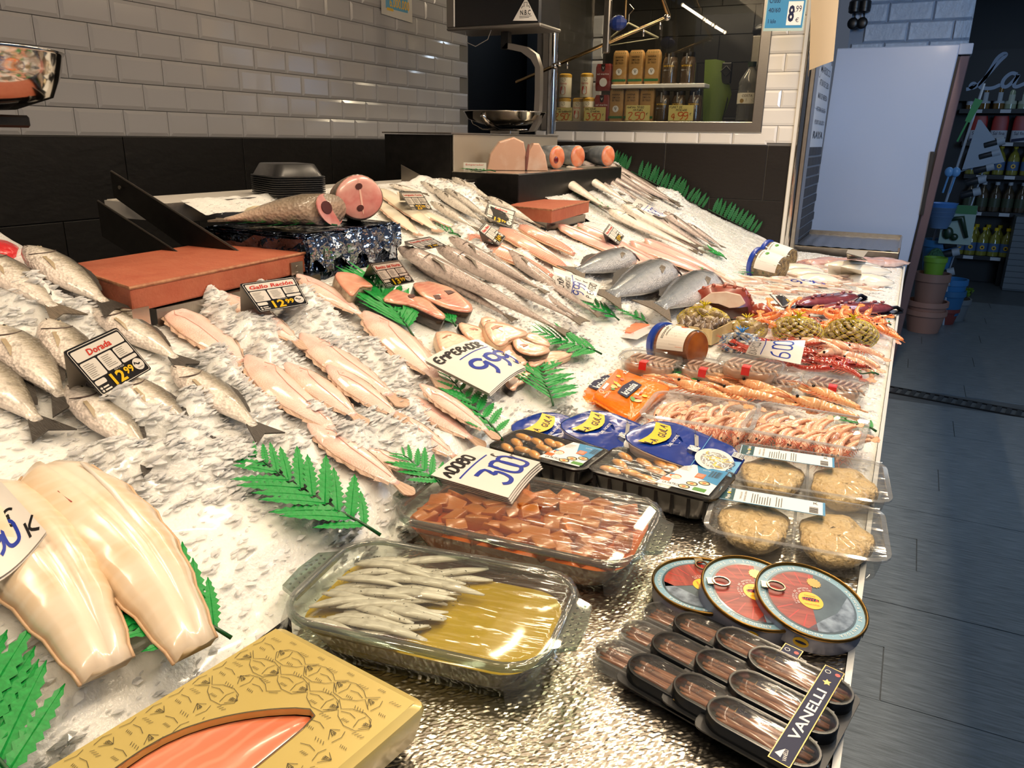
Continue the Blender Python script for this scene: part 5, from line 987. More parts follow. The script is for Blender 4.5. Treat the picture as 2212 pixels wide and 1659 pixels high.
# ---- big tub of roe on its side, two olive tubs
blue_lid = mat('blue plastic lid', '#1d3fa0', .3, coat=.3)
def round_tub(name, label, M, r, L, fill, lab, grp=None):
    t = thing(name, label, 'tub', M, grp); mb = MB(); mb.lathe([(r*1.06, -.001), (r*1.08, .002), (r*1.08, .016), (r*1.02, .018)], 36); mb.lathe([(r*1.03, -.0025), (r*.95, -.002)], 36, 0); mb.build('lid', blue_lid, t, smooth=True, auto=40)
    mb = MB(); mb.lathe([(r, .012), (r*1.0, .03), (r*.86, L), (r*.8, L+.003)], 36, 0, False); mb.build('tub_wall', clear, t, smooth=True, auto=40)
    mb = MB(); mb.lathe([(r*.93, .02), (r*.95, .03), (r*.81, L-.003), (r*.5, L)], 28); mb.build('contents', fill, t, smooth=True, auto=40)
    mb = MB(); rg = []
    for k in range(15): a = -1.15+2.3*k/14; rg.append([(r*(1.004-.14*(z-.03)/(L-.03))*math.sin(a), -r*(1.004-.14*(z-.03)/(L-.03))*math.cos(a)*-1, z) for z in (.034, L*.92)])
    mb.loft(rg, 0, False, False); mb.build('label_sleeve', lab[0], t)
    def wr(x, y, w_): a = x/r; rr = r*(1.008-.14*(y-.03)/(L-.03))+w_; return (rr*math.sin(a), rr*math.cos(a), y)
    mb = MB()
    for c in lab[1:]: c(mb, r, L)
    mb.build('printing', [black_p, orange_p, green_p, grey_p, white_p], t, warp=wr); return t
def lp1(mb, r, L):
    mb.text('Los Menucos', 0, .045, .012, 0, .0003, w=.07, rot=math.pi); mb.text('CREMA MARINERA', .0, .058, .005, 0, .0003, w=.05, rot=math.pi); bars(mb, -.05, -.01, .10, .003, 9, 3, .0002); mb.box(-.055, .055, L*.72, L*.90, .0, .0003, 1); mb.text('Pimenta', .02, L*.81, .010, 4, .0006, rot=math.pi); mb.poly(ellipse(.013, .011, 14, .035, L*.62), .0003, 1)
def lp2(mb, r, L):
    bars(mb, -.04, .0, .085, .0035, 9, 3, .0002); mb.poly(ellipse(.012, .009, 12, .015, .065), .0003, 2); mb.box(-.04, .045, L*.82, L*.90, .0, .0003, 2); mb.text('ALTRAMUZ', 0, .044, .007, 0, .0003, w=.05, rot=math.pi)
lab_p = mat('label paper', '#ebe5dc', .45)
def axis_frame(o, ax, up=Vector((0, 0, 1))):             # tub axis along ax, label (local +y) turned up
    z = ax.normalized(); x = up.cross(z).normalized(); y = z.cross(x)
    return Matrix(((x.x, y.x, z.x, o.x), (x.y, y.y, z.y, o.y), (x.z, y.z, z.z, o.z), (0, 0, 0, 1)))
p = B(1428, 742, .045); round_tub('roe_tub', 'big tub of orange sauce with blue lid lying on its side', axis_frame(p, Vector((.86, -.42, .10)), Vector((.1, -.5, .86))), .058, .135, mat('orange sauce', '#b4641a', .25, noise=(16, '#7a3a10', .2), coat=.6), (lab_p, lp1))
olive = mat('olive fill', '#a98d5e', .35, noise=(60, '#5e4a30', .12), bump=(60, 1, .02))
for u, v, lab in ((1652, 548, 'tub of lupin beans with blue lid, the rear of two at the bed edge'), (1630, 566, 'tub of lupin beans with blue lid, the front of two at the bed edge')):
    p = B(u, v, .06); round_tub('lupin_tub', lab, axis_frame(p, Vector((.86, -.28, -.12)), Vector((.1, -.62, .75))), .068, .15, olive, (lab_p, lp2), 'blue lidded lupin tubs')
# ---- smoked salmon sachet
M, w, d = qframe([(1290, 700), (1362, 666), (1402, 728), (1330, 752)], .955); t = thing('smoked_salmon_sachet', 'flat white sachet with a window of smoked salmon slices', 'food pack', M)
mb = MB(); n_ = 10; mb.loft([[((-.5+u/n_)*w, (-.5+v/n_)*d, .004*math.sin(math.pi*u/n_)+.006*abs(v/n_-.5)) for u in range(n_+1)] for v in range(n_+1)], 0, False, False); mb.build('sachet', mat('sachet white', '#d9d6d4', .3, coat=.4), t, smooth=True)
mb = MB(); mb.box(-.28*w, .30*w, -.28*d, .20*d, .004, .008, 0)
for k in range(7): mb.box(-.27*w+.08*w*k, -.265*w+.08*w*k, -.27*d, .19*d, .008, .0085, 2)
mb.build('salmon_window', [mat('smoked salmon', '#e8875c', .3, coat=.5), white_p, mat('salmon line', '#f0b593', .4)], t)
mb = MB(); mb.text('MONODESALMON', 0, .36*d, .012, 0, .010, w=.5*w); mb.text('GIRA', .1*w, -.40*d, .010, 0, .010); mb.line(ellipse(.016, .012, 14, -.36*w, -.3*d), .0014, 1, .010, True); bars(mb, .34*w, .46*w, .3*d, .014, 6, 0, .010, .0016); mb.build('printing', [black_p, red_p], t)
# ---- glass dishes under cling film
def dish(label, M, w, d, h, grp):
    t = thing('glass_dish', label, 'dish', M, grp); mb = MB(); r = .055
    mb.loft([[(x, y, z) for x, y in rrect(w*k, d*k, r*k, 8)] for k, z in ((1.0, 0), (.985, -.012), (.94, -h*.6), (.88, -h*.94), (.80, -h), (.4, -h))], 0, True); mb.build('bowl', glass, t, smooth=True, auto=60)
    mb = MB(); o = rrect(w+.012, d+.012, r+.006, 8); i = rrect(w-.004, d-.004, r-.002, 8); mb.loft([[(x, y, -.006) for x, y in o], [(x, y, .0) for x, y in o], [(x, y, .003) for x, y in i], [(x, y, -.004) for x, y in i], [(x, y, -.006) for x, y in o]], 0, False); mb.build('rim', glass_rim, t, smooth=True)
    for s in (-1, 1):
        mb = MB(); P = [(s*(w/2-.004), -.062), (s*(w/2+.028), -.045), (s*(w/2+.032), 0), (s*(w/2+.028), .045), (s*(w/2-.004), .062)]; mb.prism(P, -.006, .001)
        for k in range(14): mb.ball((s*(w/2+.011+.009*(k % 2)), -.045+.0065*k, .001), .0022, .0022, .0013, 6, 4)
        mb.build('handle', glass_rim, t, smooth=True, auto=40)
    mb = MB(); n_ = 20; rg = []
    for q in (1.06, 1.03, 1.0, .92, .7, .4, .1):
        rg.append([(x*q*(1+(q > 1)*.03*math.sin(j*1.7)), y*q*(1+(q > 1)*.05*math.sin(j*2.3)), (.004+.0012*math.sin(j*3+q*9) if q <= 1 else -(q-1)*.45*(1+.8*math.sin(j*.7)))) for j, (x, y) in enumerate(rrect(w+.008, d+.008, r, 8))])
    mb.loft(rg, 0, False); mb.build('cling_wrap', cling, t, smooth=True); return t
MA = zrot(-.482, .752, .947, .155); dA = dish('front glass dish of white anchovies and golden oil under cling film', MA, .345, .212, .060, 'glass dishes'); MBd = zrot(-.478, 1.030, .950, .075); dish('rear glass dish of orange marinated fish cubes under cling film', MBd, .395, .225, .063, 'glass dishes')
oil = mat('golden oil', '#b8950c', .06, noise=(9, '#d9b92c', .3), coat=.6); mb = MB(); mb.loft([[(x*k, y*k, z) for x, y in rrect(.318, .188, .048, 8)] for k, z in ((.86, -.055), (1, -.024), (.98, -.0235), (.4, -.0235))]); o = mb.build('olive_oil', oil, None, MA, smooth=True, auto=50); tag(o, 'pool of golden oil filling the front glass dish', 'oil', kind='stuff')
sauce = mat('orange marinade', '#d05a18', .12, noise=(10, '#e27428', .25), coat=.7); mb = MB(); mb.loft([[(x*k, y*k, z) for x, y in rrect(.366, .205, .048, 8)] for k, z in ((.86, -.058), (1, -.022), (.98, -.0215), (.4, -.0215))]); o = mb.build('marinade', sauce, None, MBd, smooth=True, auto=50); tag(o, 'orange marinade filling the rear glass dish', 'sauce', kind='stuff')
cube_m = flesh('marinated cube', [(0, '#ab420e'), (.5, '#be5c1c'), (1, '#cc7a36')], axis=2, mott=(35, '#b44e18', .6), coat=.7, wobble=.2); cubes = []
for k in range(5):
    mb = MB(); s = .016; mb.box(-s*1.1, s*1.1, -s*.8, s*.8, -s*.6, s*.6); mb.v = [(x+R.uniform(-.3, .3)*s, y+R.uniform(-.3, .3)*s, z+R.uniform(-.25, .25)*s) for x, y, z in mb.v]
    o = mb.build('fish_cube', cube_m, bevel=.0025, seg=2, smooth=True, auto=60); cubes.append(o.data); bpy.data.objects.remove(o)
n = 0
for j in range(6):
    for i in range(10):
        x, y = -.158+.035*i+R.uniform(-.008, .008)+(.016 if j % 2 else 0), -.082+.033*j+R.uniform(-.006, .006)
        if x > .17 or (x < -.06 and y > .045): continue
        o = part('fish_cube', cubes[n % 5], None, None); o.matrix_world = MBd @ Matrix.Translation((x, y, -.016+R.uniform(-.004, .005))) @ Matrix.Rotation(R.random()*6.28, 4, 'Z') @ Matrix.Rotation(R.uniform(-.5, .5), 4, 'X') @ Matrix.Scale(R.uniform(.85, 1.2), 4)
        tag(o, 'orange marinated fish cube in the rear glass dish', 'fish cube', 'marinated fish cubes'); n += 1
anw = flesh('white anchovy', [(0, '#c9bda8'), (.3, '#f0e8da'), (.7, '#f4ecdf'), (1, '#bfb29c')], mott=(70, '#8f8270', .4), coat=.6); ame = []
for k in range(4):
    mb = MB(); rg = []; L = .095
    for q in range(10): f = q/9; r = .0085*(math.sin(math.pi*min(.98, max(.03, f**.8)))**.6)+.0006; rg.append([(f*L, r*math.cos(a)+.004*math.sin(f*3+k), .0032*math.sin(a)*(r/.0085)+.003*math.sin(f*3.1)) for a in [2*math.pi*b/8 for b in range(8)]])
    o = mb.loft(rg).build('anchovy_fillet', anw, smooth=True); ame.append(o.data); bpy.data.objects.remove(o)
for k in range(56):
    c = k % 4; rr = k//4; x = -.148+.036*c+R.uniform(-.006, .006); y = .072-.0125*rr+R.uniform(-.004, .004); 
    if x+.09 > .03+.045*(y/.08): x -= .03
    o = part('anchovy_fillet', ame[k % 4]); o.matrix_world = MA @ Matrix.Translation((x, y, -.020+.004*(k % 3)+R.uniform(0, .003))) @ Matrix.Rotation(R.uniform(-.15, .55), 4, 'Z')
    tag(o, 'white anchovy fillet with herb specks in the front glass dish', 'anchovy', 'white anchovies in oil')
mb = MB()
for k in range(260):
    x, y = R.uniform(-.15, .03), R.uniform(-.085, .085); a = R.random()*3.1; l = R.uniform(.001, .0028); z = -.0085+R.uniform(-.002, .003); c, s = math.cos(a)*l, math.sin(a)*l; mb.add([(x-c, y-s, z), (x+s*.35, y-c*.35, z+.0006), (x+c, y+s, z), (x-s*.35, y+c*.35, z+.0003)], [(0, 1, 2, 3)])
tag(mb.build('herb_flakes', mat('dark herb', '#3d3a24', .6), None, MA), 'dark herb flakes strewn over the white anchovies', 'herbs', kind='stuff')
# ---- gold smoked salmon carton with an oval window
gold_c = mat('gold carton', '#c8b062', .32, .2, noise=(5, '#d6c27c', .3), coat=.35); gline = mat('engraved line', '#4d4530', .5)
MG = frame(Vector((-.522, .415, .948)), Vector((.236, -.032, 0)), Vector((-.03, .0, 1))); t = thing('gold_carton', 'gold carton printed with fish outlines, its oval window showing salmon', 'food pack', MG); w, d = .238, .36
mb = MB(); rg = [[(x, y, z) for x, y in rrect(w*k, d*k, .012, 3)] for k, z in ((.93, -.045), (.95, -.042), (1.0, -.008), (.99, -.003), (.93, .003))]; mb.loft(rg, 0, False)
S = []                                                     # top face with the window cut out
WX, WY = -.005, -.035
for k in range(40):
    a = 2*math.pi*k/40; y = .132*math.sin(a); S.append((WX+.054*math.cos(a)*(1-.35*max(0, math.sin(a))**2)+.034*max(0, y/.122)**2, WY+y))
HW, HD = w*.465, d*.465
AN = sorted([2*math.pi*k/72-math.pi for k in range(72)]+[math.atan2(sy*HD-WY, sx*HW-WX) for sx in (-1, 1) for sy in (-1, 1)])
def hit(a, P):
    c, n_ = math.cos(a), math.sin(a); best = 0
    for (x1, y1), (x2, y2) in zip(P, P[1:]+P[:1]):
        x1 -= WX; x2 -= WX; y1 -= WY; y2 -= WY; den = c*(y2-y1)-n_*(x2-x1)
        if abs(den) < 1e-9: continue
        r_ = (x1*(y2-y1)-y1*(x2-x1))/den; u_ = (x1*n_-y1*c)/den
        if r_ > 0 and -1e-6 <= u_ <= 1+1e-6: best = max(best, r_)
    return (WX+best*c, WY+best*n_)
RC = [(HW, HD), (-HW, HD), (-HW, -HD), (HW, -HD)]; O = [hit(a, RC) for a in AN]; S = [hit(a, S) for a in AN]
mb.loft([[(x, y, .003) for x, y in O], [(x, y, .0034) for x, y in S], [(x, y, -.004) for x, y in S]], 0, False); mb.build('carton', gold_c, t, smooth=True, auto=35)
mb = MB(); mb.box(-w*.46, w*.46, -d*.46, d*.46, -.044, -.012); mb.build('inner_tray', mat('black inner', '#0d0e12', .4), t)
mb = MB(); mb.loft([[(WX+(x-WX)*k, WY+(y-WY)*k, z) for x, y in S] for k, z in ((1.05, -.011), (.98, -.004), (.8, .001), (.4, .003), (.1, .0035))]); mb.build('salmon_fillet', flesh('raw salmon', [(0, '#de7350'), (.5, '#e9896a'), (1, '#dd7350')], stripe=(18, '#f0a98c', .45), coat=.9), t, smooth=True)
mb = MB(); mb.line([(x*1.0, y*1.0) for x, y in S], .0016, 0, .0045, True)
def inw(x, y):
    return ((x-WX-.012)/.06)**2+((y-WY)/.135)**2 < 1
for r_ in range(11):
    for q_ in range(6):
        x, y = -.115+.047*q_+(.022 if r_ % 2 else 0), .165-.027*r_; f = 1 if r_ % 2 else -1
        def fl_(P, wd=.0006):
            P = [(x+a*f*1.22, y+b*1.3) for a, b in P]
            if all(abs(a) < w*.46 and abs(b) < d*.46 and not inw(a, b) for a, b in P): mb.line(P, wd, 0, .0042)
        fl_([(-.022, 0), (-.016, .008), (-.006, .0105), (.006, .008), (.014, .003), (.024, .010)]); fl_([(-.022, 0), (-.014, -.008), (-.002, -.009), (.010, -.004), (.015, .001), (.026, -.006)]); fl_([(-.010, .008), (-.0075, .002), (-.010, -.006)])
        fl_(ellipse(.0018, .0016, 9, -.016, .0015)+[(-.0142, .0015)]); fl_([(-.016, .0025), (-.0155, .001)], .0014); fl_([(-.004, .002), (.004, .0035), (.012, .001)])
        for k in range(4): fl_([(.017, .003), (.024, .007-.004*k)]); fl_([(-.002+.002*k, -.003), (-.001+.002*k, -.0055)])
        for k in range(4): fl_([(-.004+.003*k, .0095), (-.002+.003*k, .0125)])
mb.build('engraving', gline, t)
# ================================================================== FERNS
fern_m = mat('plastic fern green', '#129a40', .42, noise=(30, '#0a7a30', .25), spec=.4); stem_m = mat('fern stem', '#0c4a20', .4)
def leaf_mesh(w=.25, lobes=8):
    V, Fc = [(0, 0, .0)], []
    top, bot = [], []; n = lobes*2
    for i in range(n+1):
        s = i/n; e = w/2*math.sin(math.pi*min(.999, .10+.9*s**.8))**.75*(1 if i % 2 == 0 else .62)
        if i == n: e = 0.004
        top.append((s*1.0, e, .05*e/w)); bot.append((s*1.0, -e, .05*e/w))
    mid = [(i/n, 0, -.012+.03*math.sin(math.pi*i/n)) for i in range(n+1)]
    V = mid+top+bot; k = n+1
    for i in range(n): Fc += [(i, i+1, k+i+1, k+i), (i+1, i, 2*k+i, 2*k+i+1)]
    m = MB(); m.add(V, Fc); m.tube([(0, 0, -.006), (.5, 0, .018), (1, 0, -.008)], [.012, .010, .004], 4); return m
LEAF = mesh_of(leaf_mesh(), 'leaflet', fern_m); LEAF_SHADED = mesh_of(leaf_mesh(.30, 8), 'leaflet_shaded', mat('shaded plastic fern', '#0b5a2a', .45)); LEAFN = mesh_of(leaf_mesh(.16, 5), 'leaflet_narrow', fern_m)  # back-wall leaf copy: the shade there is painted in as darker green
def fern(label, px, W, n, h=.012, mesh=LEAF, ang=58, surf=B, up=None, sides=(1, -1), bend=0, prof=None, M=None, L=None):
    if M is None:
        p, q = surf(px[0], px[1], h), surf(px[2], px[3], h); L = (q-p).length; M = frame(p, q-p, up or (nrm((p+q)/2)))
    t = thing('fern_frond', label, 'fern', M, 'plastic fern fronds'); P = [(L*s, bend*L*math.sin(math.pi*s), .004*math.sin(9*s)) for s in [i/8 for i in range(9)]]
    mb = MB(); mb.tube(P, [.0028-.0018*i/8 for i in range(9)], 6); mb.build('stem', stem_m, t, smooth=True)
    for i in range(n):
        s = .12+.86*i/(n-1) if n > 1 else .5; ln = W*(np.interp(s, [0, .25, .6, 1], prof or [.55, 1, .85, .35]))
        for sd in sides:
            a = sd*math.radians(ang-16*s+R.uniform(-5, 5))
            part('leaflet', mesh, None, t, Matrix.Translation((L*s, bend*L*math.sin(math.pi*s), .003)) @ Matrix.Rotation(a, 4, 'Z') @ Matrix.Rotation(R.uniform(-.10, .04), 4, 'Y') @ Matrix.Rotation(R.uniform(-.2, .2), 4, 'X') @ Matrix.Scale(ln*R.uniform(.9, 1.1), 4))
    return t
fern('big bright fern frond in the middle, its stem ending behind the front glass dish', (822, 1156, 545, 985), .11, 10, .018, bend=.03)
fern('fern frond under the cod fillet beside the gold carton', (500, 1378, 185, 1225), .105, 10, .018, prof=[.7, 1, 1, .6])
fern('fern frond in the bottom left corner of the counter', (40, 1700, -140, 1470), .115, 9, .012, prof=[.8, 1, 1, .7])
fern('feathery fern frond under the bonito steaks', (893, 726, 790, 592), .16, 15, .022, LEAFN, 42)
fern('feathery fern between the bonito and swordfish steaks', (985, 705, 940, 665), .13, 8, .02, LEAFN, 45)
fern('fern frond under the lower swordfish steaks by the orange packs', (1195, 876, 1158, 770), .125, 12, .018, LEAFN, 60)
fern('fern frond to the right of the swordfish pile', (1300, 765, 1165, 718), .10, 9, .022)
fern('fern frond along the megrims behind the Adobo sign', (1086, 952, 968, 815), .085, 9, .014)
fern('small fern at the tails of the megrims beside the Adobo sign', (955, 1050, 870, 985), .07, 6, .014)
fern('fern frond by the hake tails and the Salmon sign', (1338, 692, 1255, 645), .085, 7, .016)
fern('fern frond under the clear anchovy boxes', (1594, 834, 1440, 790), .09, 8, .006)
fern('fern under the salmon tails', (1400, 700, 1320, 655), .07, 6, .006)
fern('fern leaflets at the prawn tray by the counter edge', (1893, 932, 1800, 895), .07, 4, .01)
fern('fern stub beside the red prawns at the counter edge', (1898, 809, 1830, 800), .03, 3, .02, LEAFN)
fern('fern stub beside the clam nets at the counter edge', (1925, 702, 1880, 690), .06, 4, .02, LEAFN)
fern('fern frond under the lupin tubs', (1740, 578, 1600, 592), .13, 8, .01, LEAFN)
fern('fern along the big hake on the far slope', (1330, 462, 1185, 380), .075, 12, .014)
fern('fern left of the rose fillets', (1308, 540, 1255, 492), .09, 7, .01, LEAFN)
fern('fern among the ice right of the rose fillets', (1530, 592, 1440, 545), .11, 8, .008)
fern('fern between the white hake tails and the lupin tubs', (1570, 560, 1520, 535), .09, 6, .008)
fern('fern on the rear tier in front of the swordfish block', (0, 0, 0, 0), .07, 8, mesh=LEAFN, M=frame(Vector((-1.60, 3.03, 1.385)), Vector((-1, .3, 0)), Vector((0, 0, 1))), L=.2)
fern('fern under the headless fish on the foil block', (0, 0, 0, 0), .07, 7, mesh=LEAFN, M=frame(Vector((-1.30, 1.60, 1.302)), Vector((-.75, -.35, .0)), Vector((0, 0, 1))), L=.30)
fern('fern sprig between the small dark tag and the soles', (995, 512, 945, 488), .05, 5, .008, LEAFN)
for i, (a, b) in enumerate((((-1.86, 1.395), (-1.62, 1.345)), ((-1.60, 1.335), (-1.12, 1.135)), ((-1.10, 1.13), (-.80, 1.005)))):
    p, q = Vector((a[0], 4.845, a[1])), Vector((b[0], 4.83, b[1])); t = fern('fern standing up against the black back wall, %s from the left' % ORD[i], None, .10, 18 if i == 1 else 12, 0, LEAF_SHADED, 100, M=frame(p, q-p, Vector((0, -1, .12))), L=(q-p).length, sides=(1,), prof=[.8, 1, 1, .8])
# ================================================================== TAGS AND HAND WRITTEN SIGNS
tag_b = mat('tag black', '#141312', .35, spec=.5, coat=.3); tag_w = mat('tag white', '#e9e3d8', .4); tag_y = mat('tag yellow', '#f3c321', .35); tag_r = mat('tag red', '#cf3a2b', .4); tag_g = mat('tag grey', '#8c857b', .5); tag_back = mat('tag back', '#a79f92', .45)
def price_tag(px, hs, title, price, label, flap=.06, surf=B):
    """px TL TR BR BL; hs heights above the bed"""
    a, b, c, d = [surf(u, v, h) for (u, v), h in zip(px, hs)]; t = thing('price_tag', label, 'price tag', Matrix.Translation((c+d)/2), 'black price tags'); I = t.matrix_world.inverted()
    A = 1.42; a, b, c, d = [I @ q for q in (a, b, c, d)]; Wf = bilin(d, c, b, a, A); mb = MB(); mb.prism(rrect(A, 1, .05, 3, A/2, .5), -.002, 0); mb.build('panel', tag_b, t, warp=Wf)
    mb = MB(); z = .0005; mb.line(rrect(A-.06, .94, .05, 3, A/2, .5), .012, 0, z, True); f = lambda x0, y0, x1, y1: mb.poly(rrect(x1-x0, y1-y0, .03, 2, (x0+x1)/2, (y0+y1)/2), z, 0)
    f(.07, .72, 1.35, .93); f(.07, .34, .48, .69); f(.52, .36, .90, .69); f(.94, .47, 1.35, .69); f(.94, .36, 1.35, .44); f(.07, .21, .34, .31); f(.08, .12, .14, .17); f(.08, .06, .14, .11)
    z2 = .0009; mb.text(title, A/2, .82, .125, 1, z2, w=min(1.15, .105*len(title)), bold=.028, shear=.12)
    for x0, x1, y, n in ((.11, .36, .64, 8), (.58, .84, .64, 7), (.99, 1.25, .655, 6)): 
        for k in range(n): mb.box(x0, x1-.1*R.random(), y-.036*k-.006, y-.036*k+.004, z2-.0001, z2, 3)
    mb.box(.16, .30, .13, .16, z2-.0001, z2, 0); mb.box(.16, .33, .07, .10, z2-.0001, z2, 0)
    big, small = price.split("'"); mb.text(big, .62+.02*(len(big) == 1), .19, .24, 2, z2, w=.17*len(big), bold=.03); mb.text(small, .94, .22, .155, 2, z2, w=.24, bold=.03); mb.text('POR € KILO', .78, .335, .035, 0, z2, w=.26)
    mb.poly(ellipse(.135, .125, 20, 1.22, .22), z2, 0); mb.line([(1.13, .24), (1.15, .28), (1.18, .25), (1.22, .22), (1.27, .235)], .03, 4, z2+.0003); mb.text('Puerto Mar', 1.23, .155, .03, 4, z2+.0003, w=.14)
    mb.build('printing', [tag_w, tag_r, tag_y, tag_g, tag_b], t, warp=Wf)
    n = (c-d).cross(a-d).normalized(); m1, m2 = (a*.0+d)-n*flap, c-n*flap                     # back flap of the tent
    mb = MB(); mb.add([a, b, m2+Vector((0, 0, .0)), m1], [(0, 1, 2, 3)]); o = mb.build('back_flap', tag_back, t); return t
price_tag([(137, 760), (252, 707), (328, 797), (222, 858)], (.11, .11, .035, .035), 'Dorada', "12'99", 'black and white Dorada price tag standing among the bream', .06)
price_tag([(518, 613), (635, 597), (667, 657), (562, 675)], (.10, .10, .05, .05), 'Gallo Ración', "12'99", 'black Gallo Racion price tag standing in ice over the megrims')
price_tag([(798, 570), (862, 561), (896, 609), (836, 622)], (.10, .10, .03, .03), 'Bonito del Norte', "13'99", 'black Bonito del Norte price tag behind the bonito steaks', .08)
price_tag([(862, 414), (910, 414), (935, 454), (890, 455)], (.09, .09, .02, .02), 'Lenguado Corto', "25'99", 'black price tag reading 25 99 over the soles')
price_tag([(1054, 437), (1114, 456), (1106, 493), (1047, 473)], (.055, .055, .01, .01), 'Lubina', "13'99", 'black Lubina price tag standing among the sea bass')
price_tag([(1033, 497), (1048, 480), (1093, 511), (1078, 531)], (.09, .09, .04, .04), 'Filete Mero', "14'95", 'small black tag turned sideways over the pink mero fillets', .05)
price_tag([(873, 522), (929, 511), (964, 530), (915, 541)], (.085, .085, .05, .05), 'Pescadilla del Norte', "7'90", 'black tag lying back above the heads of the hake bundle', .06)
price_tag([(1302, 503), (1316, 483), (1349, 510), (1337, 529)], (.07, .07, .03, .03), 'Filete Rosada', "15'90", 'small black tag turned sideways on the rose fillets', .05)
price_tag([(1689, 664), (1662, 635), (1692, 637), (1716, 657)], (.05, .07, .07, .05), 'Pulpo', "18'90", 'price tag tipped on its side beside the dark octopus arms', .03)
price_tag([(1828, 547), (1864, 557), (1874, 563), (1830, 560)], (.10, .10, .05, .05), 'Calamar', "9'90", 'price tag in a clear holder at the far end of the squid', .05)
a, b = B(1049, 358), B(1085, 350); t = thing('price_tag', 'grey backed price tag leaning behind the swordfish block', 'price tag', Matrix.Translation((-1.74, 3.10, 1.381)) @ Matrix.Rotation(.4, 4, 'Z')); MB().box(-.05, .05, -.001, .001, 0, .035).build('panel', tag_w, t); m = MB(); m.text('Emperador', 0, .025, .010, 0, w=.08); m.X = None; o = m.build('printing', tag_r, t); o.matrix_local = Matrix.Translation((0, -.0016, 0)) @ RB
a, b, c, d = B(1789, 572, .075), B(1860, 584, .085), B(1862, 598, .03), B(1816, 600, .01); t = thing('blank_card', 'blank cream card folded as a tent on the white cuttlefish', 'price tag', Matrix.Translation(d)); I = t.matrix_world.inverted()
MB().add([I @ q for q in (a, B(1816, 576, .075), d, B(1789, 594, .01))], [(0, 1, 2, 3)]).build('front', tag_w, t); MB().add([I @ q for q in (B(1816, 576, .075), b, c, d)], [(0, 1, 2, 3)]).build('side', mat('card cream', '#cfc6b2', .5), t)
card_m = mat('laminated card', '#ece6de', .22, coat=.5); card_d = mat('card edge', '#b8b0a6', .5); ink_k = mat('black marker', '#17161a', .35); ink_b = mat('blue marker', '#24399c', .3)
def card(px, hs, label, draw, A=1.3, sag=0, layers=2, surf=B):
    a, b, c, d = [surf(u, v, h) for (u, v), h in zip(px, hs)]; t = thing('price_sign', label, 'price sign', Matrix.Translation((a+c)/2), 'hand written price signs'); I = t.matrix_world.inverted(); a, b, c, d = [I @ q for q in (a, b, c, d)]; Wf = bilin(d, c, b, a, A, sag); n = 12
    for k in range(layers):
        mb = MB(); o = -.004*k; s = .012*k
        V = [[(A*i/n+s, j/4-s, o+zz) for i in range(n+1)] for j in range(5) for zz in (0,)]; mb.loft(V, 0, False, False); V2 = [[(x, y, z-.0012) for x, y, z in r_] for r_ in V]; mb.loft(V2, 1, False, False)
        mb.loft([V[0], V2[0]], 1, False, False); mb.loft([V[-1], V2[-1]], 1, False, False); mb.loft([[r_[0] for r_ in V], [r_[0] for r_ in V2]], 1, False, False); mb.loft([[r_[-1] for r_ in V], [r_[-1] for r_ in V2]], 1, False, False)
        mb.build('card', [card_m, card_d], t, warp=Wf, smooth=True, auto=40)
    mb = MB(); draw(mb); mb.build('lettering', [ink_k, ink_b], t, warp=Wf); return t
def d1(m):
    m.hand('EMPERADOR', .06, .80, .135, .036, 0, .0006, adv=.84, rise=-.01); m.line([(.34, .70), (.7, .73), (1.12, .75)], .018, 1, .0006); m.hand("9'99", .36, .16, .42, .066, 1, .0008, adv=.62, slant=-.05); m.hand('e', 1.1, .56, .10, .02, 0, .0007); m.hand('K.', 1.16, .38, .12, .022, 0, .0007); m.hand('LO', 1.14, .14, .10, .02, 0, .0007)
card([(917, 778), (1035, 733), (1136, 793), (1057, 850)], (.05, .075, .06, .045), 'large white hand written Emperador sign on the swordfish steaks', d1, 1.22, .012, 3)
def d2(m):
    m.hand('ADOBO', .06, .76, .17, .042, 0, .0006, adv=.86); m.line([(.10, .66), (.55, .68), (.98, .70)], .022, 1, .0006); m.hand("3'00", .26, .10, .42, .060, 1, .0008, adv=.58, slant=.0); m.hand('e', 1.0, .56, .11, .02, 0, .0007, rot=-.1); m.hand("'/14", 1.06, .22, .18, .018, 0, .0007, rot=.25)
card([(931, 1026), (1034, 962), (1167, 998), (1098, 1075)], (.0, .0, .0, .0), 'white hand written Adobo sign lying on the rear glass dish', d2, 1.3, .006, 4, lambda u, v, h: at(u, v, z=.962+h))
def d3(m):
    m.hand('SALMON', .06, .80, .14, .024, 0, .0006, adv=.86); m.hand('NORUEGO', .34, .64, .10, .016, 0, .0006, adv=.86); m.line([(.1, .60), (.6, .57), (1.2, .60)], .018, 1, .0006); m.hand("9'99", .14, .28, .28, .036, 1, .0008, adv=.66); m.hand('e', .96, .42, .10, .016, 0, .0007); m.hand('K', .98, .26, .10, .018, 0, .0007); m.hand('P ENTERO', .16, .06, .15, .024, 0, .0006, adv=.84)
card([(1203, 634), (1194, 576), (1298, 614), (1280, 654)], (.01, .075, .075, .03), 'white hand written Salmon Noruego sign in front of the small salmon', d3, 1.3, .01)
def d4(m):
    m.hand('BINFROS', .06, .82, .14, .024, 0, .0006, adv=.86); m.line([(.1, .74), (.7, .73), (1.2, .76)], .016, 1, .0006); m.hand("6'00", .10, .22, .36, .036, 1, .0008, adv=.66); m.hand('e', .95, .52, .14, .018, 0, .0007); m.hand('K', 1.04, .34, .14, .018, 0, .0007); m.hand('1/4', .98, .10, .14, .018, 0, .0007)
card([(1610, 764), (1625, 737), (1740, 735), (1729, 787)], (.06, .10, .095, .05), 'white hand written sign turned upside down over the red prawns', d4, 1.0, .004, 1)
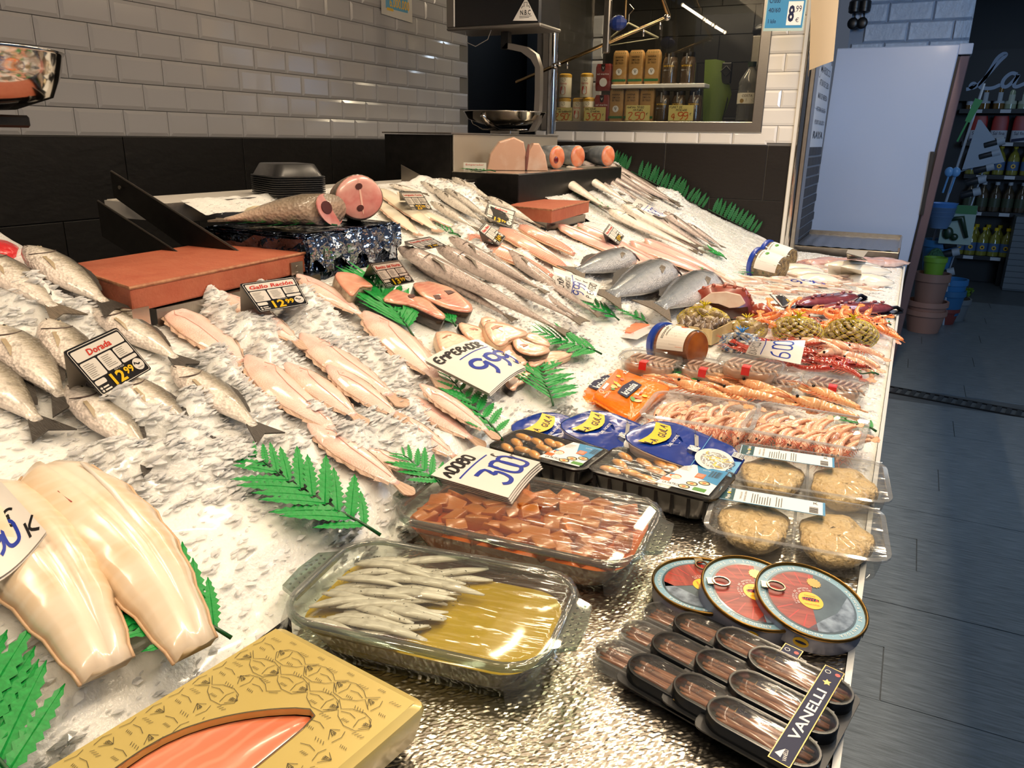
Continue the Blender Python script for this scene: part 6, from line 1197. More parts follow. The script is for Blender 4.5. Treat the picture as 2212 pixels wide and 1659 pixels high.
def d5(m):
    m.hand('VACALLO', .1, .75, .12, .022, 0, .0006); m.hand('e', .93, .42, .22, .035, 0, .0007, rot=-.1); m.hand('K', 1.08, .12, .2, .035, 0, .0007, rot=-.1); m.hand("12'90", .05, .2, .3, .05, 1, .0007)
card([(-120, 1060), (2, 1040), (100, 1148), (-60, 1265)], (.07, .06, .07, .08), 'white hand written sign with a curled edge lying on the cod fillets', d5, 1.25, -.02)
def d6(m): m.hand('MERLUZA', .1, .72, .14, .03, 0, .0006); m.line([(.1, .6), (1.2, .6)], .02, 1, .0006); m.hand("8'90", .2, .12, .36, .05, 1, .0007)
card([(1362, 446), (1376, 428), (1442, 466), (1428, 470)], (.03, .05, .06, .04), 'white hand written sign on the hake of the far slope', d6, 1.3, .01)
card([(1684, 604), (1740, 602), (1775, 616), (1722, 620)], (.03, .06, .05, .02), 'white sign with blue figures lying on the small squid', lambda m: (m.hand("9'90", .3, .25, .5, .08, 1, .0006), m.line([(.1, .85), (1.2, .85)], .03, 1, .0006)), 1.3, .01, 1)
# ================================================================== SHELLFISH AND SQUID
def prawn_proto(name, c1, c2, c3, claws=False, curl=.6):
    t = thing(name, 'x', 'prawn'); sh = flesh(name+' shell', [(0, c2), (.5, c1), (1, c1)], axis=2, mott=(70, c3, .5), stripe=(70, c3, .25), coat=.9, rough=.2)
    rings = []; L = .062
    for i in range(25):
        s = i/24; seg = (s*6) % 1; r = (.0105-.0055*s)*(1+.16*(seg-.5)); a = curl*s*1.9; x = L*math.sin(a)/max(curl*1.9, .01) if curl else L*s; y = -L*(1-math.cos(a))/max(curl*1.9, .01)
        rings.append([(x-r*math.sin(a)*math.cos(b)*-1*0+math.sin(a)*r*math.cos(b), y+math.cos(a)*r*math.cos(b), .0095+r*.9*math.sin(b)) for b in [2*math.pi*j/8 for j in range(8)]])
    MB().loft(rings).build('tail', sh, t, smooth=True); a = curl*1.9; ex, ey = (L*math.sin(a)/(curl*1.9), -L*(1-math.cos(a))/(curl*1.9)); m = MB()
    for k in (-1, 0, 1): m.prism([(ex+p*math.cos(a+k*.5)+q*math.sin(a+k*.5), ey-p*math.sin(a+k*.5)+q*math.cos(a+k*.5)) for p, q in ((-.004, -.002), (.014, -.005), (.018, 0), (.014, .005), (-.004, .002))], .0075+.001*k, .0085+.001*k)
    m.build('tail_fan', sh, t)
    m = MB(); m.loft([[(-x, y0+r*math.cos(b), .0098+r*.95*math.sin(b)) for b in [2*math.pi*j/8 for j in range(8)]] for x, r, y0 in ((-.004, .0098, 0), (.01, .011, 0), (.026, .0088, .0015), (.036, .005, .003), (.05, .0008, .0055))]); m.build('head', sh, t, smooth=True)
    m = MB()
    for s in (1, -1): m.ball((-.034, .001, .0105+.006*s), .0028, .0028, .0028, 8, 6)
    m.build('eye', eye_b, t, smooth=True); m = MB()
    for k in range(7): x = -.026+.0075*k; m.tube([(x, -.007, .008), (x-.006, -.017, .006), (x-.011, -.021, .003)], [.0011, .0009, .0004], 4)
    for k in range(3): m.tube([(-.04, .003, .010), (-.062, .010*(k-1), .016), (-.085, .03*(k-1), .006)], [.0009, .0006, .0003], 4)
    m.build('legs', mat(name+' legs', c3, .3, coat=.5), t, smooth=True)
    if claws:
        for s in (1, -1):
            m = MB(); m.tube([(-.02, .003*s, .006), (-.04, .016*s, .006), (-.055, .012*s, .007)], [.002, .003, .002], 6); m.tube([(-.055, .012*s, .007), (-.075, .010*s, .008), (-.10, .004*s, .007)], [.003, .005, .001], 6); m.tube([(-.065, .013*s, .007), (-.085, .016*s, .008), (-.098, .008*s, .007)], [.002, .0022, .0008], 5); m.build('claw', sh, t, smooth=True)
    return t
def place(proto, M, label, group, first): 
    if first: 
        proto.matrix_world = M; proto['label'] = label; proto['group'] = group; return proto
    return copy_tree(proto, M, label, group)
def onbed(u, v, h, a, tilt=0, roll=0, s=1): p = B(u, v, h); return frame(p, Vector((1, 0, -SL if p.x < XB else -FS)), nrm(p)) @ Matrix.Rotation(a, 4, 'Z') @ Matrix.Rotation(tilt, 4, 'Y') @ Matrix.Rotation(roll, 4, 'X') @ Matrix.Scale(s, 4)
pk = prawn_proto('prawn', '#efc0a0', '#e39d78', '#c9684a'); rd = prawn_proto('red_prawn', '#a02a20', '#6e1715', '#d86a50', curl=.35); orr = prawn_proto('cooked_prawn', '#f39a5c', '#e9803f', '#d9602c', curl=.8); lg = prawn_proto('langoustine', '#f0b987', '#e79c63', '#cc6a3c', True, .25)
# prawn trays
k0 = True
for i, (px, lab) in enumerate((([(1425, 848), (1642, 872), (1612, 932), (1388, 893)], 'left'), ([(1645, 868), (1876, 908), (1846, 968), (1608, 928)], 'right'))):
    M, w, d = qframe(px, .952-.004*i); t = thing('prawn_tray', 'clear plastic tray packed with upright pink prawns, the %s of two' % lab, 'food tray', M, 'clear prawn trays'); tub(t, w*1.0, d, .05, .022, clear, .010, .9, 'tub', film('tray rim', '#e6e9ec', .22, .6, .06, .22))
    for r_ in range(2):
        for k in range(13):
            x, y = -w*.42+w*.84*k/12+R.uniform(-.003, .003), (-.22+.30*r_)*d+R.uniform(-.008, .008)
            place(pk, M @ Matrix.Translation((x, y, -.036+.004*r_+R.uniform(0, .004))) @ Matrix.Rotation(math.pi/2+R.uniform(-.35, .35), 4, 'Z') @ Matrix.Rotation(R.uniform(-.45, -.15), 4, 'Y') @ Matrix.Rotation(R.uniform(-.5, .5), 4, 'X') @ Matrix.Scale(R.uniform(.82, .95), 4), 'pink prawn standing in the %s clear prawn tray' % lab, 'prawns in the %s tray' % lab, k0); k0 = False
    mb = MB(); 
    for k in range(90): x, y = R.uniform(-w*.42, w*.42), R.uniform(-d*.42, -d*.28); mb.tube([(x, y, -.046), (x+R.uniform(-.01, .01), y+R.uniform(-.004, .008), -.032), (x+R.uniform(-.02, .02), y, -.018)], .0007, 4)
    tag(mb.build('prawn_feelers', mat('prawn feelers', '#d8623a', .35), None, M), 'tangle of orange prawn feelers along the front of the %s tray' % lab, 'feelers', kind='stuff')
# langoustines
for i, (u1, v1, u2, v2, h, l) in enumerate(((1615, 836, 1700, 858, .03, 'uppermost, its tail clear at the right'), (1565, 850, 1680, 866, .03, 'under the uppermost, by the left tray'), (1468, 836, 1570, 862, .026, 'behind the left prawn tray at its far corner'), (1755, 850, 1850, 884, .024, 'furthest right with a curled tail'), (1725, 872, 1840, 898, .034, 'with two big dark eyes behind the right tray'), (1510, 838, 1610, 868, .02, 'in the middle behind the left tray'), (1640, 850, 1740, 880, .02, 'lying under the others in the middle'))):
    p, q = B(u1, v1, h), B(u2, v2, h); M = frame(p*.62+q*.38-nrm(p)*.006, q-p, nrm(p)) @ Matrix.Rotation(R.uniform(-.3, .3), 4, 'X') @ Matrix.Scale(1.5, 4); place(lg, M, 'orange langoustine, '+l, 'langoustines behind the prawn trays', i == 0)
# red prawns under the upside down sign
for i in range(34):
    u, v = R.uniform(1575, 1850), R.uniform(738, 808); 
    if u < 1650: v = R.uniform(742, 772)
    M = onbed(u, v, .012+.02*R.random()*(1-abs(u-1720)/200), R.uniform(-.6, .6)+(math.pi if i % 3 == 0 else 0), R.uniform(-.2, .2), R.uniform(-.6, .6), R.uniform(.95, 1.25)); place(rd, M, 'dark red prawn in the heap under the upside down sign', 'red prawns', i == 0)
for i, (u, v, a, h) in enumerate(((1838, 778, .2, .02), (1800, 752, 2.6, .03), (1855, 795, -.5, .012), (1760, 748, .3, .03), (1790, 770, 1.2, .03), (1845, 760, .6, .015))): copy_tree(pk, onbed(u, v, h, a, 0, .3, 1.4), 'big pale orange prawn at the right end of the red prawns', 'pale prawns by the red heap')
for i in range(38):
    u = R.uniform(1640, 1890); v = R.uniform(672, 712)+(u-1640)*.03
    if i < 3: u, v = 1905+i*4, 706+9*i
    M = onbed(u, v, .012+.022*R.random(), R.random()*6.28, R.uniform(-.3, .3), R.uniform(-.6, .6), R.uniform(1.1, 1.4)); place(orr, M, 'bright orange cooked prawn heaped behind the yellow clam nets', 'orange cooked prawns', i == 0)
# clams in nets
clam_m = flesh('clam shell', [(0, '#7d6a4a'), (.3, '#b39c72'), (.6, '#8d7a55'), (1, '#c8b48a')], axis=1, mott=(90, '#4c3f28', .6), coat=.5, wobble=.25); net_y = mat('yellow net', '#d8c51e', .4); net_b = mat('blue net', '#4f86c4', .4)
def clam_mesh(s, m, el=1):
    mb = MB(); rings = []; 
    for i in range(9):
        t = math.pi*(i+.03)/8.06; rings.append([(s*el*math.sin(t)*math.cos(b)*(1+.10*math.cos(b)), s*.85*math.sin(t)*math.sin(b)*(1-.15*math.cos(b)), -s*.52*math.cos(t)*(1+.05*(i % 2))) for b in [2*math.pi*j/12 for j in range(12)]])
    return mesh_of(mb.loft(rings), 'clam', m)
def net_bag(label, u, v, rx, ry, rz, cm, n, size, nm, knot, lab, grp, kind='clam', rot=0):
    p = B(u, v, rz*.82); M = Matrix.Translation(p) @ Matrix.Rotation(rot, 4, 'Z'); t = thing('net_bag', label, 'net bag', M, 'net bags of shellfish')
    for k in range(n):
        z = 1-1.55*(k+.5)/n; a = k*2.39996; r = math.sqrt(max(0, 1-z*z)); q = .93-size/ry*.35; o = part(kind, cm, None, None); o.matrix_world = M @ Matrix.Translation((rx*q*r*math.cos(a), ry*q*r*math.sin(a), rz*q*z)) @ Matrix.Rotation(R.random()*6.28, 4, 'Z') @ Matrix.Rotation(R.uniform(-.9, .9), 4, 'X') @ Matrix.Rotation(R.uniform(-.9, .9), 4, 'Y') @ Matrix.Scale(R.uniform(.85, 1.15), 4); tag(o, lab, kind, grp)
    mb = MB(); mb.ball((0, 0, 0), rx*.7, ry*.7, rz*.7, 12, 8); mb.build('filling', mat('dark filling', '#3b3222', .6), t)
    mb = MB(); N = 17
    for dr in (1, -1):
        for k in range(N):
            P = []
            for s in range(13):
                th = .10+2.45*s/12; a = 2*math.pi*k/N+dr*th*1.15; P.append((rx*1.03*math.sin(th)*math.cos(a), ry*1.03*math.sin(th)*math.sin(a), rz*1.03*math.cos(th)))
            mb.tube(P, .0006, 3, 0, False)
    mb.build('netting', nm, t); mb = MB()
    for k in range(9): a = k*.7; mb.tube([(0, 0, rz*.98), (.006*math.cos(a), .006*math.sin(a), rz+.010), (.020*math.cos(a), .016*math.sin(a), rz+.016+.006*R.random())], [.0035, .002, .0008], 4)
    mb.build('knot', knot, t)
cs = clam_mesh(.0135, clam_m); cb = clam_mesh(.024, clam_m); cl_ = clam_mesh(.011, flesh('coquina shell', [(0, '#6d6f78'), (.4, '#c9c0ae'), (.7, '#54596a'), (1, '#d9cdb6')], axis=1, mott=(80, '#343846', .5), coat=.6, wobble=.3), 1.6)
net_bag('yellow net of striped clams, third along, centre of the row', 1722, 716, .078, .066, .048, cs, 80, .013, net_y, net_y, 'striped clam in the yellow net third along the row', 'clams in the third yellow net')
net_bag('yellow net of striped clams nearest the counter edge', 1838, 722, .082, .068, .050, cs, 84, .013, net_y, net_y, 'striped clam in the yellow net nearest the counter edge', 'clams in the edge yellow net')
net_bag('yellow net of large clams behind the snail box', 1520, 694, .086, .06, .048, cb, 26, .023, net_y, net_y, 'large clam in the yellow net behind the snail box', 'clams behind the snail box')
net_bag('small yellow net of large clams beside the octopus', 1612, 712, .062, .052, .032, cb, 20, .022, net_y, net_y, 'large clam in the small yellow net beside the octopus', 'clams beside the octopus')
net_bag('blue net of small wedge clams in front of the clam nets', 1600, 742, .062, .05, .032, cl_, 70, .012, net_b, mat('blue knot', '#3f92e0', .35), 'small wedge clam in the blue net', 'wedge clams in the blue net', 'wedge_clam')
# box of sea snails
M, w, d = qframe([(1468, 690), (1530, 672), (1566, 704), (1520, 735)], .965); t = thing('snail_box', 'small pale wooden box of dark sea snails beside the big sauce tub', 'box', M); wood = mat('pale box wood', '#cdb88a', .6, noise=(12, '#b89c68', .2), stretch=(1, 8, 1)); w, d = .165, .125
for nm, b in (('floor_panel', (-w/2, w/2, -d/2, d/2, -.045, -.041)), ('side_panel', (-w/2, w/2, -d/2, -d/2+.004, -.041, 0)), ('side_panel', (-w/2, w/2, d/2-.004, d/2, -.041, 0)), ('end_panel', (-w/2, -w/2+.004, -d/2+.004, d/2-.004, -.041, .004)), ('end_panel', (w/2-.004, w/2, -d/2+.004, d/2-.004, -.041, .004))): MB().box(*b).build(nm, wood, t)
m = MB()
m.X = Matrix.Translation((w/2+.0006, 0, -.02)) @ RL; m.box(-.05, -.02, -.012, .010, 0, .0003, 0); m.text('LUS', -.035, 0, .010, 1, .0006); m.hand('ESPAÑA'.replace('Ñ', 'N'), .0, .002, .010, .0012, 2, .0005); m.hand('PESCA', .0, -.014, .010, .0012, 2, .0005); m.build('printing', [blue_p, white_p, ink_k], t)
sn = MB(); sn.loft([[(r*math.cos(b)+x, r*math.sin(b), z+0) for b in [2*math.pi*j/10 for j in range(10)]] for x, z, r in ((0, -.012, .004), (0, -.008, .011), (.001, -.001, .0135), (.0015, .004, .0115), (.002, .006, .0088), (.002, .010, .0075), (.002, .0115, .005), (.002, .015, .0035), (.002, .018, .0006))]); snm = mesh_of(sn, 'snail', flesh('snail shell', [(0, '#4a3a2a'), (.5, '#6d5843'), (1, '#8d7860')], axis=2, mott=(70, '#2a2018', .6), coat=.5)); snm.polygons.foreach_set('use_smooth', [True]*len(snm.polygons))
for k in range(34):
    x, y = -.066+.0225*(k % 7)+R.uniform(-.004, .004), -.046+.0225*((k//7) % 5)+R.uniform(-.004, .004); o = part('sea_snail', snm); o.matrix_world = M @ Matrix.Translation((x, y, -.006+.010*(1-(x/.08)**2)+R.uniform(-.003, .006))) @ Matrix.Rotation(R.random()*6.28, 4, 'Z') @ Matrix.Rotation(R.uniform(-1.3, 1.3), 4, 'X') @ Matrix.Scale(R.uniform(.95, 1.2), 4); tag(o, 'dark brown sea snail in the small wooden box', 'snail', 'sea snails in the wooden box')
# octopus piece
p = B(1562, 682, .01); t = thing('octopus', 'thick dark red octopus piece with a pale cut face, behind the clam nets', 'octopus', frame(p, Vector((1, .12, -FS)), NF)); oc = flesh('octopus skin', [(0, '#4a1613'), (.5, '#8a3426'), (1, '#a34a36')], axis=2, mott=(40, '#3a1010', .5), coat=.9); ocw = mat('octopus white', '#e5d3c2', .3, noise=(20, '#d0a995', .2), coat=.6)
A = [( -.135, 0), (-.125, .045), (-.10, .082), (-.05, .105), (.01, .112), (.06, .105), (.088, .07), (.10, .02), (.11, -.0)]
m = MB(); m.loft([[(x, -.028+.004*math.sin(i*2), z*.93+.004) for i, (x, z) in enumerate(A)], [(x*1.04, -.02, z*1.02+.006*math.sin(i*9)) for i, (x, z) in enumerate(A)], [(x*1.03, .03, z*.98) for x, z in A], [(x*.98, .07, z*.7) for x, z in A]], 0, True, False); m.build('body', oc, t, smooth=True)
m = MB(); m.X = RB; m.prism([(-.085, .05), (-.05, .085), (.0, .095), (.05, .09), (.072, .062), (.05, .045), (.02, .038), (-.02, .048), (-.06, .046)], .031, .038); m.build('cut_face', ocw, t, bevel=.003)
m = MB(); m.X = RB; m.prism([(-.125, .0), (-.115, .04), (-.07, .045), (-.01, .044), (.04, .038), (.08, .05), (.095, .0)], .026, .033); m.build('dark_fold', mat('octopus dark', '#33100d', .15, coat=.9), t)
m = MB()
for i in range(14): q = i/13*(len(A)-1); j = min(int(q), len(A)-2); f = q-j; x, z = A[j][0]*(1-f)+A[j+1][0]*f, A[j][1]*(1-f)+A[j+1][1]*f; m.ball((x*1.03, -.024, z*1.03), .0075, .008, .007, 8, 6)
m.build('suckers', mat('octopus sucker', '#9c4934', .3, coat=.7), t, smooth=True)
m = MB(); m.tube([(.09, .0, .03), (.125, -.01, .045), (.15, -.01, .035), (.16, -.02, .008), (.13, -.03, .004)], [.022, .022, .018, .013, .008], 10); m.build('arm_tip', oc, t, smooth=True)
vac = flesh('vacuum packed octopus', [(0, '#2c1119'), (.4, '#6e2b35'), (.8, '#8a4148'), (1, '#4a1a24')], axis=2, mott=(30, '#b06a66', .4), coat=1, rough=.15)
for px, l, h in (((1718, 658, 1862, 640), 'dark wine red vacuum packed octopus arm, the rear of two', .02), ((1770, 668, 1938, 666), 'dark wine red vacuum packed octopus arm, the front of two', .028)):
    p, q = B(px[0], px[1], h), B(px[2], px[3], h); L = (q-p).length; t = thing('vacuum_octopus', l, 'octopus', frame(p, q-p, NF), 'vacuum packed octopus arms'); m = MB()
    m.loft([[(s*L, r*1.5*math.cos(b)+.006*math.sin(s*9), r*.9*math.sin(b)+r*.05*math.sin(b*5+s*20)) for b in [2*math.pi*j/16 for j in range(16)]] for s, r in ((.02, .004), (.08, .016), (.2, .025), (.4, .030), (.6, .030), (.75, .026), (.86, .018), (.93, .009))]); m.build('arm', vac, t, smooth=True)
    m = MB(); m.prism([(-.03, -.012), (.02*L, -.03), (.3*L, -.05), (.7*L, -.05), (.9*L, -.035), (1.06*L, -.014), (1.06*L, .014), (.8*L, .055), (.3*L, .055), (-.03, .012)], -.016, -.012); m.tube([(.9*L, 0, 0), (L, .004, .004), (1.07*L, 0, -.01)], [.008, .007, .009], 6); m.build('bag', mat('black vacuum bag', '#0f0e13', .15, coat=1), t)
    m = MB()
    for k in range(9): m.ball((L*(.2+.07*k), -.010+.012*(k % 2), .026+.002*math.sin(k)), .010, .008, .005, 8, 5)
    m.build('suckers', mat('wine sucker', '#8d4a50', .2, coat=.9), t, smooth=True)
# squid and cuttlefish at the far end
sq = None; ns = 0
for k in range(62):
    u = R.uniform(1560, 1905); v0 = 592+(1-abs(u-1740)/220)*2; v = R.uniform(590, 640) if u > 1600 else R.uniform(604, 622)
    if u < 1640 and v > 628: continue
    if 1700 < u and v > 632: continue
    M = onbed(u, v, .016+R.uniform(0, .012), math.pi+R.uniform(-.5, .9), R.uniform(-.1, .1), R.uniform(-.5, .5), R.uniform(.9, 1.3))
    if sq is None:
        sq = fish('squidling', (1700, 600, 1745, 604), 'small translucent squid in the loose heap under the blue figured sign', h=.01); sq.name = 'small_squid'; sq['group'] = 'small squid heap'
        s0 = sq.matrix_world.copy()
    else: copy_tree(sq, M, sq['label'], 'small squid heap')
white_c = flesh('cuttlefish white', [(0, '#e9e0cf'), (.5, '#f2ebdd'), (1, '#e3d8c4')], axis=2, coat=.9, rough=.15)
for i, (px, l) in enumerate((((1800, 584, 1926, 588), 'smooth white cuttlefish nearest the counter edge, rear'), ((1830, 602, 1932, 612), 'smooth white cuttlefish nearest the counter edge, front'), ((1780, 576, 1905, 578), 'white cuttlefish behind the cream tent card'), ((1690, 592, 1800, 600), 'white cuttlefish left of the tent card'), ((1672, 582, 1780, 586), 'white cuttlefish beside the lupin tubs'), ((1720, 604, 1820, 610), 'white cuttlefish beside the blue figured sign'))):
    p, q = B(px[0], px[1], .02), B(px[2], px[3], .02); L = (q-p).length; t = thing('cuttlefish', l, 'cuttlefish', frame(p, q-p, NF), 'white cuttlefish'); m = MB()
    m.loft([[(s*L, r*math.cos(b)+.01*math.sin(3*s), r*.62*math.sin(b)) for b in [2*math.pi*j/14 for j in range(14)]] for s, r in ((0, .008), (.06, .028), (.25, .05), (.5, .055), (.75, .042), (.93, .02), (1, .005))]); m.build('mantle', white_c, t, smooth=True); m = MB()
    for k in range(4): m.tube([(.01, .01*(k-1.5), 0), (-.04, .018*(k-1.5), -.002), (-.07, .026*(k-1.5)+.01, -.006)], [.008, .006, .002], 6)
    m.build('tentacles', mat('pale tentacle', '#cdb3a3', .25, coat=.7), t, smooth=True)
pinks = flesh('pink squid', [(0, '#d9b7ab'), (.5, '#e8cdc2'), (1, '#c99b8f')], axis=2, mott=(30, '#b77f76', .4), coat=.9)
for i in range(9):
    u = 1770+19*i; p = B(u-25, 566+R.uniform(-3, 4), .016); q = B(u+45, 563+R.uniform(0, 12), .02); L = (q-p).length; t = thing('pink_squid', 'pink squid at the far end of the counter, %s from the lupin tubs' % ORD[i], 'squid', frame(p, q-p, NF), 'pink squid'); m = MB()
    m.loft([[(s*L, r*math.cos(b), r*.6*math.sin(b)) for b in [2*math.pi*j/12 for j in range(12)]] for s, r in ((0, .02), (.1, .035), (.4, .04), (.7, .028), (1, .003))]); m.prism([(.6*L, 0), (.72*L, .05), (L, 0), (.72*L, -.05)], -.002, .002); m.build('mantle', pinks, t, smooth=True); m = MB()
    for k in range(5): m.tube([(.0, .008*(k-2), 0), (-.05, .014*(k-2), .004), (-.09, .02*(k-2), -.006)], [.006, .005, .002], 5)
    m.build('tentacles', mat('pink tentacle', '#b98679', .25, coat=.7), t, smooth=True)
# ================================================================== SCALES
t = thing('hanging_scale', 'far counter scale with steel bowl under a black display box', 'scale', Vector((-1.955, 3.8, 1.54)))
m = MB(); m.lathe([(.03, .052), (.12, .058), (.19, .085), (.212, .118), (.218, .122), (.212, .124), (.19, .092), (.12, .066), (.0, .06)], 40, 0, False, (0, 0, -.012)); m.build('bowl', chrome, t, smooth=True)
m = MB(); m.box(-.06, .06, -.05, .05, .0, .02); m.box(-.075, .075, -.045, .045, .02, .028); m.build('base_bracket', steel, t, bevel=.003); 
m = MB(); P = [(-.205, 0, .095), (-.19, 0, .05), (-.13, 0, .024), (0, 0, .02), (.13, 0, .024)]; m.tube(P, .005, 6); m.tube([(-.02, -.05, .028), (-.02, -.15, .05), (-.02, -.205, .09)], .014, 8); m.build('bowl_cradle', chrome, t, smooth=True)
m = MB(); S = [(.09, .010), (.16, .016), (.188, .06), (.192, .2), (.19, .32), (.165, .37), (.11, .405), (.04, .42), (.0, .425)]; rg = []
for i, (x, z) in enumerate(S): rg.append([(x-.014, -.02, z-.012*(i > 4)), (x+.014, -.02, z+.012*(i > 4)), (x+.014, .02, z+.012*(i > 4)), (x-.014, .02, z-.012*(i > 4))])
m.loft(rg); m.build('curved_arm', mat('satin steel', '#a8a39c', .3, .9), t, smooth=True, auto=40)
m = MB(); m.box(-.018, .022, -.02, .02, .41, .49); m.build('neck', mat('black neck', '#0d0d0e', .4), t); m = MB(); m.box(-.26, .245, -.12, .12, .50, .80); m.build('display_box', mat('display black', '#17191b', .25, spec=.6), t, bevel=.01)
m = MB(); m.box(-.275, -.225, -.125, .125, .505, .80); m.box(-.275, .25, -.126, .126, .492, .508); m.build('casing', mat('casing steel', '#8d8983', .35, .6), t, bevel=.006)
m = MB(); m.X = Matrix.Translation((0, -.1215, 0)) @ RB; m.poly([(.10, .523), (.232, .517), (.168, .622)], .0, 0); m.text('N.B.C', .167, .556, .022, 1, .0004, w=.055, bold=.02); bars(m, .135, .2, .54, .006, 2, 1, .0004, .002, .3); m.line([(.145, .575), (.152, .585), (.16, .582), (.158, .60), (.176, .60), (.174, .582), (.184, .585), (.19, .575)], .003, 1, .0004); m.build('maker_mark', [white_p, black_p], t)
m = MB(); m.tube([(-.19, -.08, .495), (-.18, -.08, .44), (-.13, -.08, .42), (-.06, -.08, .45), (-.04, -.08, .495)], .002, 5); m.build('wire', mat('white wire', '#b9b5ae', .5), t)
m = MB(); m.tube([(.225, .55, .1), (.225, .55, 1.2)], .03, 10); tag(m.build('steel_post', chrome, None, Matrix.Translation((-1.98, 4.15, 1.45)) @ Matrix.Translation((-.29, -.1, 0)), smooth=True, auto=40), 'polished steel post beside the left edge of the serving window', 'post')
p = at(0, 168, x=-1.50); t = thing('near_scale', 'large steel scale bowl cut by the left edge of the photo', 'scale', Vector((p.x-.085, p.y-.045, p.z-.085)))
m = MB(); m.lathe([(.02, .028), (.10, .032), (.165, .055), (.185, .10), (.19, .128), (.196, .133), (.19, .135), (.18, .10), (.16, .062), (.1, .04), (0, .036)], 44, 0, False); m.build('bowl', chrome, t, smooth=True); m = MB(); m.box(-.10, .10, -.08, .08, .0, .022); m.build('base_bracket', dsteel, t, bevel=.004); m = MB(); m.box(-.26, -.14, -.06, .06, -.35, .02); m.box(-.2, -.05, -.04, .04, .0, .02); m.build('pillar', dsteel, t)
# ================================================================== RAIL, WINDOW GOODS
t = thing('hanging_rail', 'thin brass coloured pipe rail hanging in front of the serving window', 'rail', Vector((-1.7, 4.4, 2.0))); br = mat('warm steel pipe', '#a88d63', .2, 1)
a, b, c = at(1115, 178, y=4.4), at(1445, 36, y=4.4), at(1350, 46, y=4.4); e = b+Vector((-.28, .1, .55)); o = Vector((-1.7, 4.4, 2.0))
m = MB(); m.tube([a-o, b-o], .010, 8); m.tube([b-o, e-o], .012, 8); m.tube([c-o, c-o+Vector((0, 0, .6))], .008, 8); m.build('pipe', br, t, smooth=True); m = MB()
for s in (.27, .3, .99): q = a.lerp(b, s)-o; m.ball(q, .02, .016, .018, 10, 6)
for s in (.15, .36, .6, .85, .95): q = a.lerp(b, s)-o; m.tube([q, q+Vector((0, 0, -.045))], .006, 6)
m.build('fittings', chrome, t, smooth=True)
q = a.lerp(b, .62)-o; m = MB(); m.box(q.x-.02, q.x+.015, -.02, .02, q.z-.05, q.z+.22); m.build('clamp', steel, t, bevel=.006); m = MB(); m.ball((q.x+.06, 0, q.z+.10), .05, .03, .04, 12, 8); m.build('blue_clip', mat('blue clip', '#1c2f6b', .3), t)
t = thing('coat_hanger', 'pale coat hanger hanging behind the serving window glass', 'hanger', Vector((-1.62, 5.2, 2.15))); hm = mat('hanger wood', '#97937a', .4); a, b, c = [at(u, v, y=5.2)-Vector((-1.62, 5.2, 2.15)) for u, v in ((1295, 102), (1358, 50), (1422, 82))]; m = MB(); m.tube([a, b, c], .008, 6); m.tube([a, c], .004, 6); m.build('frame', hm, t, smooth=True); m = MB(); m.tube([b, b+Vector((0, 0, .05)), b+Vector((.03, 0, .08)), b+Vector((.0, 0, .11))], .003, 6); m.build('hook', steel, t)
ZS = 1.634; kraft = mat('kraft paper', '#b98f55', .6, noise=(20, '#a67d45', .2)); greenb = mat('green band', '#2f6b3c', .4)
def win_item(name, label, cat, x, y, z, grp): return thing(name, label, cat, Vector((x, y, z)), grp)
shb = tag(MB().box(-1.80, -1.21, 4.955, 5.09, 1.829, 1.852).build('window_shelf', mat('white shelf', '#e2dfda', .4), bevel=.003), 'white shelf board inside the serving window holding flour and jars', 'shelf')
m = MB(); m.tube([(-1.25, 5.0, 1.634), (-1.25, 5.0, 1.83)], .005); m.tube([(-1.77, 5.07, 1.634), (-1.77, 5.07, 1.83)], .005); m.build('shelf_post', steel, shb)
def flour(x, z, l):
    t = win_item('flour_bag', 'kraft paper bag of flour, '+l, 'flour bag', x, 5.02, z, 'kraft flour bags'); m = MB(); m.loft([[(a*q, b*q*.9, zz) for a, b in rrect(.092, .062, .01, 2)] for zz, q in ((0, .96), (.02, 1), (.165, 1), (.185, .95), (.197, .8), (.2, .78))]); m.build('bag', kraft, t, smooth=True, auto=50)
    m = MB(); m.X = Matrix.Translation((0, -.0292, 0)) @ RB; m.box(-.046, .046, .018, .032, 0, .0006, 1); m.poly(ellipse(.02, .02, 18, 0, .075), .0006, 0); m.line([(-.008, .085), (0, .066), (.008, .085)], .003, 2, .001); m.line([(-.002, .088), (0, .066)], .002, 2, .001)
    for k, s in enumerate(('HARINA', 'SEMOLOSA', 'DE TRIGO')): m.text(s, 0, .160-.017*k, .012, 2, .0008, w=.052, bold=.01)
    for k in range(6): m.box(-.036+.014*k, -.030+.014*k, .183, .186, 0, .0006, 1)
    m.build('printing', [white_p, greenb, black_p], t)
for k in range(3): flour(-1.765+.105*k, 1.853, 'upper shelf, %s from the left' % ORD[k]); flour(-1.775+.10*k, ZS, 'lower row, %s from the left' % ORD[k])
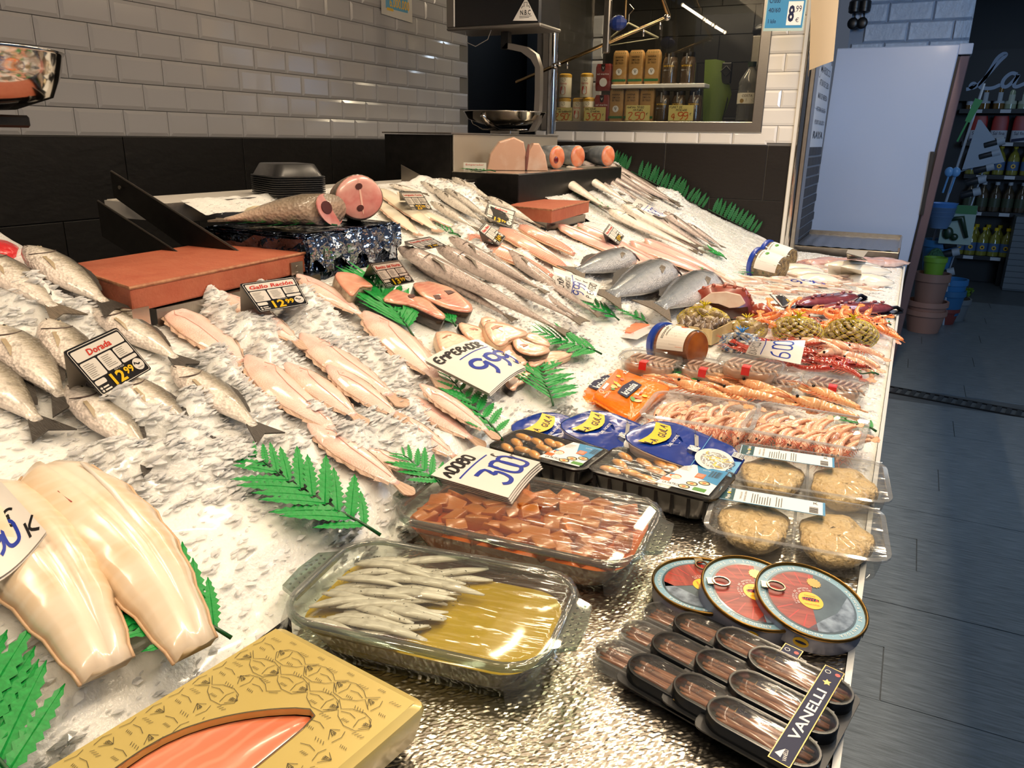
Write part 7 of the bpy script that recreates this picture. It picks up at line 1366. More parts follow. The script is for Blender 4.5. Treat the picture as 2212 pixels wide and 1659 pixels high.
def can(x, z, l, y=5.02):
    t = win_item('flour_tube', 'white round flour pack with yellow top, '+l, 'flour pack', x, y, z, 'white flour packs'); m = MB(); m.lathe([(.040, 0), (.041, .004), (.041, .13), (.038, .136)], 20); m.build('pack', mat('cream pack', '#d9cfb6', .45), t, smooth=True, auto=40); m = MB(); m.lathe([(.0415, .122), (.042, .138), (.03, .146), (.0, .146)], 20, 0, False); m.build('yellow_top', mat('mustard top', '#c79a2e', .45), t, smooth=True, auto=40)
    m = MB()
    m.text('Harina', 0, .085, .014, 0, .0004, w=.05); m.poly(rrect(.034, .05, .008, 2, 0, .042), .0003, 0); m.poly(ellipse(.011, .014, 12, 0, .034), .0006, 1); m.line(ellipse(.011, .011, 14, .006, .108), .0015, 2, .0004, True); m.line([(-.001, .101), (.013, .115)], .0015, 2, .0004)
    m.build('printing', [red_p, white_p, black_p], t, warp=lambda x, y, w_: ((.0414+w_)*math.sin(x/.041), -(.0414+w_)*math.cos(x/.041), y))
can(-2.14, ZS, 'lower row left'); can(-2.06, ZS, 'lower row middle', 5.07); can(-1.97, ZS, 'lower row right'); can(-2.14, ZS+.147, 'stacked left'); can(-1.99, ZS+.147, 'stacked right')
def salt(z, l):
    t = win_item('salt_bag', 'dark red bag of sea salt, '+l, 'salt bag', -1.872, 5.02, z, 'red salt bags'); m = MB(); m.loft([[(a*q, b*q, zz) for a, b in rrect(.105, .05, .01, 2)] for zz, q in ((0, .94), (.02, 1), (.14, 1), (.155, .9), (.16, .85))]); m.build('bag', mat('salt red', '#7a2420', .4), t, smooth=True, auto=50)
    m = MB(); m.X = Matrix.Translation((0, -.0262, 0)) @ RB; m.poly(ellipse(.026, .026, 18, .004, .05), .0004, 0); m.text('sal marina', 0, .10, .012, 0, .0006, w=.08); m.prism([(-.014, .158), (.014, .158), (.012, .122), (0, .112), (-.012, .122)], 0, .0006, 1); m.text('V', 0, .135, .016, 0, .001); m.build('printing', [white_p, black_p], t)
salt(ZS, 'lower of two beside the flour'); salt(ZS+.185, 'upper of two beside the flour')
jar_g = mat('jar broth', '#4a3b2c', .15, coat=.8)
def jar(x, z, l, y=5.02):
    t = win_item('broth_jar', 'glass jar of fish broth with black label, '+l, 'jar', x, y, z, 'fish broth jars'); m = MB(); m.lathe([(.04, 0), (.046, .006), (.047, .12), (.04, .145), (.034, .155)], 22); m.build('jar', jar_g, t, smooth=True, auto=40); m = MB(); m.lathe([(.036, .154), (.037, .158), (.037, .178), (.0, .179)], 22, 0, False); m.build('lid', mat('jar lid', '#2a2623', .35, .5), t, smooth=True, auto=40)
    m = MB(); m.poly(rrect(.078, .072, .004, 1, 0, .075), .0003, 0); m.text('FUMET DE PESCADO', 0, .101, .009, 1, .0006, w=.07, bold=.01); m.poly(ellipse(.012, .005, 10, -.022, .078), .0006, 2); m.line([(-.01, .078), (.008, .078)], .002, 2, .0006); m.line(ellipse(.006, .006, 8, .02, .078), .002, 2, .0006, True); bars(m, -.03, .03, .06, .007, 4, 2, .0005, .0018, .4); m.box(-.004, .004, .112, .17, .0, .0003, 2)
    m.build('label', [black_p, yellow_p, grey_p], t, warp=lambda x, y, w_: ((.0472+w_)*math.sin(x/.047), -(.0472+w_)*math.cos(x/.047), y))
jar(-1.445, 1.853, 'upper shelf left'); jar(-1.335, 1.853, 'upper shelf right'); jar(-1.475, ZS, 'lower row left'); jar(-1.375, ZS, 'lower row middle'); jar(-1.275, ZS, 'lower row right')
note_m = mat('yellow note', '#d6c77a', .5); ink_o = mat('orange marker', '#c4571f', .4)
for (x0, z0, x1, z1), a, b, pr, l in (((-2.185, 1.636, -2.05, 1.716), 'HARINA', 'DE GARBANZO', "2'50", 'reading 2 50 below the white flour packs'), ((-1.965, 1.636, -1.82, 1.718), 'SAL ASAR', 'O MARINA', "3'50", 'reading 3 50 below the red salt'), ((-1.685, 1.638, -1.53, 1.728), 'HARINA TRIGO', 'FRITURA', "2'50", 'reading 2 50 below the kraft flour'), ((-1.412, 1.638, -1.258, 1.728), 'FUMET DE', 'PESCADO', "4'99", 'reading 4 99 below the jars')):
    w, h = x1-x0, z1-z0; t = thing('price_note', 'yellow hand written price note '+l, 'price note', Vector((x0, 4.935, z0)), 'yellow price notes'); MB().box(0, w, -.0008, 0, 0, h).build('paper', note_m, t)
    m = MB(); m.X = Matrix.Translation((0, -.0012, 0)) @ RB; m.hand(a, .006, h*.80, h*.13, .0022, 0, 0, adv=.9); m.hand(b, w*.3, h*.62, h*.12, .0022, 0, .0001, adv=.9); m.hand(pr, .012, h*.06, h*.48, .006, 1, .0002, adv=.72); m.hand('e', w*.86, h*.36, h*.14, .002, 0, .0001); m.build('lettering', [ink_k, ink_o], t)
t = thing('oil_bottle', 'large ribbed clear oil bottle at the right of the window sill', 'bottle', Vector((-.955, 5.02, ZS))); m = MB(); m.lathe([(.05, 0), (.066, .008)]+[(.066-.0035*(i % 2), .012+.011*i) for i in range(8)]+[(.067, .10), (.067, .165)]+[(.066-.0035*(i % 2), .172+.011*i) for i in range(5)]+[(.055, .245), (.03, .285), (.02, .30), (.02, .315)], 26); m.build('bottle', film('oil bottle plastic', '#b5ae8e', .08, .5, .05, .1), t, smooth=True, auto=50); m = MB(); m.lathe([(.024, .31), (.025, .335), (0, .337)], 16, 0, False); m.build('cap', mat('green cap', '#22301f', .4), t, smooth=True, auto=40)
m = MB(); m.lathe([(.0675, .102), (.0675, .162)], 26, 0, False); m.build('label', mat('bottle label', '#cfc9ba', .45), t, smooth=True); m = MB()
m.text('COSTA', 0, .146, .014, 0, .0004, w=.06, shear=.2); m.poly(ellipse(.014, .012, 12, -.03, .118), .0004, 1); bars(m, -.005, .04, .128, .006, 3, 0, .0004, .0016); m.build('printing', [black_p, gold_p], t, warp=lambda x, y, w_: ((.068+w_)*math.sin(x/.068), -(.068+w_)*math.cos(x/.068), y))
m = MB(); m.box(-.985, -.885, 5.10, 5.22, 1.64, 2.12); tag(m.build('kitchen_cabinet', steel, bevel=.006), 'steel cabinet standing behind the oil bottle', 'cabinet'); m = MB(); m.ball((-.94, 5.2, 2.15), .07, .08, .05, 12, 8, 0, .3); tag(m.build('black_bag', blackp, smooth=True), 'crumpled black bag on top of the steel cabinet', 'bag')
t = thing('power_strip', 'black power strip with cable hanging behind the window', 'power strip', Vector((-1.13, 5.16, 1.93))); m = MB(); m.box(-.03, .03, -.015, .015, -.07, .05); m.build('socket_block', mat('socket black', '#15130f', .4), t, bevel=.005); m = MB(); m.tube([(0, 0, -.07), (.02, 0, -.16), (.0, 0, -.28)], .004); m.tube([(0, -.02, .03), (-.03, -.03, 0), (.0, -.02, -.03), (.03, -.03, 0), (0, -.02, .03)], .004); m.build('cable', black_p, t)
m = MB(); m.loft([[(-1.27, 5.16, 2.0), (-1.2, 5.14, 2.0), (-1.15, 5.17, 1.99)], [(-1.26, 5.15, 1.8), (-1.16, 5.12, 1.8), (-1.09, 5.17, 1.8)], [(-1.25, 5.15, 1.64), (-1.17, 5.11, 1.64), (-1.13, 5.16, 1.64)]], 0, False, False); tag(m.build('green_vest', mat('green cloth', '#4a5c14', .6), smooth=True), 'bright green work vest hanging behind the broth jars', 'vest')
for k, (u0, v0, u1, v1) in enumerate(((1474, 10, 1522, 42), (1526, 45, 1540, 54), (1546, 58, 1566, 70))):  # glowing streaks added in place of the counter lamps' reflection in the pane
    a, b = at(u0, v0, y=6.2), at(u1, v1, y=6.05); t = thing('led_reflection', 'glowing streak added for the light reflection in the window pane, %s of three in line' % ORD[k], 'reflection', a, 'window reflection streaks'); m = MB(); m.tube([(0, 0, 0), b-a], .010, 8); m.build('tube', mat('led reflection glow', '#ffe9cf', .5, emit=3), t); m = MB(); m.tube([(0, 0, 0), (b-a)*.03], .014, 8); m.tube([(b-a)*.97, b-a], .014, 8); m.build('streak_end', white_p, t)
# ================================================================== NOTICES
t = thing('lottery_poster', 'white and blue lottery poster on the tiled wall, cut by the photo top', 'poster', Matrix.Translation((-2.685, 3.91, 2.17)) @ RL); A = .135; m = MB(); m.prism([(-.15, -.025), (.145, -.035), (.14, .26), (-.15, .27)], 0, .002); m.build('paper', mat('poster paper', '#d9d5cd', .4), t)
m = MB(); m.box(-.11, .10, .01, .26, .002, .0024, 0); m.text('6.000.000', .02, .045, .05, 1, .0028, w=.19, bold=.02); m.text('Euros', -.08, .085, .02, 2, .0028); m.text('LOTERIA', 0, .15, .05, 1, .0028, w=.18); m.box(-.10, -.04, .0, .014, .0026, .0028, 1); bars(m, -.145, -.125, .2, .02, 8, 3, .0026, .006, .3); m.build('printing', [mat('sky print', '#58a7cf', .35), yellow_p, white_p, black_p], t)
t = thing('price_poster', 'blue Langostino Crudo poster reading 8,99 hanging by the window', 'poster', Matrix.Translation((-.735, 4.6, 2.15)) @ RB @ Matrix.Rotation(-.03, 4, 'Z')); m = MB(); m.box(-.10, .10, -.072, .22, -.002, 0); m.build('clear_sleeve', mat('sleeve edge', '#a8c4be', .2, coat=.6), t); m = MB(); m.box(-.094, .094, -.058, .2, .0003, .0006, 0); m.box(.012, .086, -.045, .068, .0008, .001, 1); m.box(.012, .09, .075, .2, .0008, .001, 4)
m.text('8', .032, .01, .08, 2, .0014, w=.03, bold=.03); m.text(',99', .063, .03, .035, 2, .0014, w=.034); m.text('€', .065, -.02, .022, 2, .0014); m.text('la bolsa', .05, .09, .02, 1, .0014, w=.058); m.text('Crudo', -.058, .075, .026, 3, .0014, w=.055); m.text('40/60', -.055, .028, .022, 3, .0014, w=.06); m.text('1 kilo', -.06, -.025, .02, 3, .0014, w=.04); m.text('Langostino', -.048, .115, .022, 3, .0014, w=.085); m.build('printing', [blue_p, white_p, navy_p, navy_p, navy_p], t)
m = MB(); a, b, c, d = at(1752, 0, y=4.6), at(1812, 0, y=4.55), at(1800, 132, y=4.55), at(1748, 152, y=4.62); m.loft([[a+Vector((0, 0, .3)), (a+b)/2+Vector((0, -.02, .3)), b+Vector((0, 0, .3))], [a, (a+b)/2+Vector((0, -.02, 0)), b], [d, (c+d)/2+Vector((0, -.015, 0)), c]], 0, False, False); tag(m.build('paper_banner', mat('cream paper', '#cdb99b', .5), smooth=True), 'curling cream paper hanging in front of the steel column', 'paper')
t = thing('notice_sheets', 'long white printed notice fixed to the end of the back wall', 'notice', Matrix.Translation((-.598, 5.06, 1.72)) @ RL @ Matrix.Diagonal((2.6, 1, 1, 1))); m = MB(); m.box(.0, .30, -.23, .28, 0, .002); m.box(.03, .26, .0, .32, .003, .004); m.build('paper', mat('notice paper', '#b9c3d0', .5), t); m = MB()
for k, (s, hh) in enumerate((('DOCTOR', .02), ('MARISCO', .06), ('ATUN DE CEBO', .05), ('MAR DE NEREIDA', .045), ('VICTORIA GALLEGA', .035), ('PULPO GALLEGO', .035), ('RAYA', .06))): m.text(s, .17, .30-.075*k, hh*.7, 0, .0046, w=.2, bold=.01)
m.text('Pesca al dia', .15, .36, .03, 1, .0046, w=.2); m.line(ellipse(.02, .03, 14, .05, .2), .003, 0, .0046, True); m.build('printing', [mat('dark print', '#3a4250', .5), red_p], t)
for k, x in enumerate((-.60, -.535)):
    t = thing('spotlight', 'small black spotlight hanging on the white brick panel, %s of two' % ('left', 'right')[k], 'spotlight', Vector((x, 6.93, 2.44)), 'black spotlights'); m = MB(); m.lathe([(.03, .02), (.045, .03), (.045, .10), (.03, .115)], 16); m.lathe([(.046, .05), (.047, .055), (.047, .07)], 16, 0, False); m.build('lamp_body', blackp, t, smooth=True, auto=40); m = MB(); m.ball((.0, -.02, -.05), .04, .015, .042, 14, 8); m.tube([(0, 0, .03), (.012, -.01, -.02)], .006); m.build('hinged_cover', blackp, t, smooth=True)
# ================================================================== FRIDGE AND STEEL TRAY
t = thing('fridge', 'tall pale fridge standing at the end of the fish counter', 'fridge', Vector((-.24, 6.3, 0))); fw = mat('fridge white', '#9dadc8', .28, coat=.2); m = MB(); o = Vector((.24, -6.3, 0))
m.add([Vector(p)+o for p in ((-.625, 5.9, .05), (-.010, 5.9, .05), (-.010, 6.75, .05), (-.625, 6.75, .05), (-.590, 5.9, 2.116), (.125, 5.9, 2.118), (.125, 6.75, 2.118), (-.590, 6.75, 2.116))], [(3, 2, 1, 0), (4, 5, 6, 7), (0, 1, 5, 4), (1, 2, 6, 5), (2, 3, 7, 6), (3, 0, 4, 7)]); m.build('side_panel', fw, t, bevel=.006)
m = MB(); q = lambda z: -.008+.135*(z-.05)/2.066; m.add([Vector(p)+o for p in ((q(.05), 5.92, .05), (q(.05)+.012, 5.92, .05), (q(.05)+.012, 6.75, .05), (q(.05), 6.75, .05), (q(2.05), 5.92, 2.05), (q(2.05)+.012, 5.92, 2.05), (q(2.05)+.012, 6.75, 2.05), (q(2.05), 6.75, 2.05))], [(3, 2, 1, 0), (4, 5, 6, 7), (0, 1, 5, 4), (1, 2, 6, 5), (2, 3, 7, 6), (3, 0, 4, 7)]); m.build('door_seal', mat('black seal', '#121318', .5), t)
m = MB(); m.add([Vector(p)+o for p in ((q(.05)+.012, 5.9, .05), (q(.05)+.062, 5.9, .05), (q(.05)+.062, 6.75, .05), (q(.05)+.012, 6.75, .05), (q(2.05)+.012, 5.9, 2.05), (q(2.05)+.066, 5.9, 2.05), (q(2.05)+.066, 6.75, 2.05), (q(2.05)+.012, 6.75, 2.05))], [(3, 2, 1, 0), (4, 5, 6, 7), (0, 1, 5, 4), (1, 2, 6, 5), (2, 3, 7, 6), (3, 0, 4, 7)]); dr_ = m.build('door', mat('mauve steel door', '#7b6a70', .25, .7), t, bevel=.004)
m = MB(); m.box(.30, .322, -.415, -.402, 1.08, 1.48); m.build('handle', black_p, dr_); m = MB(); m.box(.36, .437, -.40, .45, 2.058, 2.122); m.build('top_cap', mat('fridge cap', '#aab4c6', .4), t, bevel=.004); m = MB(); m.box(-.36, .2, -.36, .42, 0, .05); m.build('plinth', black_p, t)
t = thing('steel_tray_unit', 'low steel drip tray unit with foil top in front of the fridge', 'tray unit', Vector((-.3, 5.22, 0))); m = MB(); m.box(-.285, .275, -.25, .42, 0, .93); m.build('cabinet', dsteel, t); m = MB(); m.box(-.29, .28, -.27, .42, .86, .935); m.build('front_apron', steel, t, bevel=.004); m = MB(); V, Fc = grid(-.285, .275, -.26, .42, .02, lambda X, Y: .938+.004*np.sin(X*90)*.5+.003*vnoise(X, Y, 40, 3)); m.add(V.tolist(), Fc.tolist()); m.build('foil_top', mat('ribbed foil', '#a9aeb5', .3, 1, bump=(120, .8, .006)), t, smooth=True)
m = MB(); m.box(-.285, .275, .42, .43, .93, .965); m.box(.27, .28, -.26, .42, .93, .96); m.build('raised_rim', steel, t)
# ================================================================== SHOP SHELVES
shelf_k = mat('black shelf', '#0e1012', .5); tagl = mat('shelf ticket', '#c7ced6', .5)
SY = 10.35; fs = SY/10.0
t = thing('shop_sign', 'black shop sign with flowing white script above the shelves', 'sign', Matrix.Translation((1.2, SY+.05, 2.23)) @ RB); m = MB(); m.box(-1.05, 1.2, -.24, .28, -.02, 0); m.build('board', shelf_k, t); m = MB()
for P in ([(-.10, .0), (-.02, .02), (.06, .14), (-.02, .18), (-.05, .06), (.06, .03), (.2, .35), (.34, .78), (.44, .96), (.36, 1.0), (.27, .86), (.24, .6), (.18, .28), (.12, .06), (.26, .02), (.40, .02), (.52, .12)], [(.76, .40), (.64, .46), (.54, .28), (.55, .08), (.66, .04), (.75, .25), (.80, .44), (.76, .12), (.82, .03), (.98, .16)], [(1.52, .85), (1.42, .98), (1.28, .85), (1.31, .62), (1.42, .45), (1.42, .2), (1.26, .02), (1.10, .12)]):
    for _ in range(3): P = [P[0]]+[((q[0]*3+r_[0])/4, (q[1]*3+r_[1])/4) if k == 0 else ((q[0]+r_[0]*3)/4, (q[1]+r_[1]*3)/4) for q, r_ in zip(P, P[1:]) for k in (0, 1)]+[P[-1]]
    m.line([(-.80+.50*(x+.12*y), -.12+.36*y) for x, y in P], .036, 0, .004)
m.build('script', mat('sign white', '#a9bcd6', .5), t)
sh = thing('shop_shelf', 'tall black shop shelving filled with bottles and packets', 'shelf', Vector((1.2, SY, 0))); LV = [1.905, 1.565, 1.215, .815, .325]
m = MB(); m.box(-1.0, 1.2, .42, .44, .3, 2.4); m.build('back_panel', shelf_k, sh)
for i, z in enumerate(LV):
    x0 = (-.88, -.80, -.72, -.70, -.70)[i]; x1 = 1.0 if i < 3 else (-.10 if i == 3 else -.17); m = MB(); m.box(x0, x1, 0, .42, z-.045, z); b = m.build('shelf_board', shelf_k, sh)
    m = MB()
    for k in range(4):
        x = x0+.12+.27*k
        if x < x1-.08: MB().box(x, x+.10, -.006, -.001, z-.042, z-.006).build('ticket', tagl, b)
for x in (-.66, -.19):
    m = MB(); m.box(x-.02, x+.02, .03, .07, .0, .30); m.build('leg', shelf_k, sh)
def bottle_proto(name, label, h, r, body, cap, lab, lc=None):
    t = thing(name, label, 'bottle'); m = MB(); m.lathe([(r*.9, 0), (r, .01*h), (r, .55*h), (r*.7, .72*h), (r*.3, .82*h), (r*.28, .92*h)], 14); m.build('bottle', body, t, smooth=True, auto=50); m = MB(); m.lathe([(r*.4, .90*h), (r*.4, h), (0, h)], 12, 0, False); m.build('cap', cap, t, smooth=True, auto=40); m = MB(); m.lathe([(r*1.02, .16*h), (r*1.02, .46*h)], 14, 0, False); m.build('label', lab, t, smooth=True)
    if lc: m = MB(); m.X = Matrix.Translation((0, -r*1.04, .30*h)) @ RB; m.poly(ellipse(r*.4, r*.4, 12), .001, 0); m.poly(ellipse(r*.2, r*.2, 10), .002, 1); m.build('sunflower_mark', [yellow_p, black_p], t)
    return t
oilb = mat('sunflower oil', '#8c8a3a', .15, coat=.7); dk = mat('dark vinegar', '#3b2a1c', .15, coat=.7); capy = mat('yellow cap', '#e5c81f', .4); capw = mat('white cap', '#c9d2da', .4)
P1 = bottle_proto('cider_bottle', 'x', .34, .05, mat('amber bottle', '#7c5a20', .15, coat=.7), capw, mat('cider label', '#b9c4ce', .45)); P2 = bottle_proto('lemon_bottle', 'x', .32, .058, mat('pale lemon drink', '#a9b99b', .2, coat=.6), capy, mat('lemon label', '#c5cfbf', .45)); P3 = bottle_proto('oil_bottle', 'x', .30, .055, oilb, capy, mat('oil label blue', '#54739c', .4), True); P4 = bottle_proto('vinegar_bottle', 'x', .30, .055, mat('brown vinegar', '#4a4030', .15, coat=.7), capw, mat('vinegar label', '#46503e', .4))
first = {}
def shelfput(Pr, i, x, label, grp, y=.10, s=1): place(Pr, Matrix.Translation((1.2+x, SY+y, LV[i])) @ Matrix.Scale(s, 4), label, grp, not first.get(Pr.name0 if hasattr(Pr, 'name0') else id(Pr))); first[id(Pr)] = 1
for k in range(3): shelfput(P1, 0, -.78+.135*k, 'amber bottle with pale label on the top shop shelf, %s from the left' % ORD[k], 'amber bottles on the top shelf', .1, 1.1 if k else .8)
for k in range(3): shelfput(P2, 0, -.40+.125*k, 'cloudy lemon drink bottle with yellow cap, %s from the left' % ORD[k], 'lemon drink bottles')
for k in range(7): shelfput(P3, 2, -.66+.132*k, 'yellow capped oil bottle on the middle shop shelf, %s from the left' % ORD[k], 'oil bottles on the middle shelf', .1, 1.05)
for k in range(5): shelfput(P4, 3, -.62+.125*k, 'dark bottle on the fourth shop shelf, %s from the left' % ORD[k], 'dark bottles on the fourth shelf', .1, 1.08)
for k in range(5): shelfput(P3, 4, -.64+.115*k, 'sunflower oil bottle in the front row of the bottom shelf, %s from the left' % ORD[k], 'sunflower oil bottles', .06, 1.05); shelfput(P3, 4, -.60+.115*k, 'sunflower oil bottle in the rear row of the bottom shelf, %s from the left' % ORD[k], 'sunflower oil bottles', .20, 1.12)
for k in range(3): t = thing('lemon_flask', 'lemon shaped yellow flask with green cap, %s from the left' % ORD[k], 'bottle', Vector((1.2-.0+.14*k, SY+.08, LV[0])), 'lemon flasks'); m = MB(); m.ball((0, 0, .085), .062, .062, .085, 14, 10); m.build('flask', mat('lemon yellow', '#b5c425', .35), t, smooth=True); m = MB(); m.lathe([(.03, .15), (.03, .19), (0, .19)], 12, 0, False); m.build('cap', mat('leaf green', '#2d7d2b', .4), t); m = MB(); m.lathe([(.0635, .075), (.0635, .105)], 14, 0, False); m.build('label', mat('flask label', '#23407a', .4), t)
for k in range(3): t = thing('rice_packet', 'red and white packet standing on the second shop shelf, %s from the left' % ORD[k], 'packet', Vector((1.2-.66+.20*k, SY+.10, LV[1])), 'red and white packets'); m = MB(); m.loft([[(a*q, b*q, z) for a, b in rrect(.16, .09, .02, 2)] for z, q in ((0, .95), (.02, 1), (.12, 1))]); m.build('lower_half', mat('packet white', '#b9c0cc', .4), t, smooth=True, auto=50); m = MB(); m.loft([[(a*q, b*q, z) for a, b in rrect(.16, .09, .02, 2)] for z, q in ((.12, 1), (.22, .98), (.27, .85))]); m.build('upper_half', mat('packet red', '#a32c27', .4), t, smooth=True, auto=50); m = MB(); m.X = Matrix.Translation((0, -.047, 0)) @ RB; m.text('Sal fina', 0, .09, .035, 0, 0, w=.11); m.poly([(-.07, .03), (.07, .05), (.07, .02), (-.07, .0)], 0, 0); m.build('printing', navy_p, t)
for k in range(2): t = thing('green_carton', 'green and white lattice carton on the second shop shelf, %s from the left' % ORD[k], 'carton', Vector((1.2-.03+.22*k, SY+.10, LV[1])), 'lattice cartons'); MB().box(-.10, .10, -.05, .05, 0, .29).build('carton', mat('carton green', '#1f4438', .4), t, bevel=.003); m = MB(); m.X = Matrix.Translation((0, -.051, 0)) @ RB; [m.line([(-.075+.05*i, .035+.06*j), (-.05+.05*i, .065+.06*j), (-.075+.05*i, .095+.06*j), (-.1+.05*i, .065+.06*j)], .008, 0, .0, True) for i in range(4) for j in range(4) if not (1 <= j <= 1)]; m.box(-.09, .09, .10, .15, 0, .001, 0); m.text('Maldon', 0, .125, .03, 1, .002, w=.12); m.build('printing', [white_p, greenb], t)
t = thing('grey_counter', 'pale grey slatted counter side beyond the shop shelves', 'counter', Vector((1.42, 10.08, 0))); MB().box(-.38, .9, 0, .5, 0, .80).build('body', mat('slat grey', '#60696f', .5), t)
for k in range(12): MB().box(-.385, .9, -.012, 0, .02+.065*k, .078+.065*k).build('slat', mat('slat grey pale', '#6d767d', .5), t)
# ================================================================== UTENSIL RACK, POTS
rk = thing('utensil_rack', 'white wire rack of kitchen tools leaning at the aisle corner', 'rack', Vector((.36, 7.7, 0))); wm = mat('rack white', '#a9b2bd', .4); m = MB(); m.tube([(-.20, 0, .30), (.02, 0, 2.0)], .012, 6); m.tube([(.0, .02, .36), (.16, .02, 1.55)], .007, 6); m.tube([(-.18, 0, .45), (.05, .05, .5)], .006, 5); m.tube([(-.06, 0, 1.3), (.16, .02, 1.4)], .006, 5); m.build('frame', wm, rk, smooth=True); m = MB(); m.tube([(-.2, 0, 0), (-.2, 0, .3)], .012, 6); m.tube([(.05, .05, 0), (.02, .03, .4)], .01, 6); m.build('leg', wm, rk)
for k, (z, x) in enumerate(((1.33, .23), (1.24, .21), (1.13, .19), (1.03, .15), (.69, .12), (.60, .10), (.51, .08), (.43, .06), (.26, .05), (.16, .03), (.93, .13), (.78, .13))):
    t = thing('grey_shaker', 'grey capped shaker clipped to the white rack, %s from the top' % (ORD+['fifteenth'])[k], 'shaker', Matrix.Translation((.36+x-.05, 7.62, z+.22)) @ Matrix.Rotation(1.25, 4, 'Y'), 'shakers on the rack'); m = MB(); m.lathe([(.028, -.09), (.03, -.085), (.03, 0)], 14); m.build('body', mat('shaker dark', '#1d2226', .4), t, smooth=True, auto=40); m = MB(); m.lathe([(.033, 0), (.034, .055), (0, .057)], 14, 0, False); m.build('cap', mat('shaker grey', '#9aa3ac', .4), t, smooth=True, auto=40)
t = thing('cutting_sheet', 'white triangular plastic sheet hanging on the utensil rack', 'sheet', Vector((.42, 7.6, 1.42))); MB().prism([(-.09, -.09), (.20, -.02), (.13, .12), (-.02, .30), (-.04, .30)], -.004, 0).build('sheet', mat('sheet white', '#8e99a5', .45), t).matrix_local = RB
t = thing('green_spatula', 'bright green spatula at the top of the utensil rack', 'spatula', Matrix.Translation((.33, 7.6, 1.78)) @ RB @ Matrix.Rotation(-.3, 4, 'Z')); MB().prism([(-.02, -.08), (.02, -.08), (.03, .10), (-.03, .10)], 0, .006).build('blade', mat('spatula green', '#2f8f3f', .4), t); MB().prism([(-.007, -.24), (.007, -.24), (.007, -.08), (-.007, -.08)], 0, .006).build('handle', mat('spatula handle', '#2f8f3f', .4), t)
for k in range(2): t = thing('blue_ladle', 'pale blue ladle hanging on the utensil rack, %s of two' % ('left', 'right')[k], 'ladle', Vector((.24+.05*k, 7.6, 1.27))); m = MB(); m.ball((0, 0, .04), .035, .02, .04, 12, 8); m.build('bowl', mat('ladle blue', '#6ea1cf', .35), t, smooth=True); m = MB(); m.tube([(0, 0, .0), (-.02, 0, -.13)], .008, 6); m.build('handle', mat('ladle blue', '#6ea1cf', .35), t)
for k in range(4): t = thing('blue_bowl', 'blue plastic bowl nested in the stack on the rack, %s from the top' % ORD[k], 'bowl', Vector((.235, 7.55, 1.06-.035*k)), 'stack of blue bowls'); m = MB(); m.lathe([(.08-.004*k, -.10), (.115-.004*k, 0), (.118-.004*k, .003), (.11-.004*k, 0), (.075-.004*k, -.095), (0, -.095)], 22, 0, False); m.build('bowl', mat('bowl blue %d' % (k > 0), ('#4f86c9', '#5d7899')[k > 0], .35), t, smooth=True)
t = thing('tool_blister', 'green blister pack of garden tools hanging on the rack', 'blister pack', Vector((.36, 7.55, .85))); MB().box(-.11, .13, 0, .008, -.12, .20).build('card', mat('blister card', '#8fa39a', .5), t); m = MB(); m.box(-.11, .13, -.003, 0, .13, .20); m.build('green_print', mat('blister green', '#2d6a35', .4), t); m = MB(); m.tube([(-.07, -.02, .08), (.03, -.03, .10), (.09, -.02, -.06)], [.02, .024, .015], 8); m.ball((-.05, -.02, -.03), .04, .02, .05, 10, 7); m.ball((.0, -.02, -.06), .03, .02, .03, 10, 7); m.build('tools', mat('tool dark green', '#16301f', .35), t, smooth=True)
m = MB(); m.ball((.25, 7.55, .52), .09, .05, .17, 12, 9, 0, .3); tag(m.build('green_net', mat('green net', '#2c5a3c', .5, bump=(60, 1, .02)), smooth=True), 'bundle of green netting hanging low on the rack', 'net')
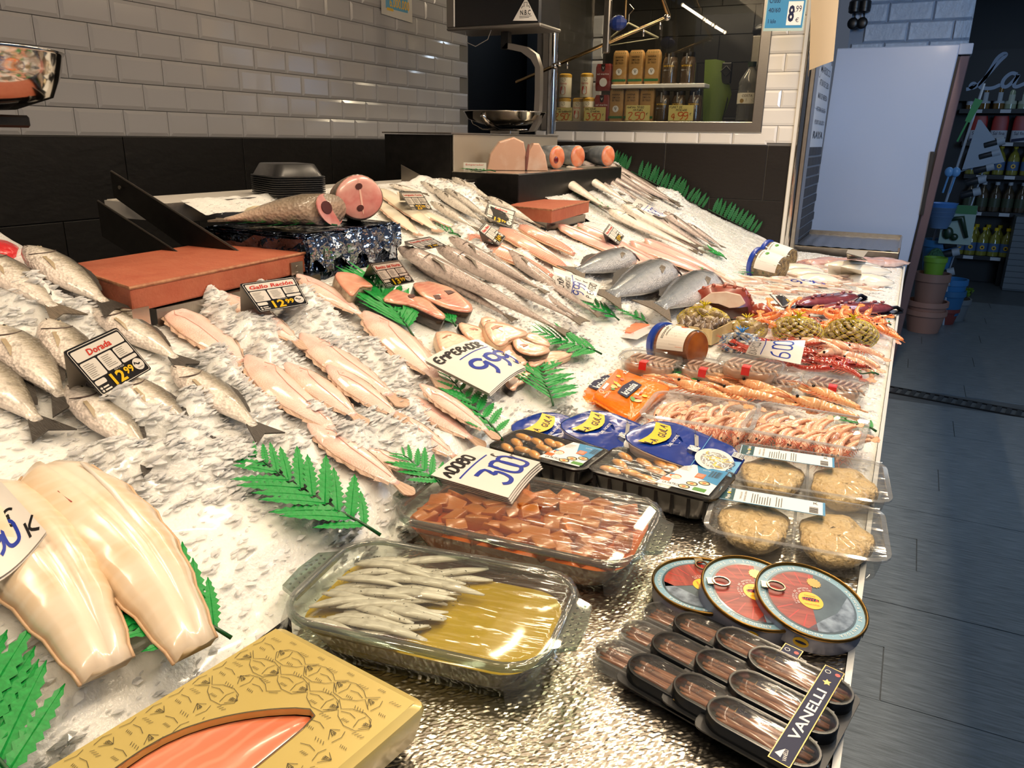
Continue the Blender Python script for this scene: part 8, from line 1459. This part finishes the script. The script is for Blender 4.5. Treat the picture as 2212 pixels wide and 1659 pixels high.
def pot(name, label, x, y, z, r, h, col, grp=None):
    t = thing(name, label, 'pot', Vector((x, y, z)), grp); mm = mat(name+col, col, .5); m = MB(); m.lathe([(r*.78, 0), (r*.98, h*.78), (r*.98, h*.78)], 24, 0, False); m.lathe([(0, 0), (r*.78, 0)], 24, 0, False); m.build('body', mm, t, smooth=True, auto=50); m = MB(); m.lathe([(r*.98, h*.78), (r*1.06, h*.78), (r*1.06, h), (r*.95, h), (r*.93, h*.8)], 24, 0, False); m.build('rim', mm, t, smooth=True, auto=40)
pot('clay_pot', 'terracotta coloured pot at the bottom of the stack by the fridge', .245, 7.4, 0, .155, .19, '#a07868', 'terracotta pots'); pot('clay_pot', 'terracotta coloured pot second in the stack by the fridge', .245, 7.4, .075, .155, .19, '#a07868', 'terracotta pots'); pot('clay_pot', 'upturned narrower terracotta pot on top of the stack by the fridge', .25, 7.4, .20, .13, .30, '#8f6d5f', 'terracotta pots')
pot('green_pot', 'small lime green pot on the terracotta stack', .25, 7.4, .46, .085, .17, '#6d9a2c'); pot('blue_pot', 'large blue pot behind the lime green one', .27, 7.75, .48, .13, .26, '#2f6c9c', 'blue pots'); pot('blue_pot', 'blue pot standing at the right behind the terracotta stack', .42, 7.85, .18, .125, .22, '#2c6fa5', 'blue pots'); pot('blue_pot', 'lower blue pot under the other at the right', .42, 7.85, .08, .125, .22, '#2a638f', 'blue pots'); pot('red_pot', 'dark red pot under the blue ones', .40, 7.85, 0, .12, .14, '#7a3630')
pot('grey_planter', 'round grey planter with bushy green plant on the floor', .47, 8.05, 0, .14, .20, '#6d7478'); t = thing('bushy_plant', 'small bushy green plant growing in the grey planter', 'plant', Vector((.47, 8.05, .2))); m = MB()
for k in range(170): a, r_, z = R.random()*6.28, R.random()**.5*.14, R.random()*.07; x, y = r_*math.cos(a), r_*math.sin(a); m.add([(x, y, z), (x+R.uniform(-.02, .02), y+.012, z+.03), (x+R.uniform(-.02, .02), y-.012, z+.04)], [(0, 1, 2)])
m.build('foliage', mat('bush green', '#5c7a20', .5), t); m = MB(); m.lathe([(.13, -.02), (.12, .01), (0, .03)], 16); m.build('soil', mat('soil', '#2a2018', .9), t); m = MB(); m.box(-.10, -.04, -.155, -.15, -.12, -.02); m.build('price_ticket', tagl, t)
